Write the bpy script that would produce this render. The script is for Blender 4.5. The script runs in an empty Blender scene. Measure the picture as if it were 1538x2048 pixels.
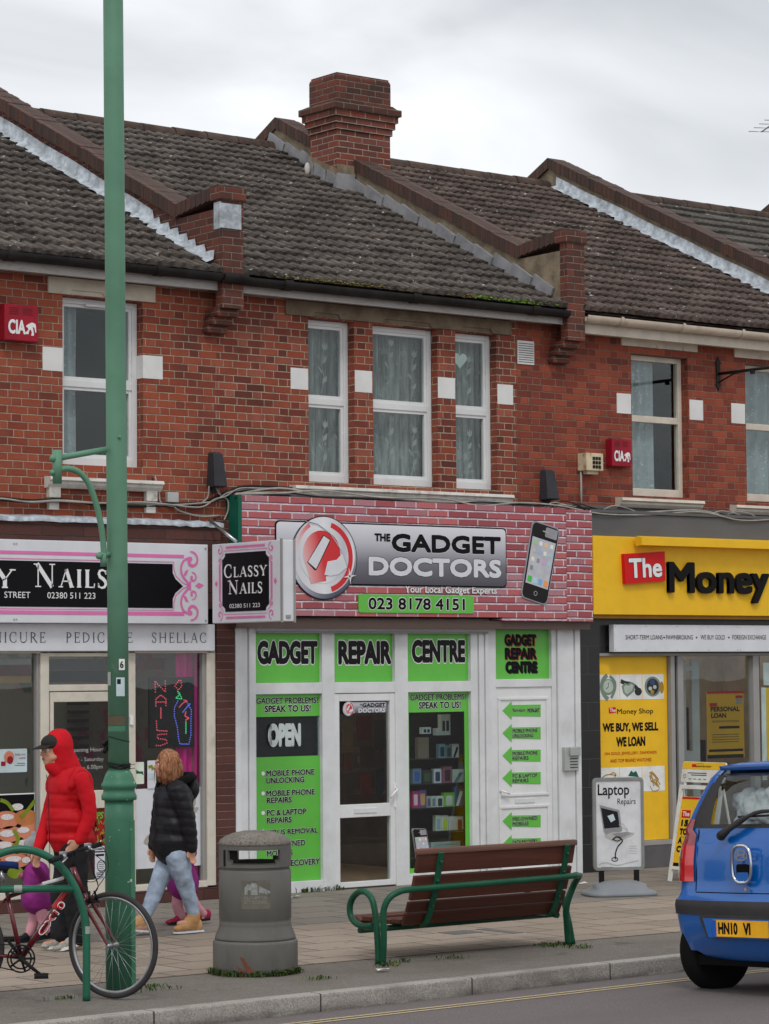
import bpy, bmesh, math, random
from mathutils import Vector, Matrix, noise as mnoise
from mathutils.geometry import tessellate_polygon
random.seed(7)
S = bpy.context.scene
COL = S.collection
PI = math.pi
R_ = math.radians
# ------------------------------------------------------------------ camera
F_PX, YAW, PITCH, ROLL, DIST, EYE = 5375.0, R_(38.2), R_(3.4), R_(.45), 27.0, 2.14
PW, PH = 1538.0, 2048.0
cF = Vector((math.sin(YAW)*math.cos(PITCH), math.cos(YAW)*math.cos(PITCH), math.sin(PITCH)))
_R = Vector((math.cos(YAW), -math.sin(YAW), 0)); _U = _R.cross(cF)
cR = _R*math.cos(ROLL) - _U*math.sin(ROLL)
cU = _R*math.sin(ROLL) + _U*math.cos(ROLL)
cC = Vector((-DIST*math.sin(YAW), -DIST*math.cos(YAW), EYE))
cam = bpy.data.cameras.new('camera'); camo = bpy.data.objects.new('camera', cam); COL.objects.link(camo)
m3 = Matrix((cR, cU, -cF)).transposed()
camo.matrix_world = Matrix.Translation(cC) @ m3.to_4x4()
cam.sensor_fit = 'HORIZONTAL'; cam.sensor_width = 36; cam.lens = 36*F_PX/PW
cam.clip_start = .5; cam.clip_end = 2000
S.camera = camo
def ray(px, py): return cF + cR*((px-PW/2)/F_PX) + cU*((PH/2-py)/F_PX)
def at(px, py, Y=0.):            # survey point on a plane parallel to the shopfronts
    d = ray(px, py); return cC + d*((Y-cC.y)/d.y)
def atx(px, py, X):              # survey point on a party wall plane
    d = ray(px, py); return cC + d*((X-cC.x)/d.x)
def gr(px, py, z=0.):            # survey point on the ground
    d = ray(px, py); return cC + d*((z-cC.z)/d.z)
# ------------------------------------------------------------------ light
SUN_EL, SUN_AZ = R_(52), R_(215)      # azimuth clockwise from +Y
W = bpy.data.worlds.new("World"); S.world = W; W.use_nodes = True
S.view_settings.view_transform = 'Standard'; S.view_settings.look = 'None'
S.view_settings.exposure = 0.14; S.view_settings.gamma = 1; S.view_settings.use_curve_mapping = False
def build_world():
    nt = W.node_tree; nt.nodes.clear(); n = nt.nodes; L = nt.links.new
    out = n.new('ShaderNodeOutputWorld'); bg = n.new('ShaderNodeBackground'); bg.inputs[1].default_value = .1
    sky = n.new('ShaderNodeTexSky'); sky.sky_type = 'NISHITA'; sky.sun_disc = False
    sky.sun_elevation = SUN_EL; sky.sun_rotation = SUN_AZ; sky.air_density = 1.0; sky.dust_density = 3.0
    tc = n.new('ShaderNodeTexCoord'); mp = n.new('ShaderNodeMapping'); mp.inputs['Scale'].default_value = (1, 1, 2.6)
    mp.inputs['Location'].default_value = (.35, .1, .22)
    L(tc.outputs['Generated'], mp.inputs[0])
    nz = n.new('ShaderNodeTexNoise'); nz.inputs['Scale'].default_value = 5.2; nz.inputs['Detail'].default_value = 5; nz.inputs['Roughness'].default_value = .45; nz.inputs['Distortion'].default_value = .5
    L(mp.outputs[0], nz.inputs['Vector'])
    cr = n.new('ShaderNodeValToRGB'); e = cr.color_ramp.elements
    e[0].position = .30; e[0].color = (5.7, 5.95, 6.25, 1); e[1].position = .64; e[1].color = (9.7, 9.9, 10.1, 1)
    q = cr.color_ramp.elements.new(.48); q.color = (7.9, 8.15, 8.45, 1)
    L(nz.outputs['Fac'], cr.inputs[0])
    mx = n.new('ShaderNodeMix'); mx.data_type = 'RGBA'; mx.inputs[0].default_value = .93
    L(sky.outputs[0], mx.inputs[6]); L(cr.outputs[0], mx.inputs[7]); L(mx.outputs[2], bg.inputs[0]); L(bg.outputs[0], out.inputs[0])
build_world()
sl = bpy.data.lights.new('sun', 'SUN'); sl.energy = .95; sl.angle = R_(14); sl.color = (1, .97, .92)
so = bpy.data.objects.new('sun', sl); COL.objects.link(so)
sd = Vector((math.sin(SUN_AZ)*math.cos(SUN_EL), math.cos(SUN_AZ)*math.cos(SUN_EL), math.sin(SUN_EL)))
so.rotation_euler = sd.to_track_quat('Z', 'Y').to_euler()

# ------------------------------------------------------------------ object helpers
def link(name, me, parent=None):
    o = bpy.data.objects.new(name, me); COL.objects.link(o)
    if parent is not None: o.parent = parent
    return o
def tag(o, label=None, cat=None, group=None, kind=None):
    if label: o['label'] = label
    if cat: o['category'] = cat
    if group: o['group'] = group
    if kind: o['kind'] = kind
    return o
def thing(name, label, cat, group=None):
    o = link(name, None); o.empty_display_size = .1
    return tag(o, label, cat, group)
def copy_tree(o, parent=None):
    c = o.copy(); COL.objects.link(c); c.parent = parent
    for ch in list(o.children): copy_tree(ch, c)
    return c
# ------------------------------------------------------------------ shader helpers
class V:                         # a socket or number with arithmetic
    nt = None
    def __init__(s, x): s.x = x
    @staticmethod
    def op(kind, *a):
        n = V.nt.nodes.new('ShaderNodeMath'); n.operation = kind
        for i, q in enumerate(a):
            q = q.x if isinstance(q, V) else q
            if isinstance(q, (int, float)): n.inputs[i].default_value = q
            else: V.nt.links.new(q, n.inputs[i])
        return V(n.outputs[0])
    def __add__(s, o): return V.op('ADD', s, o)
    __radd__ = __add__
    def __sub__(s, o): return V.op('SUBTRACT', s, o)
    def __rsub__(s, o): return V.op('SUBTRACT', o, s)
    def __mul__(s, o): return V.op('MULTIPLY', s, o)
    __rmul__ = __mul__
    def __truediv__(s, o): return V.op('DIVIDE', s, o)
    def floor(s): return V.op('FLOOR', s)
    def gt(s, o): return V.op('GREATER_THAN', s, o)
    def abs(s): return V.op('ABSOLUTE', s)
    def mn(s, o): return V.op('MINIMUM', s, o)
    def mx(s, o): return V.op('MAXIMUM', s, o)
    def step(s, a, b):
        n = V.nt.nodes.new('ShaderNodeMapRange'); n.interpolation_type = 'SMOOTHSTEP'
        V.nt.links.new(s.x, n.inputs[0]); n.inputs[1].default_value = a; n.inputs[2].default_value = b
        return V(n.outputs[0])
def newmat(name):
    m = bpy.data.materials.new(name); m.use_nodes = True; V.nt = m.node_tree
    return m, m.node_tree, m.node_tree.nodes['Principled BSDF']
def pos_node(scale=None, obj=False):
    nt = V.nt
    if obj:
        g = nt.nodes.new('ShaderNodeTexCoord'); return g.outputs['Object']
    g = nt.nodes.new('ShaderNodeNewGeometry'); return g.outputs['Position']
def nz(vec, scale, detail=3, rough=.5, sc3=None):
    nt = V.nt
    if sc3:
        mp = nt.nodes.new('ShaderNodeMapping'); mp.inputs['Scale'].default_value = sc3; nt.links.new(vec, mp.inputs[0]); vec = mp.outputs[0]
    n = nt.nodes.new('ShaderNodeTexNoise'); n.inputs['Scale'].default_value = scale; n.inputs['Detail'].default_value = detail
    n.inputs['Roughness'].default_value = rough; nt.links.new(vec, n.inputs['Vector']); return V(n.outputs['Fac'])
def xyz(vec):
    s = V.nt.nodes.new('ShaderNodeSeparateXYZ'); V.nt.links.new(vec, s.inputs[0]); return V(s.outputs[0]), V(s.outputs[1]), V(s.outputs[2])
def cmb(a, b, c):
    n = V.nt.nodes.new('ShaderNodeCombineXYZ')
    for i, q in enumerate((a, b, c)):
        q = q.x if isinstance(q, V) else q
        if isinstance(q, (int, float)): n.inputs[i].default_value = q
        else: V.nt.links.new(q, n.inputs[i])
    return n.outputs[0]
def white(vec):
    n = V.nt.nodes.new('ShaderNodeTexWhiteNoise'); V.nt.links.new(vec, n.inputs[0]); return V(n.outputs[0])
def mixc(f, a, b, blend='MIX'):
    n = V.nt.nodes.new('ShaderNodeMix'); n.data_type = 'RGBA'; n.blend_type = blend
    for i, q in ((0, f), (6, a), (7, b)):
        q = q.x if isinstance(q, V) else q
        if isinstance(q, (int, float)): n.inputs[i].default_value = q
        elif isinstance(q, tuple): n.inputs[i].default_value = (*q[:3], 1)
        else: V.nt.links.new(q, n.inputs[i])
    return n.outputs[2]
def ramp(f, stops):
    n = V.nt.nodes.new('ShaderNodeValToRGB'); e = n.color_ramp.elements
    while len(e) < len(stops): e.new(.5)
    for q, (p, c) in zip(e, stops): q.position = p; q.color = (*c, 1)
    V.nt.links.new(f.x, n.inputs[0]); return n.outputs[0]
def bump(h, bsdf, strength=.5, dist=.01):
    n = V.nt.nodes.new('ShaderNodeBump'); n.inputs['Strength'].default_value = strength; n.inputs['Distance'].default_value = dist
    V.nt.links.new(h.x, n.inputs['Height']); V.nt.links.new(n.outputs[0], bsdf.inputs['Normal'])
def sr(r, g, b):                 # sRGB 0-255 to linear
    return tuple(((c/255)/12.92 if c/255 <= .04045 else ((c/255+.055)/1.055)**2.4) for c in (r, g, b))
def mat(name, col, rough=.5, metal=0, var=.12, scale=5, bmp=0., bscale=60, dirt=0., dcol=(.09, .075, .06), dscale=3, coat=0, stretch=None, spots=0, scol=(.6, .6, .58), sthr=.68, sscale=35, obj=False):
    m, nt, b = newmat(name); p = pos_node(obj=obj)
    f = nz(p, scale, 4, .6, stretch)
    c = mixc(f.step(.3, .7), tuple(x*(1-var) for x in col), tuple(min(1, x*(1+var)) for x in col))
    if dirt:
        d = nz(p, dscale, 6, .65, stretch); c = mixc(d.step(.5, .75)*dirt, c, dcol)
    if spots:
        d = nz(p, sscale, 3, .6); c = mixc(d.step(sthr, sthr+.04)*spots, c, scol)
    nt.links.new(c, b.inputs['Base Color'])
    b.inputs['Roughness'].default_value = rough; b.inputs['Metallic'].default_value = metal
    if not coat and not metal and rough > .3: b.inputs['Specular IOR Level'].default_value = .22
    if coat: b.inputs['Coat Weight'].default_value = coat; b.inputs['Coat Roughness'].default_value = .05
    if bmp: bump(nz(p, bscale, 4, .6), b, bmp, .01)
    return m
def brick_mat(name, cols, mcol, Lb=.215, Lh=.1075, H=.0716, mw=.011, bmp=.7, wob=.006, blotch=.35, shadow=None, gran=.42, clean=0, bcol=(.05, .03, .025), clump=.0, xoff=0., rough=.85):
    m, nt, b = newmat(name); p = pos_node()
    g = nt.nodes.new('ShaderNodeNewGeometry'); nx, ny, nzz = xyz(g.outputs['True Normal'])
    x, y, z = xyz(p)
    side = nx.abs().gt(.6)
    u = x + side*(y-x) + xoff
    w1 = nz(p, 2.2, 2); w2 = nz(p, 26, 2)
    v = z + (w1-.5)*wob*2 + (w2-.5)*wob
    u = u + (nz(p, 31, 2)-.5)*wob
    H_ = H; crs = (v/H_).floor(); fv = v - crs*H_
    P = Lb + Lh; odd = crs - (crs*.5).floor()*2
    uu = u + odd*(P/2) + (white(cmb(crs, 3., 1.))-.5)*.03 + 50*P
    k = (uu/P).floor(); t = uu - k*P
    if Lh > 0:
        ish = t.gt(Lb); tl = t - ish*Lb; ln = ish*(Lh-Lb) + Lb
    else:
        ish = t.gt(9.); tl = t; ln = V(Lb)
    e = tl.mn(ln - tl).mn(fv).mn(H_ - fv) if Lh > 0 else tl.mn(Lb - tl).mn(fv).mn(H_ - fv)
    msk = e.step(mw/2-.0025, mw/2+.0025)
    idv = cmb(k*2+ish, crs, side*7)
    w = white(idv)
    if clump: w = (w*(1-clump) + nz(p, 1.1, 3, .6).step(.25, .75)*clump)
    c = ramp(w, [(i/(len(cols)-1), q) for i, q in enumerate(cols)])
    fn = nz(p, 45, 4, .7)
    c = mixc(fn.step(.25, .75)*gran, c, tuple(q*.45 for q in cols[len(cols)//2]))
    if blotch:
        bl = nz(p, 1.6, 5, .6); c = mixc(bl.step(.5, .8)*blotch, c, bcol)
    run = nz(p, 2.4, 5, .65, (1, 1, .22)); c = mixc(run.step(.54, .72)*blotch*.8, c, bcol)
    mc = mixc(nz(p, 9, 4, .7).step(.3, .7), mcol, tuple(q*.55 for q in mcol))
    col = mixc(msk, mc, c)
    if shadow:
        sh = V.op('MULTIPLY', (fv.step(mw*.4, mw*.7)), 1.) ; s2 = fv.step(mw*1.1, mw*1.4)
        col = mixc((sh-s2).mx(0.), col, shadow)
    if clean:
        ef = nz(p, 3.1, 5, .75).step(.66, .72); col = mixc(ef*clean, col, (.5, .42, .36))
    nt.links.new(col, b.inputs['Base Color']); b.inputs['Roughness'].default_value = rough
    if bmp: bump(msk + fn*.35 + white(idv)*.25, b, bmp, .012)
    return m
def glass_mat(name, tint=(.9, .95, .95), refl=1.0, rough=.0):
    m, nt, b = newmat(name); nt.nodes.remove(b)
    out = nt.nodes['Material Output']; tr = nt.nodes.new('ShaderNodeBsdfTransparent'); tr.inputs[0].default_value = (*tint, 1)
    gl = nt.nodes.new('ShaderNodeBsdfGlossy'); gl.inputs['Roughness'].default_value = rough
    fr = nt.nodes.new('ShaderNodeFresnel'); gg = nt.nodes.new('ShaderNodeNewGeometry')
    nt.links.new((V(gg.outputs['Backfacing'])*(1/1.5-1.5)+1.5).x, fr.inputs[0])      # same reflectance on both faces of the pane
    f = V(fr.outputs[0])*(1.05*refl); mx = nt.nodes.new('ShaderNodeMixShader')
    p = pos_node(); bn = nt.nodes.new('ShaderNodeBump'); bn.inputs['Strength'].default_value = .05; bn.inputs['Distance'].default_value = .01
    nt.links.new(nz(p, 2.5, 1).x, bn.inputs['Height']); nt.links.new(bn.outputs[0], gl.inputs['Normal'])
    nt.links.new(f.mn(1.).x, mx.inputs[0]); nt.links.new(tr.outputs[0], mx.inputs[1]); nt.links.new(gl.outputs[0], mx.inputs[2]); nt.links.new(mx.outputs[0], out.inputs[0])
    return m
def emit_mat(name, col, s=1.):
    m, nt, b = newmat(name); b.inputs['Base Color'].default_value = (*col, 1); b.inputs['Emission Color'].default_value = (*col, 1); b.inputs['Emission Strength'].default_value = s
    return m

def dull(name, spec=.15):
    M[name].node_tree.nodes['Principled BSDF'].inputs['Specular IOR Level'].default_value = spec
M = {}
def C(name, r, g, bb, rough=.45, **k):       # a paint or print colour given as seen in sRGB
    if name not in M: M[name] = mat(name, sr(r, g, bb), rough, **k)
    return name
# ------------------------------------------------------------------ mesh builder
FACE = Matrix(((1, 0, 0, 0), (0, 0, -1, 0), (0, 1, 0, 0), (0, 0, 0, 1)))     # (u,v,w) -> (x, -w, z)
def frame(o, u, v):
    u = Vector(u).normalized(); v = Vector(v); v = (v - u*v.dot(u)).normalized(); n = u.cross(v)
    m = Matrix((u, v, n)).transposed().to_4x4(); m.translation = Vector(o); return m
_txt = {}
def text_data(s, off=0., shear=0., res=3, sp=1.):
    key = (s, round(off, 4), shear, res, sp)
    if key in _txt: return _txt[key]
    c = bpy.data.curves.new('t', 'FONT'); c.body = s; c.size = 1; c.offset = off; c.shear = shear; c.resolution_u = res; c.space_character = sp; c.fill_mode = 'NONE' if False else 'FRONT'
    o = bpy.data.objects.new('t', c); COL.objects.link(o)
    dg = bpy.context.evaluated_depsgraph_get(); dg.update()
    me = bpy.data.meshes.new_from_object(o.evaluated_get(dg))
    vs = [tuple(v.co[:2]) for v in me.vertices]; fs = [tuple(p.vertices) for p in me.polygons]
    bpy.data.objects.remove(o); bpy.data.curves.remove(c); bpy.data.meshes.remove(me)
    _txt[key] = (vs, fs); return _txt[key]
class MB:
    def __init__(s, m='white_upvc', fr=None):
        s.bm = bmesh.new(); s.mats = []; s.m = m; s.fr = fr; s.smooth = False
    def mi(s):
        if s.m not in s.mats: s.mats.append(s.m)
        return s.mats.index(s.m)
    def vert(s, p):
        p = Vector(p)
        return s.bm.verts.new(s.fr @ p if s.fr else p)
    def face(s, vs, smooth=None):
        try: f = s.bm.faces.new(vs)
        except ValueError: return None
        f.material_index = s.mi(); f.smooth = s.smooth if smooth is None else smooth
        return f
    def quad(s, *pts): return s.face([s.vert(p) for p in pts])
    def box(s, x0, x1, y0, y1, z0, z1, bev=0.):
        v = [s.vert((x, y, z)) for x in (x0, x1) for y in (y0, y1) for z in (z0, z1)]
        fs = [s.face([v[i] for i in q], False) for q in ((0, 1, 3, 2), (4, 6, 7, 5), (0, 4, 5, 1), (2, 3, 7, 6), (0, 2, 6, 4), (1, 5, 7, 3))]
        if bev:
            es = list({e for f in fs if f for e in f.edges})
            r = bmesh.ops.bevel(s.bm, geom=es, offset=bev, segments=2, affect='EDGES', profile=.6, clamp_overlap=True, material=-1)
        return v
    def obox(s, c, u, v, w, du, dv, dw, bev=0.):           # oriented box: centre, axes, full sizes
        old = s.fr; f = frame(c, u, v); s.fr = (old @ f) if old else f
        s.box(-du/2, du/2, -dv/2, dv/2, -dw/2, dw/2, bev); s.fr = old
    def prism(s, pts, a, b, axis='w', smooth=False):      # polygon in 2D extruded from a to b
        def P(p, t): return (p[0], p[1], t) if axis == 'w' else ((t, p[0], p[1]) if axis == 'x' else (p[0], t, p[1]))
        n = len(pts); A = [s.vert(P(p, a)) for p in pts]; B = [s.vert(P(p, b)) for p in pts]
        for q in tessellate_polygon([[Vector((p[0], p[1], 0)) for p in pts]]):
            s.face([A[i] for i in q], False); s.face([B[i] for i in q], False)
        for i in range(n): s.face([A[i], A[(i+1) % n], B[(i+1) % n], B[i]], smooth)
    def poly(s, pts, w=0., th=.002): s.prism(pts, w-th, w)
    def rect(s, x0, y0, x1, y1, w=0., th=.002, r=0., seg=5):
        if x0 > x1: x0, x1 = x1, x0
        if y0 > y1: y0, y1 = y1, y0
        if r: pts = rr(x0, y0, x1, y1, r, seg)
        else: pts = [(x0, y0), (x1, y0), (x1, y1), (x0, y1)]
        s.prism(pts, w-th, w)
    def disc(s, cx, cy, r, w=0., th=.002, n=28, ry=None):
        ry = ry or r; s.prism([(cx+r*math.cos(2*PI*i/n), cy+ry*math.sin(2*PI*i/n)) for i in range(n)], w-th, w)
    def stroke(s, pts, wd, w=0., th=.0015, closed=False):   # a flat line of given width
        n = len(pts); L = []; Rr = []
        for i in range(n):
            a = Vector(pts[(i-1) % n] if (closed or i) else pts[i]); b = Vector(pts[(i+1) % n] if (closed or i < n-1) else pts[i])
            d = (b-a); d = d.normalized() if d.length > 1e-9 else Vector((1, 0)); q = Vector((-d.y, d.x))
            h = (wd[i] if isinstance(wd, (list, tuple)) else wd)/2; p = Vector(pts[i]); L.append(p+q*h); Rr.append(p-q*h)
        A = [s.vert((p.x, p.y, w)) for p in L]; B = [s.vert((p.x, p.y, w)) for p in Rr]
        for i in range(n if closed else n-1):
            j = (i+1) % n; s.face([A[i], B[i], B[j], A[j]], False)
    def ring(s, cx, cy, r, wd, w=0., a0=0., a1=360., n=32, ry=None, rot=0.):
        ry = ry or r; cl = abs(a1-a0) >= 359.9
        pts = []
        for i in range(n + (0 if cl else 1)):
            a = R_(a0+(a1-a0)*i/n); x, y = r*math.cos(a), ry*math.sin(a); pts.append((cx+x*math.cos(rot)-y*math.sin(rot), cy+x*math.sin(rot)+y*math.cos(rot)))
        s.stroke(pts, wd, w, closed=cl)
    def text(s, st, x0, y0, x1, y1, w=0., off=0., shear=0., ext=0., rot=0., sp=1., res=3, ref=None):
        vs, fs = text_data(st, 0., shear, res, sp)
        X0 = min(v[0] for v in vs); X1 = max(v[0] for v in vs); Y0 = min(v[1] for v in vs); Y1 = max(v[1] for v in vs)
        cx, cy = (x0+x1)/2, (y0+y1)/2; ca, sa = math.cos(rot), math.sin(rot)
        kx, ky_ = (x1-x0)/(X1-X0), (y1-y0)/(Y1-Y0); o2 = off*ky_            # weight in units of the letter height
        if ref is None and off: e = o2; kx, ky_ = (x1-x0-2*e)/(X1-X0), (y1-y0-2*e)/(Y1-Y0)
        elif ref is not None and ref: e = ref*ky_; kx, ky_ = (x1-x0-2*e)/(X1-X0), (y1-y0-2*e)/(Y1-Y0); 
        else: e = 0
        def T(v, dx, dy):
            x = x0+e+(v[0]-X0)*kx+dx; y = y0+e+(v[1]-Y0)*ky_+dy
            if rot: x, y = cx+(x-cx)*ca-(y-cy)*sa, cy+(x-cx)*sa+(y-cy)*ca
            return x, y
        cnt = {}
        if ext:
            for f in fs:
                for i in range(len(f)):
                    q = (f[i], f[(i+1) % len(f)]); cnt[tuple(sorted(q))] = cnt.get(tuple(sorted(q)), []) + [q]
        N = 0 if off <= 0.002 else 8
        for j in range(N+1 if N == 0 else N):
            dx = dy = 0.
            if N: a = PI/8+2*PI*j/N; dx, dy = off*min(kx*1.25, ky_)*math.cos(a), o2*math.sin(a)
            pv = [T(v, dx, dy) for v in vs]; wj = w-j*.00012
            A = [s.vert((x, y, wj)) for x, y in pv]
            for f in fs: s.face([A[i] for i in f], False)
            if ext:
                B = [s.vert((x, y, w-ext)) for x, y in pv]
                for l in cnt.values():
                    if len(l) == 1: a, b = l[0]; s.face([A[a], A[b], B[b], B[a]], False)
    def text2(s, st, x0, y0, x1, y1, w, fill, line, off=.0, lo=.03, **k):   # outlined lettering
        off = max(off, .02)
        s.m = line; s.text(st, x0, y0, x1, y1, w, off=off+lo, ref=off, **k)
        s.m = fill; s.text(st, x0, y0, x1, y1, w+.0018, off=off, ref=off, **k)
    def tube(s, pts, r, n=8, cap=True, closed=False, sub=0):
        pts = [Vector(p) for p in pts]
        if sub: pts = crv(pts, sub, closed)
        N = len(pts); rr_ = [r]*N if not isinstance(r, (list, tuple)) else ([r[min(len(r)-1, int(round(i*(len(r)-1)/(N-1))))] for i in range(N)] if len(r) != N else r)
        rings = []; up = None
        for i in range(N):
            a = pts[i-1] if (i or closed) else pts[i]; b = pts[(i+1) % N] if (closed or i < N-1) else pts[i]
            d = (b-a).normalized()
            if up is None: up = d.orthogonal().normalized()
            up = (up - d*up.dot(d)).normalized(); q = d.cross(up)
            rings.append([s.vert(pts[i]+(up*math.cos(2*PI*k/n)+q*math.sin(2*PI*k/n))*rr_[i]) for k in range(n)])
        for i in range(N if closed else N-1):
            A, B = rings[i], rings[(i+1) % N]
            for k in range(n): s.face([A[k], A[(k+1) % n], B[(k+1) % n], B[k]], True)
        if cap and not closed: s.face(rings[0], False); s.face(rings[-1], False)
    def lathe(s, prof, c=(0, 0, 0), n=32, smooth=True, ax=None, cap=True):    # profile of (radius, height)
        old = s.fr
        if ax is not None:
            f = frame(c, Vector(ax).orthogonal(), Vector(ax).cross(Vector(ax).orthogonal())); s.fr = (old @ f) if old else f; c = (0, 0, 0)
        rs = [[s.vert((c[0]+r*math.cos(2*PI*k/n), c[1]+r*math.sin(2*PI*k/n), c[2]+h)) for k in range(n)] for r, h in prof]
        for A, B in zip(rs, rs[1:]):
            for k in range(n): s.face([A[k], A[(k+1) % n], B[(k+1) % n], B[k]], smooth)
        if cap: s.face(rs[0], False); s.face(rs[-1], False)
        s.fr = old
    def sphere(s, c, r, n=12, sq=(1, 1, 1)):
        prof = [(math.sin(PI*i/n), -math.cos(PI*i/n)) for i in range(n+1)]
        rs = [[s.vert((c[0]+p*r*sq[0]*math.cos(2*PI*k/n/1), c[1]+p*r*sq[1]*math.sin(2*PI*k/n), c[2]+h*r*sq[2])) for k in range(n)] for p, h in prof]
        for A, B in zip(rs, rs[1:]):
            for k in range(n): s.face([A[k], A[(k+1) % n], B[(k+1) % n], B[k]], True)
    def loft(s, rings, close=True, cap=True, smooth=True):  # lists of points
        vs = [[s.vert(p) for p in r] for r in rings]
        for A, B in zip(vs, vs[1:]):
            n = len(A)
            for k in range(n if close else n-1): s.face([A[k], A[(k+1) % n], B[(k+1) % n], B[k]], smooth)
        if cap and close: s.face(vs[0], False); s.face(vs[-1], False)
    def build(s, name, parent=None, label=None, cat=None, group=None, kind=None, normals=True, merge=0):
        if merge: bmesh.ops.remove_doubles(s.bm, verts=s.bm.verts, dist=merge)
        if normals: bmesh.ops.recalc_face_normals(s.bm, faces=s.bm.faces)
        me = bpy.data.meshes.new(name); s.bm.to_mesh(me); s.bm.free()
        for q in s.mats: me.materials.append(M[q])
        o = link(name, me, parent); return tag(o, label, cat, group, kind)
def crv(pts, sub, closed=False):
    out = []; n = len(pts)
    for i in range(n if closed else n-1):
        p0 = pts[i-1] if (i or closed) else pts[0]; p1 = pts[i]; p2 = pts[(i+1) % n]; p3 = pts[(i+2) % n] if (closed or i+2 < n) else pts[-1]
        for k in range(sub):
            t = k/sub; out.append(.5*((2*p1)+(p2-p0)*t+(2*p0-5*p1+4*p2-p3)*t*t+(3*p1-p0-3*p2+p3)*t**3))
    if not closed: out.append(pts[-1])
    return out
def rr(x0, y0, x1, y1, r, seg=5):
    pts = []
    for cx, cy, a in ((x1-r, y1-r, 0), (x0+r, y1-r, 90), (x0+r, y0+r, 180), (x1-r, y0+r, 270)):
        for i in range(seg+1): q = R_(a+90*i/seg); pts.append((cx+r*math.cos(q), cy+r*math.sin(q)))
    return pts
def wall(mb, x0, x1, z0, z1, holes, y=0., depth=.12, back=None):
    """front sheet at y with rectangular openings and their reveals; openings (xa, xb, za, zb)"""
    xs = sorted({x0, x1, *[h[0] for h in holes], *[h[1] for h in holes]}); zs = sorted({z0, z1, *[h[2] for h in holes], *[h[3] for h in holes]})
    xs = [x for x in xs if x0 <= x <= x1]; zs = [z for z in zs if z0 <= z <= z1]
    for i in range(len(xs)-1):
        for j in range(len(zs)-1):
            cx, cz = (xs[i]+xs[i+1])/2, (zs[j]+zs[j+1])/2
            if any(h[0] < cx < h[1] and h[2] < cz < h[3] for h in holes): continue
            mb.quad((xs[i], y, zs[j]), (xs[i+1], y, zs[j]), (xs[i+1], y, zs[j+1]), (xs[i], y, zs[j+1]))
    for a, b, c, d in holes:
        D = y+depth
        mb.quad((a, y, c), (a, y, d), (a, D, d), (a, D, c)); mb.quad((b, y, d), (b, y, c), (b, D, c), (b, D, d))
        mb.quad((a, y, d), (b, y, d), (b, D, d), (a, D, d)); mb.quad((b, y, c), (a, y, c), (a, D, c), (b, D, c))
# ------------------------------------------------------------------ materials of the street
M['brick_left'] = brick_mat('brick_left', [(.10,.022,.014),(.16,.032,.017),(.24,.044,.021),(.30,.058,.025),(.35,.075,.031),(.36,.085,.042),(.20,.036,.020),(.28,.052,.024)], (.46,.37,.28), blotch=.45, mw=.0085, clump=.28)
M['brick_mid'] = brick_mat('brick_mid', [(.06,.016,.012),(.12,.025,.015),(.21,.038,.021),(.28,.055,.026),(.33,.070,.033),(.35,.10,.06),(.17,.033,.020),(.25,.046,.024)], (.50,.41,.30), blotch=.5, clean=.4, mw=.009, clump=.2, xoff=.07)
M['brick_right'] = brick_mat('brick_right', [(.11,.022,.014),(.17,.030,.017),(.24,.042,.021),(.31,.058,.026),(.37,.076,.033),(.21,.036,.020),(.28,.050,.024)], (.27,.18,.13), blotch=.5, mw=.0085, clump=.25, wob=.008, xoff=.15)
M['brick_dark'] = brick_mat('brick_dark', [(.06,.022,.018),(.085,.03,.022),(.10,.036,.028),(.07,.026,.02)], (.05,.035,.032), Lh=0, blotch=.3, mw=.009)
M['brick_stall'] = brick_mat('brick_stall', [(.065,.022,.016),(.09,.03,.022),(.11,.036,.028)], (.05,.04,.036), Lb=.45, Lh=0, H=.1, blotch=.3, mw=.008)
M['brick_pillar'] = brick_mat('brick_pillar', [(.075,.024,.018),(.10,.032,.024),(.125,.04,.03)], (.20,.16,.14), Lb=.6, Lh=0, H=.075, blotch=.2, mw=.008, xoff=.3)
M['brick_chimney'] = brick_mat('brick_chimney', [(.09,.025,.018),(.17,.036,.022),(.26,.055,.03),(.22,.07,.055),(.12,.03,.02)], (.40,.33,.25), Lh=0, blotch=.55, bcol=(.03,.022,.018))
M['brick_soot'] = brick_mat('brick_soot', [(.06,.024,.018),(.12,.034,.022),(.19,.046,.026),(.10,.03,.02)], (.22,.17,.13), Lh=0, blotch=.6, bcol=(.025,.02,.018))
M['brick_edge'] = brick_mat('brick_edge', [(.055,.036,.028),(.085,.045,.033),(.12,.050,.034),(.075,.045,.035)], (.05,.035,.03), Lb=.08, Lh=0, H=40, mw=.008, blotch=.5, bcol=(.035,.03,.024))
M['render_tan'] = mat('render_tan', (.24,.19,.13), .95, var=.3, scale=6, bmp=.6, dirt=.7, dscale=5)
M['stone_beige'] = mat('stone_beige', (.52,.47,.38), .85, var=.1, bmp=.15, dirt=.25, dscale=4)
M['stone_stained'] = mat('stone_stained', (.17,.13,.09), .9, var=.3, scale=4, bmp=.2, dirt=.5, dscale=6)
M['paint_white'] = mat('paint_white', (.72,.72,.71), .6, var=.05, bmp=.1)
M['paint_flaked'] = mat('paint_flaked', (.62,.60,.55), .75, var=.12, bmp=.5, dirt=.55, dscale=9, bscale=25)
M['paint_cream'] = mat('paint_cream', (.64,.58,.49), .55, var=.08, bmp=.1, dirt=.2, dscale=6)
M['fascia_white'] = mat('fascia_white', (.46,.44,.42), .5, var=.15, dirt=.6, dscale=5, dcol=(.12,.10,.08), stretch=(1, 1, 4))
M['white_upvc'] = mat('white_upvc', (.72,.73,.73), .35, var=.05, scale=2, dirt=.15, dscale=5, dcol=(.3,.29,.27))
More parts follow.
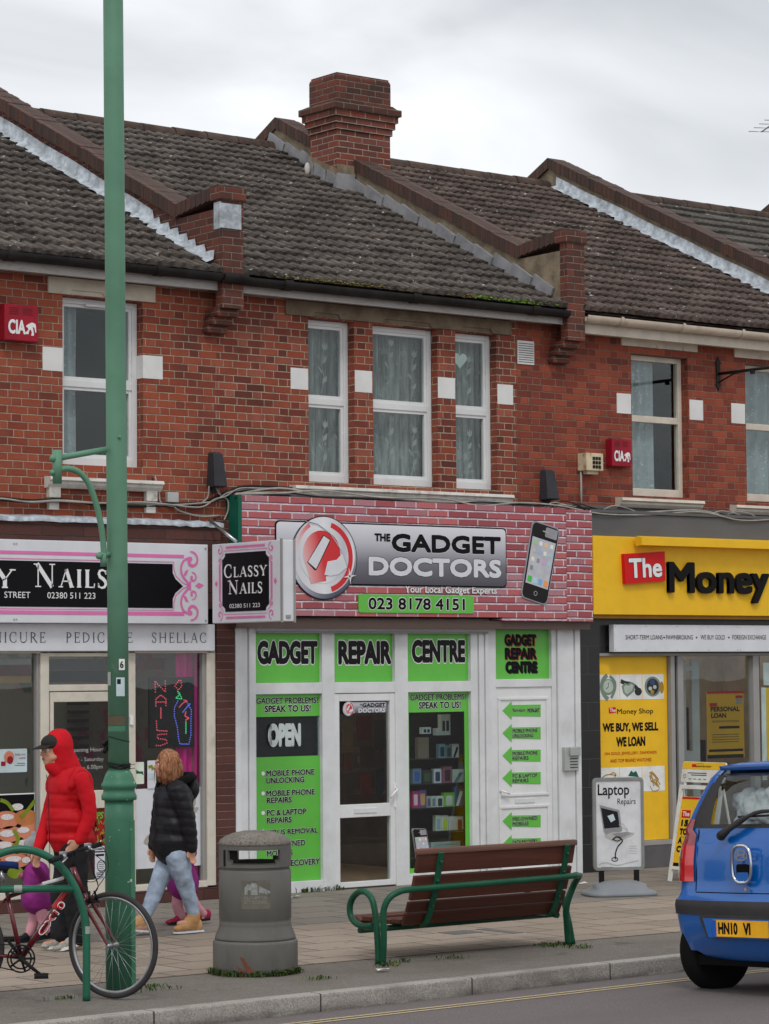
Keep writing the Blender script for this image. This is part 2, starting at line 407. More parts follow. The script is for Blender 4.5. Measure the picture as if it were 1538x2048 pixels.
M['shop_white'] = mat('shop_white', (.68,.69,.70), .4, var=.07, scale=3, dirt=.22, dscale=3.5, dcol=(.3,.29,.28))
M['shop_cream'] = mat('shop_cream', (.66,.61,.52), .5, var=.07, scale=3, dirt=.3, dscale=5, dcol=(.25,.2,.16))
M['black_gutter'] = mat('black_gutter', (.022,.02,.019), .45, var=.3, bmp=.1, spots=.35, scol=(.12,.12,.10))
M['cream_gutter'] = mat('cream_gutter', (.58,.49,.40), .4, var=.1, dirt=.3, dscale=6)
M['lead'] = mat('lead', (.42,.46,.50), .55, metal=.15, var=.35, scale=9, bmp=.8, bscale=14, dirt=.25, dscale=12)
M['slate_grey'] = mat('slate_grey', (.27,.27,.285), .6, var=.2, scale=5, bmp=.2, dirt=.15)
M['grey_board'] = mat('grey_board', (.125,.125,.125), .7, var=.12, scale=2, dirt=.2, stretch=(.3, 1, 1))
M['black'] = mat('black', (.012,.012,.013), .4, var=.2)
M['black_tile'] = brick_mat('black_tile', [(.009,.009,.010),(.013,.013,.014)], (.045,.045,.045), Lb=.6, Lh=0, H=.3, mw=.006, bmp=.1, blotch=.1, wob=.0, gran=.1, rough=.25)
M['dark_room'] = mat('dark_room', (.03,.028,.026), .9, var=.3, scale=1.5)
M['ceiling_room'] = mat('ceiling_room', (.75,.73,.70), .9)
M['curtain'] = mat('curtain', (.27,.275,.26), .9, var=.45, scale=9, stretch=(2.2, 2.2, .22), spots=.35, scol=(.50,.51,.49), sthr=.58, sscale=8)
M['net'] = mat('net', (.36,.38,.39), .9, var=.1, scale=9, spots=.5, scol=(.85,.85,.85), sthr=.62, sscale=22)
M['glass'] = glass_mat('glass')
M['glass_dark'] = glass_mat('glass_dark', (.8,.85,.85))
M['cable'] = mat('cable', (.014,.014,.014), .5, var=.3)
M['cable_pale'] = mat('cable_pale', (.35,.33,.30), .6, var=.2)
M['steel'] = mat('steel', (.45,.45,.46), .3, metal=.9, var=.1)
M['moss'] = mat('moss', (.13,.24,.03), .95, var=.5, scale=20)
M['lichen'] = mat('lichen', (.17,.14,.05), .95, var=.4, scale=20)
def tile_mat(name, cols, rr_=.85):
    m, nt, b = newmat(name); p = pos_node(); x, y, z = xyz(p)
    w = white(cmb((x/.3).floor(), ((y+20.)/.2475).floor(), 0.))
    f = nz(p, 6, 5, .7, (1, 2.5, 1))
    c = ramp(w*.55+f*.45, cols)
    at_ = nt.nodes.new('ShaderNodeAttribute'); at_.attribute_name = 'roll_shade'; gv_ = V(at_.outputs['Fac'])
    c = mixc((gv_*(nz(p, 7, 3)*.8+.5)).mn(1.)*.85, c, (.018,.014,.011))  # darkens the tile colour with the painted flank shade
    c = mixc(nz(p, 1.3, 4, .6).step(.5, .75)*.45, c, (.035,.03,.026))
    c = mixc(nz(p, 38, 3, .6, (1, .6, 1)).step(.58, .68)*.6, c, (.23,.21,.185))
    c = mixc(nz(p, 13, 2, .5).step(.70, .73)*.8, c, (.50,.50,.46))
    nt.links.new(c, b.inputs['Base Color']); b.inputs['Roughness'].default_value = rr_; bump(nz(p, 55, 4, .7), b, .6, .012)
    return m
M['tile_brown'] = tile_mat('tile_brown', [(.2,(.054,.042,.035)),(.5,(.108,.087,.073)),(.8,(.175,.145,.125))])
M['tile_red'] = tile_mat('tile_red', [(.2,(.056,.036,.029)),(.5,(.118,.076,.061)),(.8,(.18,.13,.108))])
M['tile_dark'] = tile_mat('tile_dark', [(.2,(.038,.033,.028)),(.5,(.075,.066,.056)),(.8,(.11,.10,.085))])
M['ridge_tile'] = mat('ridge_tile', (.075,.05,.04), .85, var=.35, bmp=.5, dirt=.4, spots=.3, sscale=14)
# ------------------------------------------------------------------ terrace geometry
XP = [-6.58, -2.154, 2.272, 6.70, 11.12]; PT = .238          # left faces of the party walls, their thickness
ROOF0, RSL, RIDGE_Y = 6.00, .482, 5.0                        # roof height over the wall face, slope, ridge
def rz(y): return ROOF0 + RSL*(y+.2)
def roof(name, x0, x1, m, parent, amp=.017, pitch=.132, gauge=.2475, lip=.032, ridge=True):
    mb = MB(m); gl = mb.bm.verts.layers.float.new('roll_shade'); n = int((x1-x0)/pitch)*6; rows = int((RIDGE_Y+.27)/gauge)
    nrm = Vector((0, -RSL, 1)).normalized()
    for j in range(rows+1):
        ya = -.27+j*gauge; yb = min(ya+gauge+.03, RIDGE_Y)
        A = []; B = []; D = []
        jit = [random.uniform(-.006, .006) for _ in range(n//12+2)]
        for i in range(n+1):
            x = x0+(x1-x0)*i/n; c = math.cos(2*PI*i/6); h = amp*(max(0, (c+.35)/1.35)**.8) + random.uniform(-.0015, .0015)
            q = jit[(i+6*(j % 2))//12]
            yy = ya + q*1.5
            base = Vector((x, yy, rz(yy)))
            A.append(mb.vert(base+nrm*(h+lip+q))); D.append(mb.vert(base+nrm*(h*.3-.012)))
            B.append(mb.vert(Vector((x, yb, rz(yb)))+nrm*(h*.9-.002)))
            gq = max(0., math.cos(2*PI*i/6+2.1)) if amp > .01 else 0.  # shade on one flank of each tile roll, painted into the colour
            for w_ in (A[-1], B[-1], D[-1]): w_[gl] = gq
        for i in range(n):
            mb.face([A[i], A[i+1], B[i+1], B[i]], True); mb.face([D[i], D[i+1], A[i+1], A[i]], False)
    o = mb.build('roof', parent, normals=False)
    mb = MB(m); mb.quad((x0, RIDGE_Y, rz(RIDGE_Y)-.03), (x1, RIDGE_Y, rz(RIDGE_Y)-.03), (x1, 2*RIDGE_Y, rz(0)), (x0, 2*RIDGE_Y, rz(0)))
    mb.quad((x0, -.24, rz(-.24)-.05), (x1, -.24, rz(-.24)-.05), (x1, RIDGE_Y, rz(RIDGE_Y)-.05), (x0, RIDGE_Y, rz(RIDGE_Y)-.05))
    mb.build('roof_deck', parent)
    if ridge:
        mb = MB('ridge_tile'); k = 0; x = x0
        while x < x1-.02:
            e = min(x+.45, x1); dz = random.uniform(-.003, .004)
            rg = []
            for xx, rr__ in ((x, .105), (e-.004, .100)):
                rg.append([(xx, RIDGE_Y+rr__*math.cos(PI*t/8), rz(RIDGE_Y)-.03+dz+rr__*math.sin(PI*t/8)) for t in range(9)])
            mb.loft(rg, close=False); x = e
        mb.build('ridge', o)
    return o
def party(name, X, parent, kind):
    """raised party wall with brick-on-edge coping, kneeler pier, corbel and flashing"""
    top = lambda y: 6.475+.484*y
    ycp = RIDGE_Y-.05
    body = [( -.25, 5.86), (.5, 5.8), (ycp, 6.6), (2*ycp, 5.8), (2*ycp-.0, top(0)-.13), (ycp, top(ycp)-.14), (.5, top(.5)-.14), (-.18, 6.64-.06), (-.25, 6.62)]
    mb = MB('brick_soot' if kind == 'A' else 'render_tan')
    mb.prism(body, X, X+PT, 'x'); w = mb.build('party_wall', parent)
    # coping
    mb = MB('brick_edge'); th = .14
    for a, b in (((.5, top(.5)), (ycp, top(ycp))), ((ycp, top(ycp)), (2*ycp, top(0)))):
        n = max(1, int(abs(b[0]-a[0])/.08)) if a[0] == .5 else 1
        for i in range(n):
            p = [a[0]+(b[0]-a[0])*t for t in (i/n, (i+1)/n)]; q = [a[1]+(b[1]-a[1])*t for t in (i/n, (i+1)/n)]
            j = random.uniform(-.007, .007); e = .004
            mb.prism([(p[0], q[0]-th+j), (p[1]-e, q[1]-th+j), (p[1]-e, q[1]+j), (p[0], q[0]+j)], X-.03+random.uniform(-.004,.004), X+PT+.03, 'x')
    for i in range(8):
        y0 = .5-i*.09; f = lambda y: top(.5) + (.5-y)*.13
        mb.prism([(y0-.086, f(y0)-.1), (y0, f(y0)-.13), (y0, f(y0)), (y0-.086, f(y0-.08))], X-.025, X+PT+.025, 'x')
    mb.build('coping', w)
    # pier front and corbel
    mb = MB('brick_soot'); z0 = 5.62
    mb.box(X-.005, X+PT+.005, -.27, -.16, z0, 6.66)
    mb.box(X-.03, X+PT+.03, -.29, -.1, 6.66, 6.78, .008)
    mb.build('kneeler_pier', w)
    mb = MB('brick_soot' if kind == 'A' else 'brick_soot')
    for i in range(3):
        y = -.27+.06*(i+1); z = z0-.075*(i+1)
        mb.box(X-.03*(i+1)*.6, X+PT-.02*(i+1), y, .02, z+.004, z+.071)
        mb.box(X-.03*(i+1)*.6+.012, X+PT-.02*(i+1)-.012, y+.02, .018, z-.004, z+.004)
    mb.build('corbel', w)
    return w
def flashing(parent, X, kind, y0, y1):
    mb = MB('lead' if kind != 'slate' else 'slate_grey')
    if kind == 'slate':
        y = y0
        while y < y1:
            e = y+.315; h = .115; j = random.uniform(-.01, .01)
            mb.prism([(y+.035, rz(y)-.005+j), (e+.025, rz(e)+.035+j), (e-.035, rz(e)+.035+h+j), (y-.02, rz(y)+.0+h+j)], X-.03-.018*(int(y*3.1+.5) % 2), X-.006, 'x'); y += .32
    else:
        N = int((y1-y0)/.02); top = []; low = []
        for i in range(N+1):
            y = y0+(y1-y0)*i/N; h = .185+.006*math.sin(i*.11)+random.uniform(-.001, .001)
            if kind == 'stepped' and y < .9: h = rz(math.floor(y/.155)*.155+.155)-rz(y)+.09
            low.append((X-.10-.03*math.sin(i*.8)-.008*random.random(), y-.0, rz(y)+.035+.012*math.sin(i*.75)))
            top.append((X-.012-.008*abs(math.sin(i*.5)), y, rz(y)+h))
        mid = [(X-.022-.002*random.random(), a[1], rz(a[1])+.07) for a in low]
        mb.smooth = True; mb.loft([low, mid, top], close=False)
        if kind == 'lead':
            pass
    o = mb.build('flashing', parent, normals=False)
    return o
PXR = at                          # shorthand
def hole(px0, py0, px1, py1, Y=0.):
    a, b = at(px0, py0, Y), at(px1, py1, Y); return (a.x, b.x, b.z, a.z)
# openings of the upper floor, read off the photograph
w_left = hole(125, 590, 270, 935); w_left = (w_left[0], at(286, 700).x, w_left[2], w_left[3])
w_mid = []
for a, b, c, d in ((616, 635, 710, 965), (745, 650, 877, 975), (910, 660, 995, 982)):
    h = hole(a, b, c, d); w_mid.append(h)
zt = sum(h[3] for h in w_mid)/3; zb = sum(h[2] for h in w_mid)/3
w_mid = [(h[0], h[1], zb, zt) for h in w_mid]
w_r1 = hole(1262, 706, 1379, 996); w_r2 = hole(1490, 735, 1600, 1010)
w_r2 = (w_r2[0], w_r2[0]+(w_r1[1]-w_r1[0]), w_r1[2], w_r1[3])
SHOP_T = at(700, 985).z           # underside of the flat, top of the shop fascias
print('windows', w_left, w_mid, w_r1, w_r2, SHOP_T)

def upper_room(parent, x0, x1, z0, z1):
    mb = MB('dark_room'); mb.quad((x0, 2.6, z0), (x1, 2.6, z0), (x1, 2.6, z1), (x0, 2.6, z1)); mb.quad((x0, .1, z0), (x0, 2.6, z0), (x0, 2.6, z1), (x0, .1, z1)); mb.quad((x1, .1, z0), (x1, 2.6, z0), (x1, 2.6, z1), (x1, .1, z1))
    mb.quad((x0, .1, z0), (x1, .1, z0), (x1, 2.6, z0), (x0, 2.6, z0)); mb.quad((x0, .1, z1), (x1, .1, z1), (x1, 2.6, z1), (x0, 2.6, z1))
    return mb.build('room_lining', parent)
def sash(parent, h, kind='upvc', Y=.10, mid=.5, fw=.055, m='white_upvc', cut=.0, curtain=None, vent=False):
    a, b, c, d = h; w = MB(m)
    f = fw
    w.box(a+.002, a+f, Y, Y+.07, c+.002, d-.002, .006); w.box(b-f, b-.002, Y, Y+.07, c+.002, d-.002, .006)
    w.box(a+f, b-f, Y, Y+.07, d-f, d-.002, .006); w.box(a+f, b-f, Y, Y+.07, c+.002, c+f*1.5, .006)
    zm = c+(d-c)*mid
    w.box(a+f, b-f, Y+.003, Y+.068, zm-f*.6, zm+f*.6, .006)
    if kind == 'upvc':          # inner bead round the opening lights
        for z0, z1 in ((c+f*1.5, zm-f*.6), (zm+f*.6, d-f)):
            g = .03
            w.box(a+f, a+f+g, Y+.015, Y+.06, z0, z1, .004); w.box(b-f-g, b-f, Y+.015, Y+.06, z0, z1, .004)
            w.box(a+f+g, b-f-g, Y+.015, Y+.06, z1-g, z1, .004); w.box(a+f+g, b-f-g, Y+.015, Y+.06, z0, z0+g, .004)
    if vent: w.box((a+b)/2-.14, (a+b)/2+.14, Y-.018, Y, vent-.012, vent+.012, .004)
    o = w.build('window', parent)
    g = MB('glass'); g.box(a+f, b-f, Y+.035, Y+.039, c+f, zm-.001); g.box(a+f, b-f, Y+.031, Y+.035, zm+.001, d-f); g.build('pane', o)
    return o
def drape(parent, x0, x1, z0, z1, Y, m='curtain', waves=6, amp=.03, name='curtain'):
    x0 += .7*Y; x1 += .79*Y; mb = MB(m); n = waves*8; top = []; bot = []
    for i in range(n+1):
        t = i/n; x = x0+(x1-x0)*t; yy = Y+amp*math.sin(t*waves*2*PI)+amp*.4*math.sin(t*waves*5.1+1)
        top.append((x, yy, z1)); bot.append((x+amp*.3*math.sin(i), yy*1.0+amp*.3*math.cos(t*9), z0))
    mid = [((a[0]+b[0])/2+.01*math.sin(i*.7), (a[1]+b[1])/2, (z0+z1)/2) for i, (a, b) in enumerate(zip(top, bot))]
    mb.smooth = True; mb.loft([bot, mid, top], close=False); return mb.build(name, parent, normals=False)
def white_block(mb, x0, x1, z0, z1, wrap=None):
    mb.box(x0, x1, -.004, .10 if wrap else .02, z0, z1)
def blocks(parent, spec):
    for (px0, py0, px1, py1, side) in spec:
        a, b = at(px0, py0), at(px1, py1); mb = MB('paint_white')
        if side == 'R': mb.box(a.x-.004, b.x, -.004, .098, b.z, a.z)       # painted return into the reveal on its left
        elif side == 'B': mb.box(a.x, b.x, -.004, .102, b.z, a.z)
        else: mb.box(a.x, b.x, -.004, .10, b.z, a.z)
        mb.build('impost_block', parent)
# ---- left house (above the nail bar)
houseL = thing('terraced_house', 'red brick terraced house above the nail salon, black gutter and single white window', 'house', 'terraced shop houses')
mb = MB('brick_left'); wall(mb, XP[0]+PT, XP[1]+.11, 2.9, 5.9, [w_left], depth=.1); mb.build('front_wall', houseL)
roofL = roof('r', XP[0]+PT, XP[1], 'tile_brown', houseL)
# ---- middle house
houseM = thing('terraced_house', 'red brick terraced house with three white windows in a row and a chimney', 'house', 'terraced shop houses')
mb = MB('brick_mid'); SPL = w_mid[2][1]+.27; wall(mb, XP[1]+.11, SPL, SHOP_T-.4, 5.9, w_mid, depth=.1)
mb.m = 'brick_right'; wall(mb, SPL, XP[2]+.13, SHOP_T-.4, 5.9, [], depth=.1); mb.build('front_wall', houseM)
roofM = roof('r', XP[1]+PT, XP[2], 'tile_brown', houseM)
# ---- right house
houseR = thing('terraced_house', 'red brick terraced house above the yellow money shop, cream gutter and cream sash windows', 'house', 'terraced shop houses')
mb = MB('brick_right'); wall(mb, XP[2]+.13, XP[3]+.1, SHOP_T-.4, 5.9, [w_r1, w_r2], depth=.12); mb.build('front_wall', houseR)
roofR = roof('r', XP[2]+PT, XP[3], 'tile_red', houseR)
houseF = thing('terraced_house', 'farthest house of the terrace, only its dark tiled roof showing past the last parapet', 'house', 'terraced shop houses')
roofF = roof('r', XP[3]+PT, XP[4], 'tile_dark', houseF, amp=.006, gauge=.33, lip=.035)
mb = MB('brick_right'); wall(mb, XP[3]+.1, XP[4]+PT, 0, 5.9, [], depth=.12); mb.build('front_wall', houseF)
pA = party('a', XP[1], houseL, 'A'); pB = party('b', XP[2], houseM, 'B'); pC = party('c', XP[3], houseR, 'C'); pD = party('d', XP[4], houseF, 'B'); pZ = party('z', XP[0], houseL, 'A')
flashing(pA, XP[1], 'stepped', -.15, 4.7); flashing(pB, XP[2], 'slate', -.05, 5.0); flashing(pC, XP[3], 'lead', -.1, 4.8)
mb = MB('lead'); a = at(438, 405, -.275); b = at(482, 460, -.275); mb.box(a.x, b.x, -.283, -.272, b.z, a.z, .003); mb.box(XP[1]-.012, XP[1], -.26, -.14, b.z, a.z+.02); mb.build('lead_patch', pA)
# chimney
mb = MB('brick_chimney'); cx0, cx1, cy0, cy1 = 2.0, 2.79, 3.38, 3.90; dz = -.115
mb.box(cx0, cx1, cy0, cy1, 7.2, 9.20+dz, .004)
for i, (e, z) in enumerate(((.02, 8.55), (.045, 8.625), (.07, 8.70))): mb.box(cx0-e, cx1+e, cy0-e, cy1+e, z+.003+dz, z+.078+dz, .003)
mb.m = 'brick_soot'; mb.box(cx0-.10, cx1+.10, cy0-.10, cy1+.10, 8.779+dz, 8.86+dz, .008)
mb.prism([(cx0-.09, 8.861+dz), (cx1+.09, 8.861+dz), (cx1+.002, 8.90+dz), (cx0-.002, 8.90+dz)], cy0-.05, cy1+.05, 'y')
mb.box(cx0-.006, cx1+.006, cy0-.007, cy1+.007, 8.90+dz, 9.18+dz, .004); mb.box(cx0+.012, cx1-.012, cy0+.01, cy1-.01, 9.20+dz, 9.225+dz)
chim = mb.build('chimney', houseM)
mb = MB('slate_grey'); e = .02
mb.box(cx0-.015, XP[2]-.03, cy0-.03, cy0-.001, rz(cy0)-.02, rz(cy0)+.19, .003)
for y0_, y1_ in ((cy0-.02, cy0+.2), (cy0+.21, cy0+.44), (cy0+.45, cy1+.05)): mb.prism([(y0_, rz(y0_)), (y1_, rz(y1_)), (y1_-.03, rz(y1_)+.16), (y0_-.0, rz(y0_)+.16)], cx0-.02, cx0-.002, 'x')
mb.build('apron', chim)
mb = MB('render_tan'); mb.prism([(cy0-.01, rz(cy0)+.15), (cy1+.02, rz(cy1)+.13), (cy1+.0, rz(cy1)+.22), (cy0-.01, rz(cy0)+.24)], cx0-.012, cx0-.001, 'x'); mb.box(cx0, XP[2], cy0-.013, cy0-.001, rz(cy0)+.18, rz(cy0)+.30); mb.build('fillet', chim)
mb = MB('paint_flaked'); mb.smooth = True; mb.sphere((cx0-.06, cy1-.02, rz(cy1)+.06), .055, 8, (.6, .7, 1.4)); mb.build('flashing_patch', pB)
# gutters, fascias
def gutter(parent, x0, x1, m, z=5.905, soff='fascia_white', clips=None, fz=(5.79, 5.87)):
    mb = MB(m); rg = []
    for x in (x0, x1): rg.append([(x, -.26+.065*math.cos(R_(t)), z+.012+.065*math.sin(R_(t))) for t in range(170, 371, 20)])
    mb.smooth = True; mb.loft(rg, close=False)
    rg = [[(x, -.26+.058*math.cos(R_(t)), z+.014+.058*math.sin(R_(t))) for t in range(170, 371, 20)] for x in (x0, x1)]; mb.loft(rg, close=False)
    x = x0+.5
    while x < x1:
        mb.loft([[(xx, -.26+.072*math.cos(R_(t)), z+.012+.072*math.sin(R_(t))) for t in range(160, 381, 20)] for xx in (x-.02 if clips else x-.05, x+.02 if clips else x+.05)], close=False); x += .92 if clips else 1.6
    g = mb.build('gutter', parent, normals=False)
    mb = MB(soff); mb.box(x0, x1, -.19, -.165, fz[0], fz[1]+.05, .003); mb.box(x0, x1, -.165, 0.0, fz[0]+.02, fz[0]+.035); mb.build('fascia_board', parent)
gutter(houseL, XP[0], XP[1]-.002, 'black_gutter', 5.915); gutter(houseM, XP[1]+PT+.01, XP[2]-.002, 'black_gutter', 5.90)
mb = MB('black_gutter'); mb.smooth = True
mb.loft([[(x, -.285+.065*math.cos(R_(t)), 5.905+.012+.065*math.sin(R_(t))) for t in range(150, 391, 20)] for x in (XP[1]-.02, XP[1]+PT+.02)], close=False); mb.build('gutter', houseM, normals=False)
gutter(houseR, XP[2]+PT+.004, XP[3], 'cream_gutter', 5.875, 'paint_cream', True, (5.72, 5.85))
# moss and debris along the middle eaves
mb = MB('moss')
for i in range(420):
    a = random.choice((.2, .3, .75, .8)); x = XP[1]+.5+(XP[2]-XP[1]-.6)*min(1, max(0, random.gauss(a, .06) if random.random() < .7 else random.random()))
    mb.m = 'moss' if x > 1.0 else 'lichen'
    mb.sphere((x, -.29+random.uniform(-.02, .05), 5.955+random.uniform(0, .03)), random.uniform(.005, .015), 5, (1.6, 1, .6))
mb.build('moss', roofM, kind='stuff')

# end wall of the left house down to the ground
mb = MB('brick_left'); mb.box(XP[0]+.004, XP[0]+PT-.004, .0, 2*RIDGE_Y-.2, 0, 6.1); mb.box(XP[0]+.004, XP[0]+.62, -.03, .1, 0, 2.95); mb.box(XP[0], XP[4], 2*RIDGE_Y-.2, 2*RIDGE_Y, 0, 6.0); mb.build('end_wall', houseL)
# ------------------------------------------------------------------ upper floor fittings
class PB(MB):                    # draws on a plane parallel to the shopfronts; arguments in survey pixels
    def __init__(s, Y, m='white_upvc'):
        super().__init__(m, Matrix.Translation((0, Y, 0)) @ FACE); s.Y = Y
    def q(s, px, py): p = at(px, py, s.Y); return (p.x, p.z)
    def bx(s, a, t, b, bo):
        mx, my = (a+b)/2, (t+bo)/2; return s.q(a, my)[0], s.q(mx, bo)[1], s.q(b, my)[0], s.q(mx, t)[1]
    def pr(s, a, t, b, bo, w=.003, th=.003, m=None, r=0.):
        if m: s.m = m
        x0, z0, x1, z1 = s.bx(a, t, b, bo); s.rect(x0, z0, x1, z1, w, th, r)
    def pt(s, st, a, t, b, bo, w=.006, m=None, **k):
        if m: s.m = m
        x0, z0, x1, z1 = s.bx(a, t, b, bo); s.text(st, x0, z0, x1, z1, w, **k)
    def pt2(s, st, a, t, b, bo, w, fill, line, **k):
        x0, z0, x1, z1 = s.bx(a, t, b, bo); s.text2(st, x0, z0, x1, z1, w, fill, line, **k)
    def pp(s, pts, w=.003, th=.003, m=None):
        if m: s.m = m
        s.prism([s.q(*p) for p in pts], w-th, w)
    def pl(s, pts, wd, w=.004, m=None, sub=0, closed=False):
        if m: s.m = m
        P = [s.q(*p) for p in pts]
        if sub: P = [(v.x, v.y) for v in crv([Vector((a, b, 0)) for a, b in P], sub, closed)]
        if isinstance(wd, list) and len(wd) != len(P): wd = [wd[min(len(wd)-1, int(i*len(wd)/len(P)))] for i in range(len(P))]
        s.stroke(P, wd, w, closed=closed)
    def pe(s, cx, cy, rx, ry=None, w=.004, m=None, n=28, th=.002):     # ellipse
        if m: s.m = m
        x, z = s.q(cx, cy); e = abs(s.q(cx+rx, cy)[0]-x); ry_ = abs(s.q(cx, cy+(ry or rx))[1]-z); s.disc(x, z, e, w, th, n, ry_)

def lintel(parent, px0, pyt, px1, pyb, m, notch=()):
    a = at(px0, pyb, -.02); b = at(px1, pyb, -.02); t = 5.80
    zb_ = a.z; pts = [(a.x, t), (b.x, t), (b.x, zb_)]
    for (u0, u1) in reversed(notch):
        xa, xb = a.x+(b.x-a.x)*u0, a.x+(b.x-a.x)*u1; pts += [(xb+.03, zb_), (xb, zb_+.045), (xa, zb_+.045), (xa-.03, zb_)]
    pts.append((a.x, zb_)); mb = MB(m); mb.prism(pts, -.02, .0, 'y'); mb.box(a.x+.004, b.x-.004, -.006, .09, zb_+.003, t); return mb.build('lintel', parent)
# left window and its dressings
sL = sash(houseL, w_left, mid=.49, vent=at(150, 605).z)
lintel(houseL, 97, 530, 311, 585, 'stone_beige', [(.22, .5)])
blocks(houseL, [(85, 693, 125, 743, 'L'), (286, 710, 325, 759, 'R')])
def sill(parent, px0, px1, py, m, br=False, h=.13):
    a = at(px0, py, -.1); b = at(px1, py, -.1); z = a.z
    mb = MB(m); mb.prism([(.1, z-.005), (-.11, z-.02), (-.12, z-.05), (-.09, z-.065), (-.085, z-.085), (-.05, z-h), (.1, z-h)], a.x, b.x, 'x')
    if br:
        for x in (a.x+.02, b.x-.16): mb.box(x, x+.12, -.06, 0, z-h-.09, z-h+.01, .006); mb.box(x+.005, x+.11, -.045, 0, z-h-.2, z-h-.09, .006)
    return mb.build('sill', parent)
sill(houseL, 100, 327, 948, 'paint_flaked', True, .12)
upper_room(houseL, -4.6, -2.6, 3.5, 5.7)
drape(houseL, w_left[0]-.1, w_left[0]+.10, w_left[2], w_left[3], .25, 'net', 3, .02); drape(houseL, w_left[1]-.2, w_left[1]+.2, w_left[2], w_left[3], .45, 'curtain', 3, .02)
# middle windows
sM = [sash(houseM, h, mid=.5, m='white_upvc') for h in w_mid]
lintel(houseM, 572, 600, 1023, 628, 'stone_stained', [(.12, .22), (.42, .62), (.78, .9)])
blocks(houseM, [(581, 735, 616, 780, 'L'), (710, 740, 744, 786, 'R'), (876, 754, 910, 798, 'R'), (995, 768, 1026, 810, 'R')])
sill(houseM, 590, 1027, 966, 'paint_flaked', False, .15)
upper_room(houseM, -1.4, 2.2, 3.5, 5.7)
for h, wv in zip(w_mid, (5, 7, 4)): drape(houseM, h[0]-.05, h[1]+.05, h[2]-.05, h[3], .30, 'curtain', wv, .025)
C('lace_pale', 160, 163, 156)
for wi, h in enumerate(w_mid):
    mb = MB('lace_pale'); 
    for k in range(2 if h[1]-h[0] < .6 else 3):
        x = h[0]+.22+(h[1]-h[0])*(.15+.36*k); y = .205; z0 = h[2]+.12+.1*((k+wi) % 2)
        for zz in (z0, z0+.78):
            P = [Vector((x, y, zz)), Vector((x+.04, y, zz+.16)), Vector((x+.01, y, zz+.32)), Vector((x+.05, y, zz+.46))]; mb.tube(P, .004, 5, sub=4)
            for a, b_, d in ((.06, .1, 1), (-.05, .2, -1), (.06, .3, 1)):
                c = Vector((x+.02, y, zz+b_)); t = c+Vector((a, 0, .09)); e = Vector((.022, 0, -.012)); mb.quad(c, c.lerp(t, .5)+e, t, c.lerp(t, .5)-e)
            c = P[-1]; mb.prism([(c.x-.03, c.z), (c.x, c.z-.02), (c.x+.03, c.z), (c.x+.035, c.z+.06), (c.x+.012, c.z+.03), (c.x, c.z+.07), (c.x-.014, c.z+.03), (c.x-.035, c.z+.06)], .203, .205, 'y')
    o = mb.build('lace_pattern', houseM, normals=False); o['kind'] = 'stuff'
def motif(name, parent, label, pts, px, py, sc, m='net', Y=.2):
    p = at(px, py, Y); mb = MB(m, Matrix.Translation((0, Y, 0)) @ FACE); mb.poly([(p.x+a*sc, p.z+b*sc) for a, b in pts], .004, .008)
    return mb.build(name, parent, label)
hp = [(math.sin(t)**3*16/17, (13*math.cos(t)-5*math.cos(2*t)-2*math.cos(3*t)-math.cos(4*t))/17) for t in [2*PI*i/24 for i in range(24)]]
C('heart_white', 225, 232, 225)
mb = MB('heart_white', Matrix.Translation((0, .2, 0)) @ FACE); p = at(919, 720, .2); mb.poly([(p.x+a*.1, p.z+b*.1) for a, b in hp], .006, .012); mb.rect(p.x-.002, p.z+.06, p.x+.002, p.z+.3, .002, .003)
mb.build('hanging_ornament', None, 'white heart ornament hanging inside the right pane of the three upper windows', 'ornament')
# right windows
sR = [sash(houseR, h, 'box', mid=.55, m='paint_cream', fw=.06, Y=.1) for h in (w_r1, w_r2)]
lintel(houseR, 1244, 660, 1395, 690, 'paint_cream', [(.22, .45), (.55, .8)]); lintel(houseR, 1470, 690, 1640, 714, 'paint_cream', [(.2, .45), (.55, .8)])
blocks(houseR, [(1233, 786, 1262, 828, 'L'), (1379, 799, 1406, 841, 'R'), (1462, 806, 1490, 848, 'L')])
sill(houseR, 1243, 1408, 991, 'paint_cream', False, .12); sill(houseR, 1472, 1640, 1006, 'paint_cream', False, .12)
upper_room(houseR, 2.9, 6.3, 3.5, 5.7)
drape(houseR, w_r1[0]-.05, w_r1[0]+.36, w_r1[2]-.1, w_r1[3], .22, 'net', 4, .02); drape(houseR, w_r2[0]-.1, w_r2[1]+.1, w_r2[2]-.1, w_r2[3], .26, 'net', 6, .03)
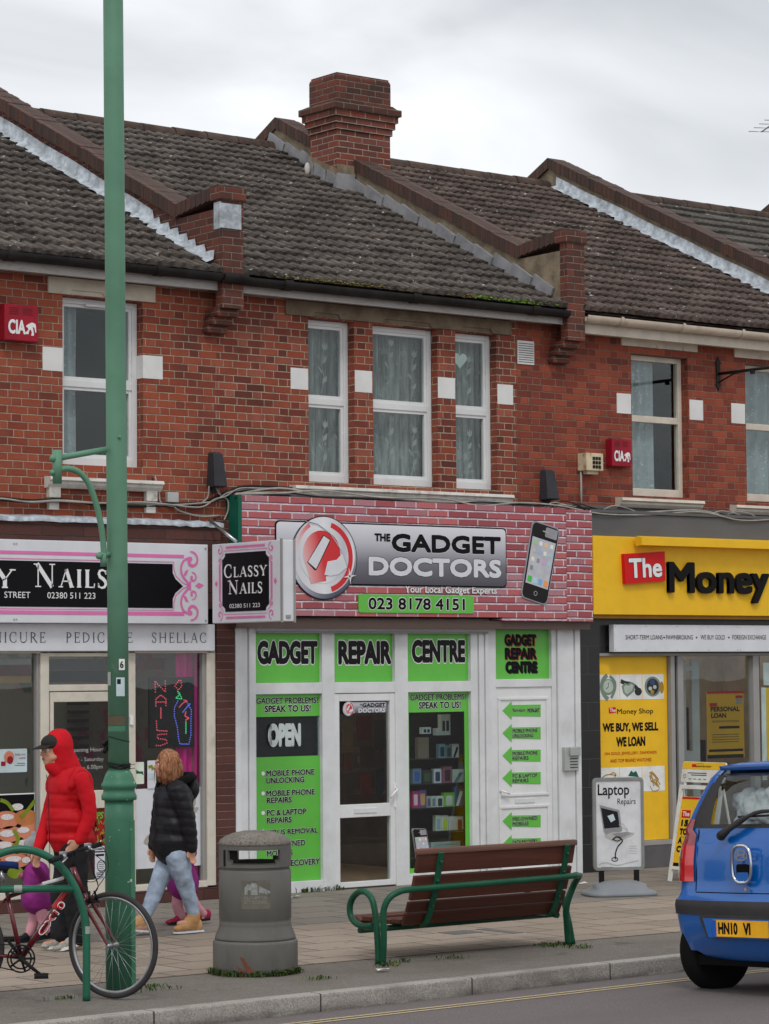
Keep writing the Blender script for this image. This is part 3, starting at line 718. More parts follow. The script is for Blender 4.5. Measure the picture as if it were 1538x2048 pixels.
# alarm boxes
C('alarm_red', 150, 22, 42, .35, var=.15); C('pure_white', 232, 232, 232, .5, var=.02); C('slot_dark', 70, 10, 22)
def alarm(px0, py0, px1, py1, label):
    Y = -.10; mb = PB(Y, 'alarm_red'); x0, z0, x1, z1 = mb.bx(px0, py0, px1, py1)
    mb.fr = None; mb.box(x0, x1, -.10, -.002, z0, z1, .008); root = mb.build('alarm_box', None, label, 'alarm box', 'alarm boxes')
    b = MB('slot_dark', Matrix.Translation((0, Y, 0)) @ FACE); w, h = x1-x0, z1-z0
    for c in (.27, .68):
        for k in range(4): b.rect(x0+w*(c-.14), z0+h*(.72+k*.055), x0+w*(c+.14), z0+h*(.735+k*.055), .002)
    b.m = 'pure_white'; b.text('CIA', x0+w*.10, z0+h*.18, x0+w*.62, z0+h*.58, .003, off=.035)
    fig = [(.62,.20),(.70,.20),(.72,.30),(.76,.34),(.80,.26),(.78,.17),(.86,.17),(.86,.22),(.84,.33),(.82,.42),(.88,.38),(.90,.26),(.93,.26),(.92,.44),(.90,.50),(.80,.53),(.70,.48),(.64,.44),(.63,.40),(.68,.38),(.70,.33),(.66,.28),(.60,.24)]
    b.poly([(x0+w*a, z0+h*c) for a, c in fig], .003)
    b.build('lettering', root)
alarm(9, 609, 77, 682, 'red wall alarm box beside the upper window over the salon'); alarm(1224, 878, 1263, 933, 'red wall alarm box beside the cream sash window over the money shop')
# dark tapered boxes
C('dark_plastic', 58, 58, 62, .5)
def wedge(px0, py0, px1, py1, label):
    a = at(px0, (py0+py1)/2); b = at(px1, (py0+py1)/2); zt_ = at((px0+px1)/2, py0).z; zb_ = at((px0+px1)/2, py1).z; w = b.x-a.x
    mb = MB('dark_plastic'); e = w*.12
    rings = [[(a.x+d, 0, z), (b.x-d, 0, z), (b.x-d-.005, -y, z), (a.x+d+.005, -y, z)] for d, y, z in ((0, .12, zb_), (0, .13, zb_+.01), (e, .08, zt_-.02), (e+.01, .05, zt_))]
    mb.loft(rings, smooth=False); mb.box(a.x+w*.3, b.x-w*.3, -.03, 0, zb_-.05, zb_)
    return mb.build('floodlight_box', None, label, 'wall box', 'dark tapered wall boxes')
wedge(413, 905, 440, 975, 'dark tapered wall box left of the pink brick shop sign'); wedge(1078, 940, 1103, 1000, 'dark tapered wall box directly above the pink brick shop sign')
C('box_grey', 175, 175, 172)
b = PB(-.0, 'box_grey'); x0, z0, x1, z1 = b.bx(330, 985, 352, 1005); b.fr = None; b.box(x0, x1, -.05, 0, z0, z1, .006); b.build('junction_box', None, 'small pale grey junction box on the brick beside the salon window sill', 'junction box')
b = PB(-.0, 'paint_white'); x0, z0, x1, z1 = b.bx(1034, 682, 1067, 729); b.fr = None
b.box(x0, x1, -.012, 0, z0, z1, .003); root = b.build('air_vent', None, 'square white louvred air vent on the brick wall', 'air vent')
b = MB('grey_board')
for k in range(9): b.box(x0+.012, x1-.012, -.014, -.0121, z0+.02+k*(z1-z0-.03)/9, z0+.028+k*(z1-z0-.03)/9)
b.build('louvre', root)
C('rusty', 205, 190, 160, .7, dirt=.8, dcol=(.22, .10, .03), dscale=14)
b = PB(-.0, 'rusty'); x0, z0, x1, z1 = b.bx(1155, 908, 1189, 943); b.fr = None
b.box(x0, x1, -.14, 0, z0, z1, .008); b.box(x0+.05, x1-.04, -.10, -.03, z0-.035, z0); root = b.build('wall_heater_outlet', None, 'rust stained cream vent box on the wall above the money shop', 'vent box')
b = MB('black')
for i in range(3):
    for k in range(3): b.box(x0+.09+i*.042, x0+.122+i*.042, -.146, -.1401, z0+.025+k*.045, z0+.058+k*.045)
b.build('grille', root)
b = MB('cable_pale'); p = at(1158, 943); b.tube([(p.x, -.03, p.z), (p.x, -.03, SHOP_T-.1)], .012); b.build('pipe', root)
# iron bracket on the right house
C('iron', 52, 48, 46, .6, metal=.4)
b = MB('iron'); p = at(1435, 748)
b.box(p.x-.03, p.x+.03, -.02, 0, p.z-.13, p.z+.13, .006)
for s_ in (-1, 1): b.prism([(p.x-.05, p.z+s_*.12), (p.x+.05, p.z+s_*.12), (p.x+.02, p.z+s_*.15), (p.x, p.z+s_*.19), (p.x-.02, p.z+s_*.15)], -.018, -.004, 'y')
b.tube([(p.x, -.01, p.z), (p.x+.01, -1.3, p.z+.0)], .018); b.tube([(p.x, -.01, p.z-.1), (p.x, -.25, p.z-.02), (p.x, -.5, p.z)], .01)
b.box(p.x-.02, p.x+.02, -.56, -.52, p.z-.05, p.z); b.build('sign_bracket', None, 'black iron sign bracket sticking out between the cream sash windows', 'bracket')
# television aerial at the edge of the sky
b = MB('steel'); p = atx(1545, 247, 11.2)
b.tube([(p.x, p.y, 8.4), (p.x, p.y, p.z+.25)], .02); b.tube([(p.x-.5, p.y-.9, p.z), (p.x+.3, p.y+.5, p.z)], .012)
q0, q1 = Vector((p.x-.5, p.y-.9, p.z)), Vector((p.x+.3, p.y+.5, p.z))
for i in range(7):
    c = q0.lerp(q1, i/6.); d = Vector((.85, -.5, 0))*.2; b.tube([c-d, c+d], .006, 5)
b.build('television_aerial', None, 'thin television aerial at the right edge of the sky', 'aerial')
# ------------------------------------------------------------------ cables
def cable(pts, Y, r=.012, m='cable', wob=.02, lab=None, drop=.0):
    P = []
    for px, py in pts:
        p = at(px, py, Y); P.append(Vector((p.x, Y+random.uniform(-wob, wob)*.6, p.z+random.uniform(-wob, wob))))
    mb = MB(m); mb.tube(crv(P, 5), r, 6); return mb
root = thing('cable_bundle', 'bundle of black and pale cables clipped along the brick below the salon window', 'cables')
base = [(-60, 992), (0, 997), (60, 1000), (120, 1003), (200, 1009), (280, 1008), (340, 1010), (400, 1008), (430, 998), (452, 986), (478, 978), (520, 974), (590, 976)]
for i in range(5): cable([(x, y+random.uniform(-3, 5)) for x, y in base], -.03-.012*i, .011 if i < 3 else .008, 'cable' if i < 3 else 'cable_pale', .012).build('cable', root)
for pts in ([(305, 955), (310, 980), (316, 1003), (330, 1010)], [(310, 953), (318, 985), (322, 1005), (345, 1012)], [(418, 972), (415, 995), (402, 1006)], [(432, 975), (440, 990), (455, 1000), (456, 1020), (448, 1040)], [(345, 1010), (360, 1022), (400, 1032), (440, 1030)]):
    cable(pts, -.05, .008, random.choice(('cable', 'cable_pale')), .004).build('cable', root)
root = thing('cable_bundle', 'untidy heap of black cables and torn sheeting along the top of the shop signs', 'cables')
top2 = [(470, 990), (560, 984), (650, 990), (760, 1000), (880, 1004), (960, 1008), (1040, 1008), (1120, 1012), (1200, 1022), (1300, 1026), (1400, 1028), (1480, 1036), (1560, 1040)]
for i in range(5): cable([(x, y+random.uniform(-6, 5)) for x, y in top2], -.10-.022*i, random.uniform(.007, .014), random.choice(('cable', 'cable', 'cable', 'cable_pale')), .02).build('cable', root)
for i in range(9):
    x = random.uniform(1030, 1520); y = 1010+(x-1030)*.045
    cable([(x, y+4), (x+20, y-random.uniform(2, 10)), (x+45, y-random.uniform(0, 9)), (x+70, y+6)], -.16, .006, random.choice(('cable', 'cable_pale', 'cable_pale')), .008).build('cable', root)
# ------------------------------------------------------------------ roman lettering drawn with strokes
T_, t_ = .15, .05
GL = {
'I': (.34, [('l', .17, 0, .17, 1, 1)], [(.17, 0), (.17, 1)]),
'L': (.62, [('l', .17, 0, .17, 1, 1), ('l', .1, .025, .58, .025, 0), ('l', .57, 0, .59, .24, 0)], [(.17, 0), (.17, 1)]),
'N': (.95, [('l', .17, 0, .17, 1, 0), ('l', .12, 1, .8, 0, 1), ('l', .8, 1, .8, 0, 0)], [(.17, 0), (.1, 1), (.8, 1)]),
'A': (.88, [('l', .12, 0, .44, 1, 0), ('l', .44, 1, .76, 0, 1), ('l', .24, .34, .64, .34, 0)], [(.12, 0), (.76, 0)]),
'Y': (.85, [('l', .12, 1, .43, .45, 1), ('l', .76, 1, .43, .45, 0), ('l', .43, .48, .43, 0, 1)], [(.12, 1), (.76, 1), (.43, 0)]),
'C': (.82, [('a', .45, .5, .37, .5, 48, 312), ('l', .70, .98, .70, .68, 0), ('l', .70, .3, .72, .08, 0)], []),
'S': (.6, [('p', [(.49, .8), (.44, .94), (.3, 1), (.14, .94), (.09, .78), (.16, .62), (.34, .5), (.47, .36), (.5, .2), (.42, .05), (.27, 0), (.13, .05), (.07, .2)]), ('l', .5, .98, .5, .74, 0), ('l', .065, .02, .065, .26, 0)], []),
'E': (.66, [('l', .17, 0, .17, 1, 1), ('l', .1, .975, .56, .975, 0), ('l', .17, .52, .46, .52, 0), ('l', .1, .025, .6, .025, 0), ('l', .56, 1, .57, .8, 0), ('l', .46, .62, .46, .42, 0), ('l', .6, 0, .62, .22, 0)], [(.17, 0), (.17, 1)]),
'D': (.86, [('l', .17, 0, .17, 1, 1), ('a', .2, .5, .54, .475, -90, 90)], [(.17, 0), (.17, 1)]),
'P': (.66, [('l', .17, 0, .17, 1, 1), ('a', .22, .73, .34, .245, -90, 90)], [(.17, 0), (.17, 1)]),
'R': (.8, [('l', .17, 0, .17, 1, 1), ('a', .22, .74, .34, .235, -90, 90), ('l', .36, .5, .72, 0, 1)], [(.17, 0), (.17, 1), (.74, 0)]),
'U': (.9, [('l', .17, 1, .17, .32, 1), ('p', [(.17, .34), (.2, .12), (.33, .01), (.5, 0), (.65, .06), (.74, .2), (.76, .36)]), ('l', .76, 1, .76, .34, 0)], [(.17, 1), (.76, 1)]),
'H': (.95, [('l', .17, 0, .17, 1, 1), ('l', .77, 0, .77, 1, 1), ('l', .17, .52, .77, .52, 0)], [(.17, 0), (.17, 1), (.77, 0), (.77, 1)]),
'T': (.76, [('l', .38, 0, .38, 1, 1), ('l', .04, .975, .72, .975, 0), ('l', .05, 1, .03, .78, 0), ('l', .71, 1, .73, .78, 0)], [(.38, 0)]),
'M': (1.1, [('l', .17, 0, .17, 1, 0), ('l', .14, 1, .53, .05, 1), ('l', .9, 1, .53, .05, 0), ('l', .9, 0, .9, 1, 1)], [(.17, 0), (.9, 0), (.12, 1), (.94, 1)]),
}
def roman(mb, st, x0, y0, x1, y1, w, thick=T_, thin=t_, small=1., gap=.1, space=.5):
    tot = 0; lay = []; first = True
    for ch in st:
        if ch == ' ': tot += space; first = True; continue
        k = 1. if first else small; first = False; W_, s_, f_ = GL[ch]; lay.append((tot, k, ch)); tot += (W_+gap)*k
    tot -= gap; sx = (x1-x0)/tot; sy = y1-y0; a = (sx+sy)/2
    for off, k, ch in lay:
        W_, strokes, serifs = GL[ch]; X = lambda u: x0+(off+u*k)*sx; Y = lambda v: y0+v*k*sy
        for q in strokes:
            if q[0] == 'l': mb.stroke([(X(q[1]), Y(q[2])), (X(q[3]), Y(q[4]))], (thick if q[5] else thin)*a*(.5+.5*k), w)
            elif q[0] == 'a':
                _, cx, cy, rx, ry, a0, a1 = q; P = []; Wd = []
                for i in range(17):
                    t = R_(a0+(a1-a0)*i/16); P.append((X(cx+rx*math.cos(t)), Y(cy+ry*math.sin(t)))); Wd.append((thin+(thick-thin)*abs(math.cos(t))**1.2)*a*(.5+.5*k))
                mb.stroke(P, Wd, w)
            else:
                P = [(X(u), Y(v)) for u, v in q[1]]; n = len(P); mb.stroke(P, [(thin+(thick*.95-thin)*math.sin(PI*i/(n-1))**1.5)*a*(.5+.5*k) for i in range(n)], w)
        for u, v in serifs:
            e = .13 if thick > .1 else .09
            vv = v if v == 0 else v; yy = Y(vv)+(thin*a*.4 if v == 0 else -thin*a*.4)
            mb.stroke([(X(u-e), yy), (X(u+e), yy)], thin*a*.85, w+.0004)
def spiral(mb, cx, cy, r, a0, turns, wd, w, sgn=1, asp=1., grow=.25):
    P = []; Wd = []; n = int(18*turns)+4
    for i in range(n+1):
        t = i/n; a = R_(a0)+sgn*turns*2*PI*t; q = r*(1-(1-grow)*t); P.append((cx+q*math.cos(a)*asp, cy+q*math.sin(a))); Wd.append(wd*(.55+.75*t))
    mb.stroke(P, Wd, w); e = P[-1]; mb.disc(e[0], e[1], wd*.8, w+.0002, .0015, 12)
def grad_mat(name, axis, a, b, stops, rough=.35):
    m, nt, bs = newmat(name); x, y, z = xyz(pos_node()); f = V.op('MULTIPLY', x, axis[0]) + V.op('MULTIPLY', z, axis[1])
    f = (f-a)/(b-a); nt.links.new(ramp(f, stops), bs.inputs['Base Color']); bs.inputs['Roughness'].default_value = rough; M[name] = m
    return name
for nm, c_ in dict(ink=(16, 15, 18), sign_white=(215, 217, 222), sign_pink=(226, 118, 178), pale_pink=(232, 160, 200), lime=(92, 200, 52), lime_dark=(72, 165, 45), money_yellow=(236, 186, 38), money_red=(205, 18, 24), brown_soffit=(92, 76, 70), green_paint=(22, 92, 74), aluminium=(150, 148, 146), pale_text=(205, 212, 210), magenta=(150, 20, 90), text_red=(196, 70, 20)).items(): C(nm, *c_, var=.04)
M['lime'] = mat('lime', sr(96, 186, 66), .3, var=.04, scale=3); M['ink_soft'] = mat('ink_soft', sr(34, 34, 38), .5)
for q in ('ink', 'ink_soft', 'black', 'dark_plastic', 'iron', 'black_gutter'): dull(q, .12)
# ------------------------------------------------------------------ salon signs (left)
def box_sign(x0, x1, z0, z1, y0, y1, m, name, label, cat='shop sign', bev=.006):
    mb = MB(m); mb.box(x0, x1, y0, y1, z0, z1, bev); return mb.build(name, None, label, cat)
Ys = -.2
b = PB(Ys); x0, z0, x1, z1 = b.bx(0, 1083, 416, 1247); xl = XP[0]+.2
z1 = at(208, 1083.5, Ys).z; z0 = at(208, 1246.5, Ys).z
salon = box_sign(xl, x1, z0, z1, Ys, -.02, 'sign_white', 'shop_sign', 'long white salon sign with pink scroll border and black name panel')
H_ = z1-z0; Pz = lambda py: z1-(py-1083.5)/(1246.5-1083.5)*H_       # height on the board from photo rows at its middle
b = PB(Ys, 'ink'); xi = b.q(345, 1170)[0]; xe = b.q(362, 1170)[0]
b.prism([(xl+.3, Pz(1215)), (xi, Pz(1215)), (xi, Pz(1196)), (xi+.03, Pz(1184)), (xe+.02, Pz(1170)), (xi+.03, Pz(1155)), (xi, Pz(1143)), (xi, Pz(1125)), (xl+.3, Pz(1125))], .001, .004)
b.m = 'pure_white'; b.build('name_panel', salon)
b = PB(Ys, 'pure_white')
for sgx, wd_ in ((1, .001),):
    roman(b, 'CLASSY', b.q(-190, 1170)[0], Pz(1186), b.q(29, 1170)[0], Pz(1141), .006, .17, .055, 1., gap=.16)
    b.bm.clear()
roman(b, 'CLASSY', b.q(-225, 1170)[0], Pz(1179), b.q(27, 1170)[0], Pz(1133), .006, .18, .055, .80, gap=.14)
roman(b, 'NAILS', b.q(68, 1170)[0], Pz(1176), b.q(213, 1170)[0], Pz(1130), .006, .18, .055, .78, gap=.14)
b.text('STREET', b.q(8, 1190)[0], Pz(1198), b.q(60, 1190)[0], Pz(1186), .006, off=-.005)
b.text('02380 511 223', b.q(94, 1190)[0], Pz(1198), b.q(190, 1190)[0], Pz(1186), .006, off=-.005)
b.build('lettering', salon)
b = PB(Ys, 'sign_pink')
for yy, wd in ((1109, .03), (1226, .034)): b.stroke([(xl+.1, Pz(yy)), (b.q(368, 1170)[0], Pz(yy))], wd, .004)
for yy in (1121, 1219): b.stroke([(xl+.1, Pz(yy)), (xi+.01, Pz(yy))], .007, .004)
for sg in (1, -1):
    cy = lambda d: Pz(1169-sg*d)
    b.stroke([(xi+.012, cy(48)), (xi+.012, cy(36)), (xi+.035, cy(20)), (xe+.02, cy(6)), (xe+.09, cy(0))], .009, .004)
    spiral(b, b.q(383, 1170)[0], cy(52), .085, 100 if sg > 0 else -100, .9, .028, .005, -sg)
    spiral(b, b.q(385, 1170)[0], cy(17), .05, 100 if sg > 0 else -100, .85, .018, .005, -sg)
    P = [Vector((b.q(u, 1170)[0], cy(v), 0)) for u, v in ((381, 58), (368, 52), (362, 38), (364, 22), (374, 8), (380, 2))]
    b.stroke([(p.x, p.y) for p in crv(P, 5)], [.02, .03, .03, .026, .02, .014, .01]*4, .0045) if False else b.stroke([(p.x, p.y) for p in crv(P, 5)], .022, .0045)
    P = [Vector((b.q(u, 1170)[0], cy(v), 0)) for u, v in ((366, 20), (370, 30), (377, 34), (372, 22))]; b.prism([(p.x, p.y) for p in P], .003, .005)
b.prism([(b.q(u, 1170)[0], Pz(v)) for u, v in ((390, 1168), (397, 1162), (407, 1167), (398, 1174))], .003, .005)
b.stroke([(b.q(380, 1170)[0], Pz(1159)), (b.q(380, 1170)[0], Pz(1178))], .018, .0055)
b.build('scroll_border', salon)
b = PB(Ys, 'steel')
for px in (28, 33, 411):
    for py in (1092, 1240): b.disc(b.q(px, 1170)[0], Pz(py), .01, .004, .003, 10)
b.build('screw', salon)
# projecting sign: box at right angles to the wall
q0 = at(420, 1168, -.22); XS = q0.x
s1 = atx(424, 1091, XS); s2 = atx(424, 1247, XS); s3 = atx(562, 1077, XS); zt_, zb_ = (s1.z+s3.z)/2, s2.z
yf, yb = s3.y, s1.y
print('proj', XS, yf, yb, zt_, zb_)
mb = MB('sign_white'); mb.box(XS, XS+.15, yf, yb, zb_, zt_, .008); proj = mb.build('projecting_sign', None, 'square salon sign projecting from the wall with black centre and pink border', 'shop sign')
mb = MB('aluminium'); mb.box(XS-.004, XS+.012, yf-.012, yf+.01, zb_-.01, zt_+.01); mb.box(XS+.138, XS+.156, yf-.012, yf+.01, zb_-.01, zt_+.01); mb.box(XS+.05, XS+.10, yf-.012, yf, zb_+.03, zb_+.06, .003); mb.build('edge_trim', proj)
fr = frame((XS, yb, zb_), (0, -1, 0), (0, 0, 1)); WW, HH = yb-yf, zt_-zb_
b = MB('ink', fr); u0, u1, v0, v1 = WW*.155, WW*.83, HH*.14, HH*.875; c = .05
def notch(u0, v0, u1, v1, c): 
    return [(u0+c, v0), (u1-c, v0), (u1-c*.9, v0+c*.6), (u1-c*.35, v0+c), (u1, v0+c*1.2), (u1, v1-c*1.2), (u1-c*.35, v1-c), (u1-c*.9, v1-c*.6), (u1-c, v1), (u0+c, v1), (u0+c*.9, v1-c*.6), (u0+c*.35, v1-c), (u0, v1-c*1.2), (u0, v0+c*1.2), (u0+c*.35, v0+c), (u0+c*.9, v0+c*.6)]
b.prism(notch(u0, v0, u1, v1, c), .001, .004); b.build('name_panel', proj)
b = MB('sign_pink', fr)
b.stroke(notch(u0-.028, v0-.024, u1+.028, v1+.024, c), .006, .003, closed=True)
for (a, bb, cc, d) in ((u0+.06, v1+.055, u1-.06, v1+.055), (u0+.06, v0-.055, u1-.06, v0-.055), (u0-.045, v0+.1, u0-.045, v1-.1), (u1+.045, v0+.1, u1+.045, v1-.1)): b.stroke([(a, bb), (cc, d)], .02, .004)
for sx in (0, 1):
    for sy in (0, 1):
        X = u1+.04 if sx else u0-.04; Y = v1+.03 if sy else v0-.03
        spiral(b, X, Y, .05, 90 if sy else -90, .9, .014, .004, (1 if sx else -1)*(-1 if sy else 1)*-1, 1)
        spiral(b, X, Y+(-.1 if sy else .1), .035, -90 if sy else 90, .85, .011, .004, (1 if sx else -1)*(-1 if sy else 1), 1)
for X in (u0-.1, u1+.1): b.prism([(X-.025, HH/2), (X, HH/2-.03), (X+.025, HH/2), (X, HH/2+.03)], .002, .004)
b.build('scroll_border', proj)
b = MB('pure_white', fr)
roman(b, 'CLASSY', u0+.03, HH*.57, u1-.03, HH*.73, .006, .17, .06, .80, gap=.1); roman(b, 'NAILS', u0+.10, HH*.36, u1-.10, HH*.53, .006, .17, .06, .78, gap=.1)
b.text('02380 511 223', u0+.12, HH*.185, u1-.14, HH*.235, .006, off=-.01); b.build('lettering', proj)
mb = MB('steel'); a = at(418, 1040, -.1); mb.tube([(a.x, -.1, a.z), (XS+.07, -.55, zt_+.02)], .016); mb.build('stay_rod', proj)
# white board under the long sign
Yb = -.10; z1b, z0b = at(215, 1252, Yb).z, at(215, 1302, Yb).z
board = box_sign(xl, at(430, 1277, Yb).x, z0b, z0-.002, Yb, 0, 'sign_white', 'sign_board', 'narrow white board listing salon treatments under the pink bordered sign')
b = PB(Yb, 'ink_soft'); hh = lambda py: z1b-(py-1252)/50*(z1b-z0b)
for st, a, c_ in (('MANICURE', -62, 91), ('PEDICURE', 131, 265), ('SHELLAC', 303, 413)): roman(b, st, b.q(a, 1275)[0], hh(1285), b.q(c_, 1275)[0], hh(1265), .003, .085, .045, 1., gap=.2)
b.build('lettering', board)
# fascia brick courses over the salon
mb = MB('brick_stall'); zc = at(230, 1042, -.12).z
mb.box(xl-.1, XP[1]+.08, -.10, .3, 2.75, zc); f = mb.build('sign_fascia', houseL)
mb = MB('lead'); mb.smooth = True; N = 60
low = [(xl+(XP[1]+.1-xl)*i/N, -.125-.006*random.random(), zc-.028+random.uniform(-.006, .006)) for i in range(N+1)]; mid_ = [(a, -.128, c+.04) for a, b_, c in low]; hi = [(a, .01, c+.07) for a, b_, c in low]
mb.loft([low, mid_, hi], close=False); mb.build('lead_flashing', houseL, normals=False)
# ------------------------------------------------------------------ pink brick sign (middle)
M['printed_brick'] = brick_mat('printed_brick', [sr(150, 62, 70), sr(178, 82, 88), sr(200, 105, 105), sr(165, 70, 80), sr(185, 130, 140)], sr(226, 214, 222), Lb=.262, Lh=0, H=.0785, mw=.013, bmp=0, wob=.006, blotch=.0, gran=.45, shadow=sr(60, 35, 45), rough=.4)
M['printed_brick2'] = brick_mat('printed_brick2', [sr(150, 62, 70), sr(178, 82, 88), sr(195, 100, 100), sr(165, 70, 80), sr(180, 125, 135)], sr(226, 214, 222), Lb=.21, Lh=0, H=.079, mw=.013, bmp=0, wob=.006, blotch=.0, gran=.45, shadow=sr(60, 35, 45), xoff=.1, rough=.4)
Yg = -.2; gx0 = at(484, 1110, Yg).x; gx1 = at(1133, 1120, Yg).x; gx2 = at(1184, 1120, Yg).x
gt = at(800, 1003, Yg).z; gb = at(800, 1233, Yg).z
mb = MB('printed_brick'); mb.box(gx0, gx1, Yg, -.02, gb, gt); mb.m = 'printed_brick2'; mb.box(gx1, gx2, Yg-.006, -.02, gb-.035, gt-.01)
mb.m = 'printed_brick'; mb.box(at(1005, 1236, Yg).x, gx1, Yg+.002, -.02, gb-.035, gb)
gsign = mb.build('shop_sign', None, 'pink brick patterned repair shop sign with a round red logo and a phone', 'shop sign')
mb = MB('green_paint'); mb.box(gx0-.045, gx0-.002, Yg-.004, .0, gb-.0, gt-.0); mb.build('end_board', gsign)
b = PB(Yg); x0, z0, x1, z1 = b.bx(552, 1051, 1010, 1169)
grad_mat('plate_silver', (0, 1), z0, z1, [(.0, sr(70, 68, 76)), (.35, sr(112, 110, 120)), (.7, sr(190, 190, 198)), (1., sr(222, 222, 228))])
b.m = 'ink'; b.rect(x0-.014, z0-.014, x1+.014, z1+.014, .006, .006, .05); b.m = 'plate_silver'; b.rect(x0, z0, x1, z1, .012, .007, .045)
b.m = 'ink'; b.pt('THE', 747, 1067, 779, 1083, .016, off=.05)
b.pt2('GADGET', 781, 1070, 1000, 1107, .014, 'ink', 'sign_white', off=.05, lo=.03, sp=1.0); b.pt2('DOCTORS', 735, 1116, 1001, 1154, .014, 'sign_white', 'ink_soft', off=.05, lo=.02, sp=1.0)
b.build('name_plate', gsign)
b = PB(Yg); b.pt2('Your Local Gadget Experts', 809, 1172, 993, 1191, .004, 'pure_white', 'ink', off=.01, lo=.03)
b.build('lettering', gsign); b = PB(Yg); b.pr(716, 1190, 946, 1226, .012, .01, 'lime', .02); b.pt2('023 8178 4151', 735, 1196, 928, 1220, .014, 'ink', 'pure_white', off=.03, lo=.04)
b.build('phone_number_plate', gsign)
def logo(Y, cx, cy, r, w0, name, parent):      # round badge: red quarter, pale ring and slanted bar
    b = PB(Y); X, Z = b.q(cx, cy); r = abs(b.q(cx, cy+r)[1]-Z); k = 1.04
    tagn = name+str(int(cx))
    g1 = grad_mat(tagn+'_rim', (-.5, .9), -.5*X+.9*Z-r, -.5*X+.9*Z+r, [(0, sr(60, 64, 84)), (.25, sr(150, 152, 168)), (.5, sr(200, 202, 210)), (1, sr(110, 112, 128))])
    g2 = grad_mat(tagn+'_red', (1, .25), X+.25*Z-r*.9, X+.25*Z+r*.5, [(0, sr(218, 218, 224)), (.35, sr(224, 140, 140)), (.6, sr(206, 40, 44)), (1, sr(205, 24, 32))])
    g3 = grad_mat(tagn+'_pale', (1, 0), X-r, X+r, [(0, sr(205, 205, 212)), (.5, sr(228, 228, 232)), (.8, sr(190, 192, 200)), (1, sr(235, 235, 240))])
    S_ = r/83.
    b.m = 'ink_soft'; b.disc(X, Z, r*1.01, w0, .02, 48); b.m = g1; b.disc(X, Z, r*.985, w0+.003, .004, 48)
    b.m = g3; b.disc(X, Z+r*.06, r*.93, w0+.006, .003, 48)
    b.m = 'money_red' if False else g2; b.ring(X-r*.0, Z+r*.02, r*.80, r*.13, w0+.0075, -75, 75, 30); b.ring(X, Z+r*.04, r*.86, r*.10, w0+.0075, 120, 172, 16)
    b.m = g3; b.disc(X-r*.05, Z+r*.08, r*.70, w0+.009, .002, 40)
    b.m = g2; b.disc(X-r*.08, Z+r*.10, r*.56, w0+.011, .002, 40)
    b.m = g2; b.prism([(X-r*.60, Z-r*.05), (X-r*.1, Z+r*.3), (X+r*.05, Z-r*.55), (X-r*.4, Z-r*.62)], w0+.0095, w0+.0115)
    P = lambda u, v: (X+(u-945)/318*r, Z-(v-518)/318*r)
    b.m = 'ink_soft'; b.prism([P(*p) for p in ((935, 342), (1003, 375), (998, 392), (868, 610), (850, 615), (778, 555))], w0+.010, w0+.0125)
    b.m = 'sign_white'; b.prism([P(*p) for p in ((938, 350), (995, 380), (862, 604), (786, 552))], w0+.011, w0+.0145)
    b.prism([P(*p) for p in ((975, 545), (1060, 530), (1120, 480), (1160, 585), (1080, 640), (1000, 655), (942, 648))], w0+.011, w0+.0145)
    b.m = g1; b.stroke([P(*p) for p in ((760, 240), (880, 262), (1000, 330), (1110, 460), (1165, 590))], r*.02, w0+.0155)
    b.m = 'pure_white'; c_ = P(1185, 655)
    for a in range(8):
        l = r*(.2 if a % 2 == 0 else .1); an = R_(a*45+8); b.prism([c_, (c_[0]+l*.16*math.cos(an+.9), c_[1]+l*.16*math.sin(an+.9)), (c_[0]+l*math.cos(an), c_[1]+l*math.sin(an)), (c_[0]+l*.16*math.cos(an-.9), c_[1]+l*.16*math.sin(an-.9))], w0+.013, w0+.0165)
    return b.build(name, parent)
logo(Yg, 646, 1116, 83, .014, 'round_logo', gsign)
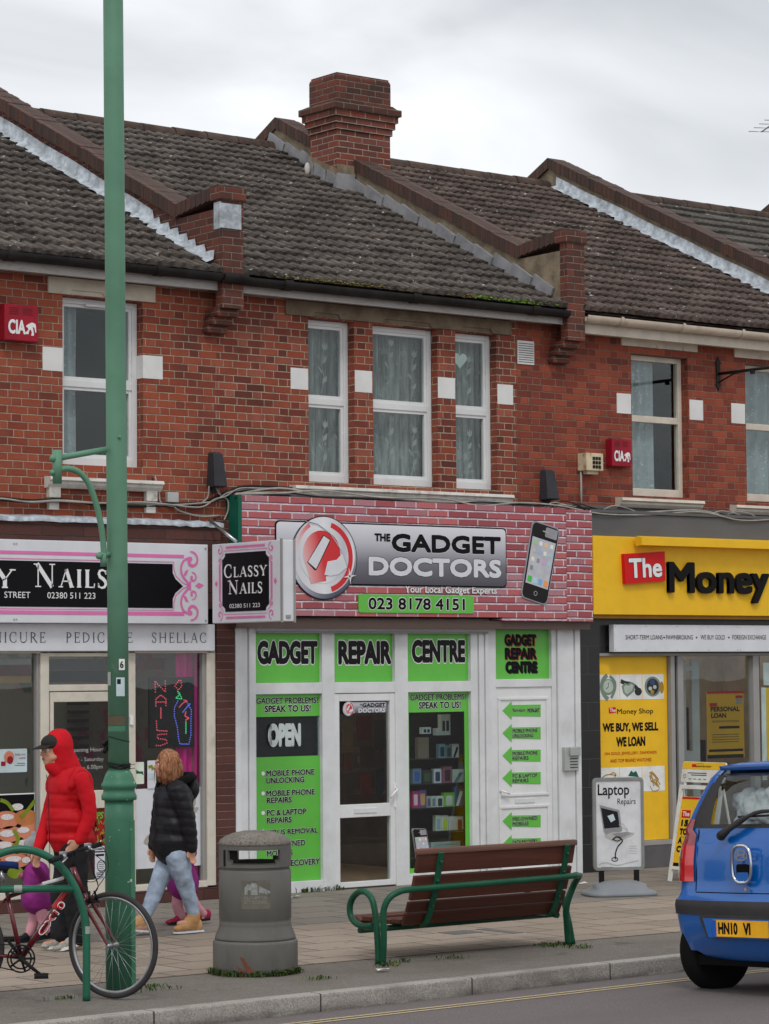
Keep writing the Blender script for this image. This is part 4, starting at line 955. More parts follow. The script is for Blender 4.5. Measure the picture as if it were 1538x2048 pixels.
def flat_phone(Y, quad, w0, parent, name='phone_picture', rows=4, dock=True, light=False):
    b = PB(Y); c = [Vector((*b.q(*p), 0)) for p in quad]    # tl, tr, br, bl
    def P(u, v): t = c[0].lerp(c[1], u); q = c[3].lerp(c[2], u); r = t.lerp(q, v); return (r.x, r.y)
    def area(u0, v0, u1, v1, w, m, rd=0.):
        b.m = m; b.prism([P(*p) for p in (rr(u0, v0, u1, v1, rd, 4) if rd else ((u0, v0), (u1, v0), (u1, v1), (u0, v1)))], w-.004, w)
    C('phone_edge', 150, 150, 156); C('phone_black', 28, 24, 24); C('screen_grey', 190, 190, 198)
    def rnd(e, w, m):
        b.m = m; pts = []
        for cx, cy, a0 in ((1-.13-e, 1-.07-e*.5, 0), (.13+e, 1-.07-e*.5, 90), (.13+e, .07+e*.5, 180), (1-.13-e, .07+e*.5, 270)):
            for i in range(6): a = R_(a0+18*i); pts.append(P(cx+.13*math.cos(a), cy+.07*math.sin(a)))
        b.prism(pts, w-.02, w)
    rnd(0, w0, 'phone_edge'); rnd(.03, w0+.002, 'phone_black')
    area(.5, .035, .93, .16, w0+.0045, 'phone_edge', .03)
    area(.4, .09, .62, .105, w0+.006, 'steel'); area(.08, .17, .92, .80, w0+.005, 'screen_grey'); area(.08, .17, .92, .20, w0+.006, 'ink_soft')
    cols = [(90, 190, 90), (235, 235, 235), (240, 170, 60), (230, 230, 225), (170, 160, 140), (90, 160, 220), (235, 225, 200), (110, 180, 210), (230, 230, 180), (80, 80, 90), (190, 120, 190), (120, 190, 215), (60, 70, 75)]
    for i, cc in enumerate(cols):
        u, v = .13+.2*(i % 4), .225+.11*(i//4); n_ = C('icon%d' % i, *[int(q*.55+105) for q in cc], var=.02); area(u+.02, v+.01, u+.125, v+.065, w0+.007, n_, .015)
    for i, cc in enumerate(((80, 190, 80), (180, 215, 235), (120, 180, 225), (240, 160, 90))):
        u = .13+.2*i; n_ = C('dock%d' % i, *cc, var=.02); area(u, .70, u+.145, .775, w0+.007, n_, .015)
    b.m = 'steel'; p = P(.5, .895); b.ring(p[0], p[1], .022, .007, w0+.006, n=16)
    return b.build(name, parent)
flat_phone(Yg, ((1064, 1040), (1119, 1058), (1092, 1212), (1040, 1194)), .012, gsign)
# boxing behind the middle sign down to the shutter
mb = MB('brown_soffit'); mb.box(gx0-.04, gx2, -.16, .0, gb-.12, gb-.036); mb.box(gx0-.04, gx2, -.02, .3, gb-.1, SHOP_T-.02); mb.build('sign_fascia', houseM)
# ------------------------------------------------------------------ yellow money shop sign (right)
Ym = -.22; mx1 = XP[3]+.1
yt, ybm = at(1361, 1077, Ym).z, at(1361, 1234, Ym).z
mb = MB('money_yellow'); mb.box(gx2+.003, mx1, Ym, -.02, ybm+.02, yt, .004); msign = mb.build('shop_sign', None, 'wide yellow money shop sign with black raised letters and red block', 'shop sign')
C('yellow_lip', 150, 105, 25); mb = MB('yellow_lip'); mb.box(gx2+.003, mx1, Ym+.03, -.02, ybm-.02, ybm+.018); mb.build('bottom_lip', msign)
b = PB(Ym, 'money_red'); b.pp([(1242, 1108), (1323, 1103), (1325, 1162), (1245, 1168)], .05, .05)
b.m = 'pure_white'; b.pt2('The', 1251, 1116, 1317, 1156, .053, 'pure_white', 'ink', off=.03, lo=.02, rot=.05); b.build('red_block', msign)
b = PB(Ym, 'ink'); z_ = lambda py: b.q(1430, py)[1]
xs = [b.q(p, 1160)[0] for p in (1332, 1533)]
b.text('Money', xs[0], z_(1206), xs[1], z_(1126), .05, off=.03, ext=.045, res=4); b.text('Shop', xs[1]+.14, z_(1206), xs[1]+.14+(xs[1]-xs[0])*.85, z_(1124), .05, off=.03, ext=.045); b.build('lettering', msign)
mb = MB('money_yellow'); tz = at(1400, 1085, Ym-.1).z; tx = at(1277, 1082, Ym-.1).x
mb.prism([(Ym-.15, tz-.05), (Ym-.06, tz-.06), (Ym-.04, tz+.03), (Ym-.08, tz+.05), (Ym-.15, tz+.03)], tx, mx1-.3, 'x')
for x in (tx+.25, tx+1.4, tx+2.2): mb.box(x, x+.03, Ym-.09, Ym+.0, tz+.03, tz+.05)
mb.build('light_trough', msign)
mb = MB('grey_board'); mb.box(gx2+.003, mx1, -.17, .0, yt-.02, at(1361, 1033, -.17).z); mb.box(gx2, mx1, -.19, -.1, at(1361, 1032, -.17).z, at(1361, 1026, -.17).z, .004); mb.box(gx2, mx1, -.02, .3, 2.6, SHOP_T-.02); mb.build('sign_fascia', houseR)
Yw = -.14
wt, wb = at(1383, 1250, Yw).z, at(1383, 1303.5, Yw).z; wx = at(1228, 1275, Yw).x
mboard = box_sign(wx, mx1, wb, wt, Yw, -.06, 'sign_white', 'sign_board', 'narrow white board listing loans and pawnbroking under the yellow sign')
b = PB(Yw, 'ink_soft')
for st, a, c_ in (('SHORT-TERM LOANS', 1251, 1325), ('PAWNBROKING', 1332, 1385.5), ('WE BUY GOLD', 1401, 1449.5), ('FOREIGN EXCHANGE', 1464.5, 1532)): b.pt(st, a, 1270, c_, 1279, .003, off=-.002)
for c_ in (1328, 1393, 1457.5): b.pe(c_, 1275, 1.6, 1.6, .003)
b.build('lettering', mboard)
b = PB(Yw, 'steel')
for px in (1231, 1292, 1354, 1417, 1475, 1480):
    for k in (wt-.02, wb+.02): b.disc(b.q(px, 1275)[0], k, .006, .003, .003, 8)
b.build('screw', mboard)
# ------------------------------------------------------------------ shop interiors
C('room_brown', 96, 80, 68, .8, var=.3, scale=2); C('room_wall_warm', 165, 146, 126, .8); C('wood_floor', 170, 140, 115)
def shop_room(parent, x0, x1, back=3.2, z1=2.72, wallm='room_brown', name='room_lining', lamp=True):
    mb = MB(wallm); y0 = .1
    mb.quad((x0, back, .02), (x1, back, .02), (x1, back, z1), (x0, back, z1)); mb.quad((x0, y0, .02), (x0, back, .02), (x0, back, z1), (x0, y0, z1)); mb.quad((x1, y0, .02), (x1, back, .02), (x1, back, z1), (x1, y0, z1))
    mb.m = 'ceiling_room'; mb.quad((x0, y0, z1), (x1, y0, z1), (x1, back, z1), (x0, back, z1)); mb.m = 'wood_floor'; mb.quad((x0, y0, .02), (x1, y0, .02), (x1, back, .02), (x0, back, .02))
    o = mb.build(name, parent)
    if lamp:
        mb = MB('ceiling_lamp')
        for k in range(3): xx = x0+(x1-x0)*(.25+.25*k); mb.box(xx-.12, xx+.12, .45, back-.35, z1-.04, z1-.01)
        mb.build('ceiling_light', parent)
    return o
M['ceiling_lamp'] = emit_mat('ceiling_lamp', (1, .92, .80), 3.)
def bars(b, spec, d=.06, w=.0, bev=.005):     # spec of pixel boxes -> raised bars
    fr = b.fr; 
    for a, t, c, bo in spec:
        x0, z0, x1, z1 = b.bx(a, t, c, bo); b.box(x0, x1, z0, z1, w-d, w, bev)
class FB(PB): pass
Yf = -.0
# ---- repair shop front: everything drawn on the plane of the wall
gshop = thing('shopfront', 'white plastic shopfront of the repair shop with lime green window graphics', 'shopfront')
shop_room(gshop, XP[1]+.35, 1.46, 3.2); shop_room(gshop, 1.5, XP[2]+.1, 1.6, wallm='dark_room', lamp=False)
def X(px, py=1500): return at(px, py, Yf).x
def Z(px, py): return at(px, py, Yf).z
zt0 = gb-.03; ztop = Z(720, 1265); ztr1, ztr0 = Z(720, 1364), Z(720, 1386)
mb = MB('shop_white'); bx = lambda a, c, z0, z1, y0=-.02, y1=.08, bev=.005: mb.box(X(a), X(c), y0, y1, z0, z1, bev)
bx(466, 478, 0, gb-.04, -.05, .1); bx(479, 494, 0, gb-.04, -.02, .1); bx(495, 508, 0, gb-.06, -.04, .08)
for a, c in ((643, 668), (789, 815), (941, 955)): bx(a, c, 0.0, ztop)
bx(956, 966, 0.0, ztop, -.035, .08); bx(967, 973, 0, gb-.06, -.05, .1)
for a, c in ((508, 643), (668, 789), (815, 941)): bx(a, c, ztr0, ztr1)
for a, c in ((508, 643), (815, 941)): bx(a, c, .0, .11)
bx(508, 973, ztop, Z(720, 1253), -.06, .08, .008); 
mb.m = 'shop_white'; frame_o = mb.build('window_frame', gshop)
C('shutter_brown', 128, 116, 106, .6, var=.25, dirt=.5, dscale=8)
mb = MB('shutter_brown'); bx(494, 971, Z(720, 1253)+.004, Z(720, 1236), -.09, .08, .01); mb.build('shutter_box', gshop)
mb = MB('aluminium'); bx(508, 970, Z(720, 1267), Z(720, 1263), -.075, -.061, .002); mb.build('shutter_rail', gshop)
# glass
mb = MB('glass'); 
for a, c, z0, z1 in ((508, 643, .11, ztr0), (668, 789, ztr1, ztop), (508, 643, ztr1, ztop), (815, 941, ztr1, ztop), (815, 941, .11, ztr0)): 
    g = MB('glass'); g.box(X(a), X(c), .03, .036, z0, z1); g.build('pane', frame_o)
# green graphics
def lime_gradient(): return 'lime'
C('word_black', 14, 12, 14, .35)
Yv = .026
for word, a, c, px in (('GADGET', 508, 643, (513, 636)), ('REPAIR', 668, 789, (675, 783)), ('CENTRE', 815, 941, (822, 931))):
    b = PB(Yv, 'lime'); b.rect(X(a)+.002, ztr1+.002, X(c)-.002, ztop-.002, .0, .003)
    cx = (a+c)/2; zz1 = at(cx, 1281 if a < 800 else 1279, Yv).z; zz0 = at(cx, 1329 if a < 800 else 1326, Yv).z
    b.text2(word, b.q(px[0], 1300)[0], zz0, b.q(px[1], 1300)[0], zz1, .003, 'word_black', 'pure_white', off=.052, lo=.035, sp=1.0); b.build('window_graphic', gshop)
def slogan(b, dx=0, dy=0):
    b.pt2('GADGET PROBLEMS?', 512+dx, 1395+dy, (636 if not dx else 624)+dx, 1407+dy, .003, 'ink', 'pure_white', off=.02, lo=.03); b.pt2('SPEAK TO US!', 529+dx, 1410+dy, (621 if not dx else 613)+dx, 1424+dy, .003, 'ink', 'pure_white', off=.035, lo=.045)
b = PB(Yv, 'lime'); zo1, zo0 = Z(576, 1433), Z(576, 1513)
b.rect(X(508)+.002, zo1, X(643)-.002, ztr0-.002, 0, .003); b.rect(X(508)+.002, .112, X(643)-.002, zo0, 0, .003); slogan(b)
for st, y0, y1, a, c in (('MOBILE PHONE', 1539, 1551, 532, 628), ('UNLOCKING', 1554, 1566, 532, 608), ('MOBILE PHONE', 1579, 1591, 532, 629), ('REPAIRS', 1594, 1606, 533, 583), ('PC & LAPTOP', 1618, 1630, 533, 612), ('REPAIRS', 1634, 1646, 533, 583), ('VIRUS REMOVAL', 1657, 1668, 533, 635), ('PRE-OWNED', 1681, 1693, 533, 610), ('MOBILES', 1700, 1712, 533, 585), ('DATA RECOVERY', 1719, 1732, 533, 639)):
    b.pt2(st, a, y0, c, y1, .003, 'ink', 'pure_white', off=.03, lo=.035)
for y in (1547, 1587, 1626, 1663, 1688, 1727): b.pe(526, y, 3.4, 4, .003, 'pure_white', 14)
b.build('window_graphic', gshop)
C('open_grey', 196, 206, 204)
C('night', 24, 26, 32); b = PB(.06, 'night'); b.rect(X(508), zo0-.05, X(643)+.1, zo1+.03, 0, .003); b.build('window_backing', gshop)
b = PB(.024, 'open_grey'); b.pt('OPEN', 534, 1446, 603, 1494, .004, off=.06); b.m = 'ink'; b.pt('GADGET DOCTORS', 524.5, 1467, 557, 1473, .006, off=0, rot=PI/2); b.build('open_sign_lettering', gshop)
# right window: lime border and goods inside
b = PB(Yv, 'lime'); zi1 = Z(878, 1424); e = .035
b.rect(X(816), zi1, X(941)-.002, ztr0-.002, 0, .003); b.rect(X(816), .112, X(816)+e, zi1, 0, .003); b.rect(X(941)-e*1.6, .112, X(941)-.002, zi1, 0, .003); b.rect(X(816)+e, .112, X(941)-e*1.6, .16, 0, .003)
slogan(b, 308, -7); b.build('window_graphic', gshop)
# half drawn banner of a mobile phone
flat_phone(Yv, ((823, 1657), (851, 1657), (866, 1735), (836, 1745)), .01, gshop, 'phone_graphic')
# shelves and stock
Yd = .30; zx = lambda u: 820+u*.1759; zy = lambda v: 1400+v*.1759
shelf = thing('display_shelves', 'dark display shelving behind the green bordered repair shop window', 'shelves')
C('shelf_dark', 40, 36, 34)
for v in (672, 958, 1232, 1505, 1800):
    b = PB(Yd, 'shelf_dark'); x0, z = b.q(zx(-10), zy(v)); x1, _ = b.q(zx(660), zy(v)); b.fr = None; b.box(x0-.05, x1+.12, Yd-.06, Yd+.2, z-.012, z, .002); b.build('shelf', shelf)
b = PB(.55, 'shelf_dark'); x0, z0, x1, z1 = b.bx(800, 1420, 985, 1775); b.rect(x0, .1, x1, z1+.1, 0, .02); b.build('back_panel', shelf)
stock = [('white carton with two dark handsets on the top shelf', 350, 165, 460, 400, (205, 208, 196), (40, 46, 60)), ('small white card with two dark lenses on the top shelf', 140, 310, 240, 385, (210, 215, 222), (50, 52, 60)), ('low white card beside the handset carton', 292, 320, 348, 402, (196, 200, 196), None),
 ('tan fabric pouch at the left of the second shelf', 90, 425, 215, 665, (120, 108, 92), None), ('blue blister pack on the second shelf', 330, 500, 405, 667, (110, 150, 165), (40, 50, 56)), ('teal grey blister pack on the second shelf', 410, 512, 478, 667, (104, 128, 130), (50, 66, 66)), ('white pack with a black diagonal on the second shelf', 482, 500, 558, 667, (208, 212, 208), (20, 20, 22)),
 ('pale blue pack at the left of the third shelf', 32, 780, 130, 950, (100, 118, 140), (50, 90, 150)), ('dark green pack on the third shelf', 142, 800, 250, 950, (48, 52, 50), (60, 90, 60)), ('black and white carton on the third shelf', 272, 782, 358, 950, (196, 200, 204), (60, 60, 100)), ('dusky pink pack on the third shelf', 372, 755, 478, 950, (150, 96, 116), (70, 44, 60)), ('white carton with a cable picture on the third shelf', 486, 788, 614, 950, (190, 205, 190), (80, 110, 130)),
 ('magenta carton at the left of the fourth shelf', 30, 1035, 98, 1226, (190, 60, 110), (225, 190, 210)), ('purple carton on the fourth shelf', 102, 1025, 186, 1226, (120, 78, 140), (190, 150, 90)), ('narrow clear pack on the fourth shelf', 190, 1092, 240, 1226, (150, 156, 160), (90, 90, 100)), ('narrow white pack on the fourth shelf', 244, 1092, 298, 1226, (178, 186, 186), (120, 120, 130)), ('white and teal pack on the fourth shelf', 302, 1090, 382, 1226, (196, 206, 200), (50, 60, 66)), ('lime carton with an oval device on the fourth shelf', 386, 1052, 506, 1226, (130, 190, 60), (210, 220, 210)), ('blue carton with white shapes on the fourth shelf', 510, 980, 612, 1226, (50, 100, 140), (225, 228, 225)),
 ('white box with a pale blue phone on the lowest shelf', 292, 1312, 356, 1500, (206, 212, 190), (150, 175, 205)), ('white box with a yellow green phone on the lowest shelf', 360, 1312, 434, 1500, (212, 214, 204), (196, 214, 50)), ('plain white phone box on the lowest shelf', 440, 1322, 522, 1500, (214, 212, 204), (200, 205, 196)), ('white box with a dark red phone on the lowest shelf', 526, 1322, 607, 1500, (212, 208, 204), (140, 28, 38)),
 ('pale leaflet leaning at the bottom of the shop window', 240, 1610, 575, 1796, (160, 180, 176), (120, 136, 134))]
for i, (lab, a, t, c, bo, col, inn) in enumerate(stock):
    Yb_ = Yd; m1 = C('stock%d' % i, *col, var=.08); b = PB(Yb_, m1); x0, z0, x1, z1 = b.bx(zx(a), zy(t), zx(c), zy(bo)); b.fr = None
    b.box(x0, x1, Yb_, Yb_+.05, z0, z1, .002); o = b.build('product_box', None, lab, 'product box', 'goods in the shop window')
    if inn:
        m2 = C('print%d' % i, *inn, var=.1); b = MB(m2, Matrix.Translation((0, Yb_, 0)) @ FACE); w, h = x1-x0, z1-z0
        if 'two dark' in lab:
            for k in (.3, .7): b.rect(x0+w*(k-.14), z0+h*.2, x0+w*(k+.14), z0+h*.7, .002, .002, w*.05)
        elif 'leaflet' in lab:
            for k in range(5): b.rect(x0+w*.1, z0+h*(.2+k*.15), x0+w*.9, z0+h*(.24+k*.15), .002)
        elif 'diagonal' in lab or 'cable' in lab or 'shapes' in lab:
            b.prism([(x0+w*.1, z0+h*.1), (x0+w*.4, z0+h*.1), (x0+w*.9, z0+h*.75), (x0+w*.6, z0+h*.8)], 0, .002)
        else: b.rect(x0+w*.2, z0+h*.15, x0+w*.8, z0+h*.8, .002, .002, w*.15)
        b.build('print', o)
# blurred goods and posters deeper in the shop
for i, (a, t, c, bo, col) in enumerate(((686, 1440, 706, 1500, (120, 90, 60)), (712, 1432, 745, 1480, (110, 44, 38)), (720, 1492, 748, 1532, (90, 66, 44)), (690, 1506, 702, 1540, (130, 70, 30)), (722, 1548, 742, 1596, (150, 60, 40)), (748, 1440, 770, 1500, (70, 60, 50)), (752, 1540, 768, 1590, (60, 70, 84)), (716, 1512, 734, 1526, (100, 110, 80)))):
    b = PB(1.1+.1*i, C('poster_in%d' % i, *col)); x0, z0, x1, z1 = b.bx(a, t, c, bo); b.rect(x0, z0, x1, z1, 0, .01); b.build('wall_card', gshop)
b = PB(1.9, C('rack_brown', 96, 78, 62)); 
for k in range(5): x0, z0, x1, z1 = b.bx(640, 1420+k*42, 800, 1452+k*42); b.rect(x0, z0, x1, z1, 0, .1)
b.build('rack', gshop)
# shop door
def upvc_door(label, a, t, c, panes, fwpx=9, name='shop_door', handle=None, plate=None, solid=False, glassm='glass_dark'):
    x0, x1, z1, z0 = X(a), X(c), Z((a+c)/2, t), .015
    root = None; mb = MB('white_upvc'); f = fwpx
    xi0, xi1 = X(a+f), X(c-f); y0, y1 = -.012, .05
    mb.box(x0, xi0, y0, y1, z0, z1, .006); mb.box(xi1, x1, y0, y1, z0, z1, .006)
    zs = [z1] + [q for p in panes for q in p] + [z0]
    for i in range(0, len(zs), 2): mb.box(xi0, xi1, y0, y1, zs[i+1], zs[i], .006)
    return mb, xi0, xi1
zu1, zu0, zl1, zl0 = Z(727, 1402), Z(727, 1608), Z(727, 1634), Z(727, 1762)
mb, xi0, xi1 = upvc_door('', 668, 1387, 789, [(zu1, zu0), (zl1, zl0)], 10)
door = mb.build('shop_door', gshop)
g = MB('glass_dark'); g.box(xi0, xi1, .015, .021, zu0, zu1); g.box(xi0, xi1, .015, .021, zl0, zl1); g.build('pane', door)
mb = MB('shop_white'); mb.box(X(706), X(751), -.02, -.011, Z(728, 1626), Z(728, 1616), .003); mb.build('letter_plate', door)
mb = MB('pure_white'); hx = X(787); mb.box(hx-.012, hx+.012, -.022, -.01, Z(787, 1615), Z(787, 1566), .003); mb.tube([(hx, -.03, Z(787, 1578)), (hx, -.06, Z(787, 1578)), (hx-.09, -.06, Z(787, 1586)-.04)], .011); mb.build('handle', door)
b = PB(.012); b.pr(679, 1402, 772, 1427, .003, .002, 'ink'); b.pr(698, 1404, 772, 1426, .0045, .002, 'plate_silver2' if 'plate_silver2' in M else grad_mat('plate_silver2', (0, 1), Z(727, 1427), Z(727, 1403), [(0, sr(60, 58, 66)), (.5, sr(150, 150, 160)), (1, sr(225, 225, 230))]), .02)
b.pt2('GADGET', 724, 1406, 770, 1414, .005, 'ink', 'sign_white', off=.05, lo=.02); b.pt2('DOCTORS', 716, 1416, 770, 1425, .005, 'sign_white', 'ink', off=.05, lo=.02); b.m = 'ink'; b.pt('THE', 719, 1408, 724, 1411, .006, off=.03); b.build('door_sticker', door)
logo(.012, 696, 1418, 15, .008, 'door_logo', door)
# side entrance
mb = MB('shop_white'); zse = gb-.06
bx(974, 990, 0, zse, -.03, .1); bx(1103, 1112, .0, zse, -.02, .08); bx(990, 1103, Z(1046, 1252), zse); bx(990, 1103, Z(1046, 1374), Z(1046, 1358)); bx(1113, 1145, 0, zse, -.04, .1); bx(1146, 1156, 0, zse, -.055, .1)
side = mb.build('side_entrance', None, 'white side entrance with green arrows on its door right of the repair shop', 'entrance')
g = MB('glass'); g.box(X(990), X(1103), .03, .036, Z(1046, 1358), Z(1046, 1252)); g.build('pane', side)
C('lime_shaded', 84, 176, 70)
b = PB(.026, 'lime'); b.rect(X(990), Z(1046, 1358), X(1103), Z(1046, 1252), 0, .003)
for k, st in enumerate(('GADGET', 'REPAIR', 'CENTRE')):
    for j, mm in ((1, 'alarm_red' if k < 2 else 'ink_soft'), (0, 'ink')):
        b.m = mm; b.pt(st, 1008+k+j*2, 1268+27*k+j*2, 1072+k+j*2, 1292+27*k+j*2, .004-j*.002, off=.06)
b.build('fanlight_graphic', side)
mb = MB('white_upvc'); dx0, dx1, dz1 = X(990), X(1103), Z(1046, 1374)
mb.box(dx0, dx1, -.005, .05, .005, dz1, .004); p_in = (X(1000), X(1092)); 
for z0, z1 in ((Z(1046, 1592), Z(1046, 1394)), (Z(1046, 1740), Z(1046, 1610))):
    e = .03
    mb.box(p_in[0]-e, p_in[1]+e, -.018, -.0051, z1-e, z1, .006); mb.box(p_in[0]-e, p_in[1]+e, -.018, -.0051, z0, z0+e, .006); mb.box(p_in[0]-e, p_in[0], -.018, -.0051, z0+e, z1-e, .006); mb.box(p_in[1], p_in[1]+e, -.018, -.0051, z0+e, z1-e, .006)
sd_ = mb.build('door', side)
mb = MB('pure_white'); hx = X(997); zz = Z(997, 1582); mb.box(hx-.012, hx+.012, -.016, -.006, zz-.16, zz+.05, .003); mb.tube([(hx, -.02, zz), (hx, -.055, zz), (hx+.10, -.055, zz-.03)], .011); mb.build('handle', sd_)
mb = MB('shop_white'); mb.box(X(1028), X(1067), -.014, -.0051, Z(1046, 1606), Z(1046, 1597), .003); mb.build('letter_plate', sd_)
for y, l1, l2 in ((1421, '9am-6pm MON-SAT', None), (1466, 'MOBILE PHONE', 'UNLOCKING'), (1511, 'MOBILE PHONE', 'REPAIRS'), (1556, 'PC & LAPTOP', 'REPAIRS'), (1642, 'PRE-OWNED', 'MOBILES'), (1688, 'DATA RECOVERY', 'SERVICE')):
    b = PB(-.006, 'lime'); b.pp([(1005, y), (1023, y-18), (1023, y-11), (1081, y-12), (1081, y+12), (1023, y+11), (1023, y+18)], .004, .003)
    if l2: b.pt2(l1, 1024, y-9, 1074, y-1, .0045, 'ink', 'pure_white', off=.03, lo=.03); b.pt2(l2, 1024, y+1, 1024+len(l2)*4.6, y+9, .0045, 'ink', 'pure_white', off=.03, lo=.03)
    else: b.pt2('9am-6pm', 1024, y-5, 1049, y+5, .0045, 'ink', 'pure_white', off=.02, lo=.03); b.pt2('MON-SAT', 1054, y-5, 1078, y+4, .0045, 'ink', 'pure_white', off=.04, lo=.03)
    b.build('arrow_sticker', sd_)
C('intercom_grey', 168, 172, 168, .4)
mb = MB('intercom_grey'); x0, x1, z0, z1 = X(1119), X(1147), Z(1133, 1541), Z(1133, 1494); mb.box(x0, x1, -.085, -.041, z0, z1, .006); mb.box(x0+.06, x1+.006, -.11, -.085, z1-.09, z1, .006)
ic = mb.build('intercom', None, 'grey door entry intercom on the white post beside the arrow door', 'intercom')
mb = MB('dark_plastic')
for k in range(4): mb.box(x0+.07, x1-.02, -.088, -.0851, z0+.03+k*.03, z0+.04+k*.03)
mb.build('button', ic)
# ------------------------------------------------------------------ money shop front
mshop = thing('shopfront', 'black tiled shopfront of the money shop with a yellow window poster', 'shopfront')
shop_room(mshop, X(1200)+.1, mx1, 2.0, 2.72, 'room_wall_warm')
mb = MB('black_tile'); mb.box(gx2-.06, X(1195), -.05, .12, 0, ybm); mb.box(X(1195), mx1, -.03, .12, Z(1383, 1312), ybm); mb.build('tiled_pier', mshop)
C('riser_grey', 92, 90, 90, .6, var=.1)
mb = MB('riser_grey'); mb.box(X(1195), X(1345), -.03, .1, 0, Z(1270, 1688)); mb.build('stall_riser', mshop)
mb = MB('aluminium'); zp1, zp0 = Z(1266, 1312), Z(1266, 1683)
mb.box(X(1195), X(1345), -.035, .06, zp0-.05, zp0, .004); mb.box(X(1340), X(1348), -.03, .06, zp0, zp1, .004); mb.box(X(1354), X(1365), -.03, .06, 0, zp1, .004); mb.box(X(1195), mx1, -.033, .06, zp1, zp1+.03, .004); mb.box(X(1505), X(1517), -.03, .06, 0, zp1, .004)
wf = mb.build('window_frame', mshop)
mb = MB('dark_plastic'); mb.box(X(1348), X(1354), .0, .06, 0, zp1); mb.box(X(1517), X(1522), .0, .06, 0, zp1); mb.build('frame_gap', mshop)
g = MB('glass'); g.box(X(1195), X(1340), .03, .036, zp0, zp1); g.box(X(1365), X(1505), .03, .036, .05, zp1); g.box(X(1522), mx1, .03, .036, .3, zp1); g.build('pane', wf)
# door leaf seen through the entrance
mb = MB('aluminium'); 
for a, t, c, bo in ((1366, 1318, 1371, 1740), (1383, 1318, 1398, 1740), (1371, 1333, 1383, 1342), (1371, 1502, 1383, 1540)):
    b_ = at((a+c)/2, (t+bo)/2, .16); mb.box(at(a, 1500, .16).x, at(c, 1500, .16).x, .14, .18, at((a+c)/2, bo, .16).z if bo < 1740 else .05, at((a+c)/2, t, .16).z, .003)
mb.build('door_leaf', mshop)
b = PB(-.005, 'money_yellow'); b.fr = Matrix.Translation((0, .022, 0)) @ FACE; b.Y = .022; yx0, yx1 = X(1196), X(1339)-.004
b.rect(yx0, zp0+.004, yx1, zp1-.004, 0, .003)
C('photo_white', 222, 224, 222); b.m = 'photo_white'; b.pr(1196, 1349, 1327, 1399, .002); b.pr(1196, 1534, 1329, 1584, .002)
for x in (1239, 1284): b.m = 'money_yellow'; b.pr(x-.5, 1349, x+.5, 1399, .0025); b.pr(x-.5, 1534, x+.5, 1584, .0025)
C('watch_green', 120, 138, 122); C('watch_dark', 50, 48, 50); C('watch_face', 178, 190, 176); C('gold', 176, 132, 50, .35); C('blue_dial', 60, 74, 120)
b.m = 'watch_green'; b.pl([(1214, 1350), (1206, 1360), (1203, 1375), (1208, 1390), (1216, 1399)], .05, .003, sub=4); b.pl([(1219, 1352), (1229, 1364), (1229, 1380), (1222, 1396)], .035, .003, sub=4)
b.pe(1216, 1374, 13, 16, .0035, 'watch_green'); b.pe(1216, 1373, 10, 13, .004, 'watch_face'); b.m = 'watch_dark'; b.pl([(1216, 1365), (1216, 1374), (1212, 1378)], .008, .0045)
b.m = 'watch_dark'; b.pl([(1241, 1362), (1250, 1366), (1266, 1370), (1282, 1386)], .045, .0032, sub=4); b.m = 'watch_green'; b.pp([(1243, 1372), (1249, 1366), (1255, 1368), (1261, 1364), (1269, 1368), (1268, 1382), (1254, 1394), (1246, 1386)], .0045); b.m = 'watch_face'; b.pp([(1247, 1374), (1251, 1370), (1256, 1372), (1262, 1368), (1266, 1371), (1264, 1381), (1254, 1389), (1249, 1384)], .0052)
b.pe(1276, 1383, 7, 8, .004, 'watch_dark'); b.pe(1305, 1373, 16, 20, .004, 'watch_green'); b.pe(1305, 1373, 12, 16, .0045, 'watch_dark'); b.pe(1304, 1364, 5, 6, .005, 'blue_dial'); b.pe(1300, 1377, 3.5, 4, .005, 'watch_face'); b.pe(1309, 1374, 3.5, 4, .005, 'watch_face'); b.pe(1304, 1384, 3.5, 4, .005, 'gold'); b.pe(1323, 1375, 4, 12, .0042, 'gold')
b.m = 'gold'; b.pl([(1203, 1556), (1212, 1550), (1222, 1549), (1232, 1551)], .012, .004, sub=3); b.pl([(1220, 1549), (1226, 1545), (1231, 1549), (1228, 1556)], .010, .004, sub=3)
b.m = 'green_paint'; b.pp([(1256, 1552), (1262, 1541), (1266, 1545), (1272, 1542), (1277, 1554)], .004)
for i in range(9): b.m = 'gold'; a = i*.8; b.pl([(1307+9*math.cos(a), 1559+15*math.sin(a*1.3)), (1307+5*math.cos(a+1), 1555+12*math.sin(a+2)), (1309+11*math.cos(a+2.3), 1560+14*math.sin(a+3))], .012, .004+i*.0002, sub=4)
b.pl([(1300, 1572), (1306, 1582), (1318, 1578), (1314, 1566)], .008, .004, sub=4)
b.m = 'money_red'; b.pp([(1217, 1416), (1231, 1414), (1232, 1425), (1218, 1427)], .003); b.m = 'pure_white'; b.pt('The', 1219, 1417, 1231, 1424, .0045, off=.03)
b.m = 'ink'; b.pt('Money Shop', 1234, 1417, 1306, 1430.5, .003, off=.008)
b.pt('WE BUY, WE SELL', 1205, 1445, 1316.5, 1465, .003, off=.045); b.pt('WE LOAN', 1232, 1473, 1290.5, 1493, .003, off=.045)
b.m = 'text_red'; b.pt('ON GOLD, JEWELLERY, DIAMONDS', 1209, 1503, 1313, 1510.5, .003, off=.015); b.pt('AND TOP BRAND WATCHES', 1220, 1517, 1302.5, 1524, .003, off=.015)
b.build('window_poster', mshop)
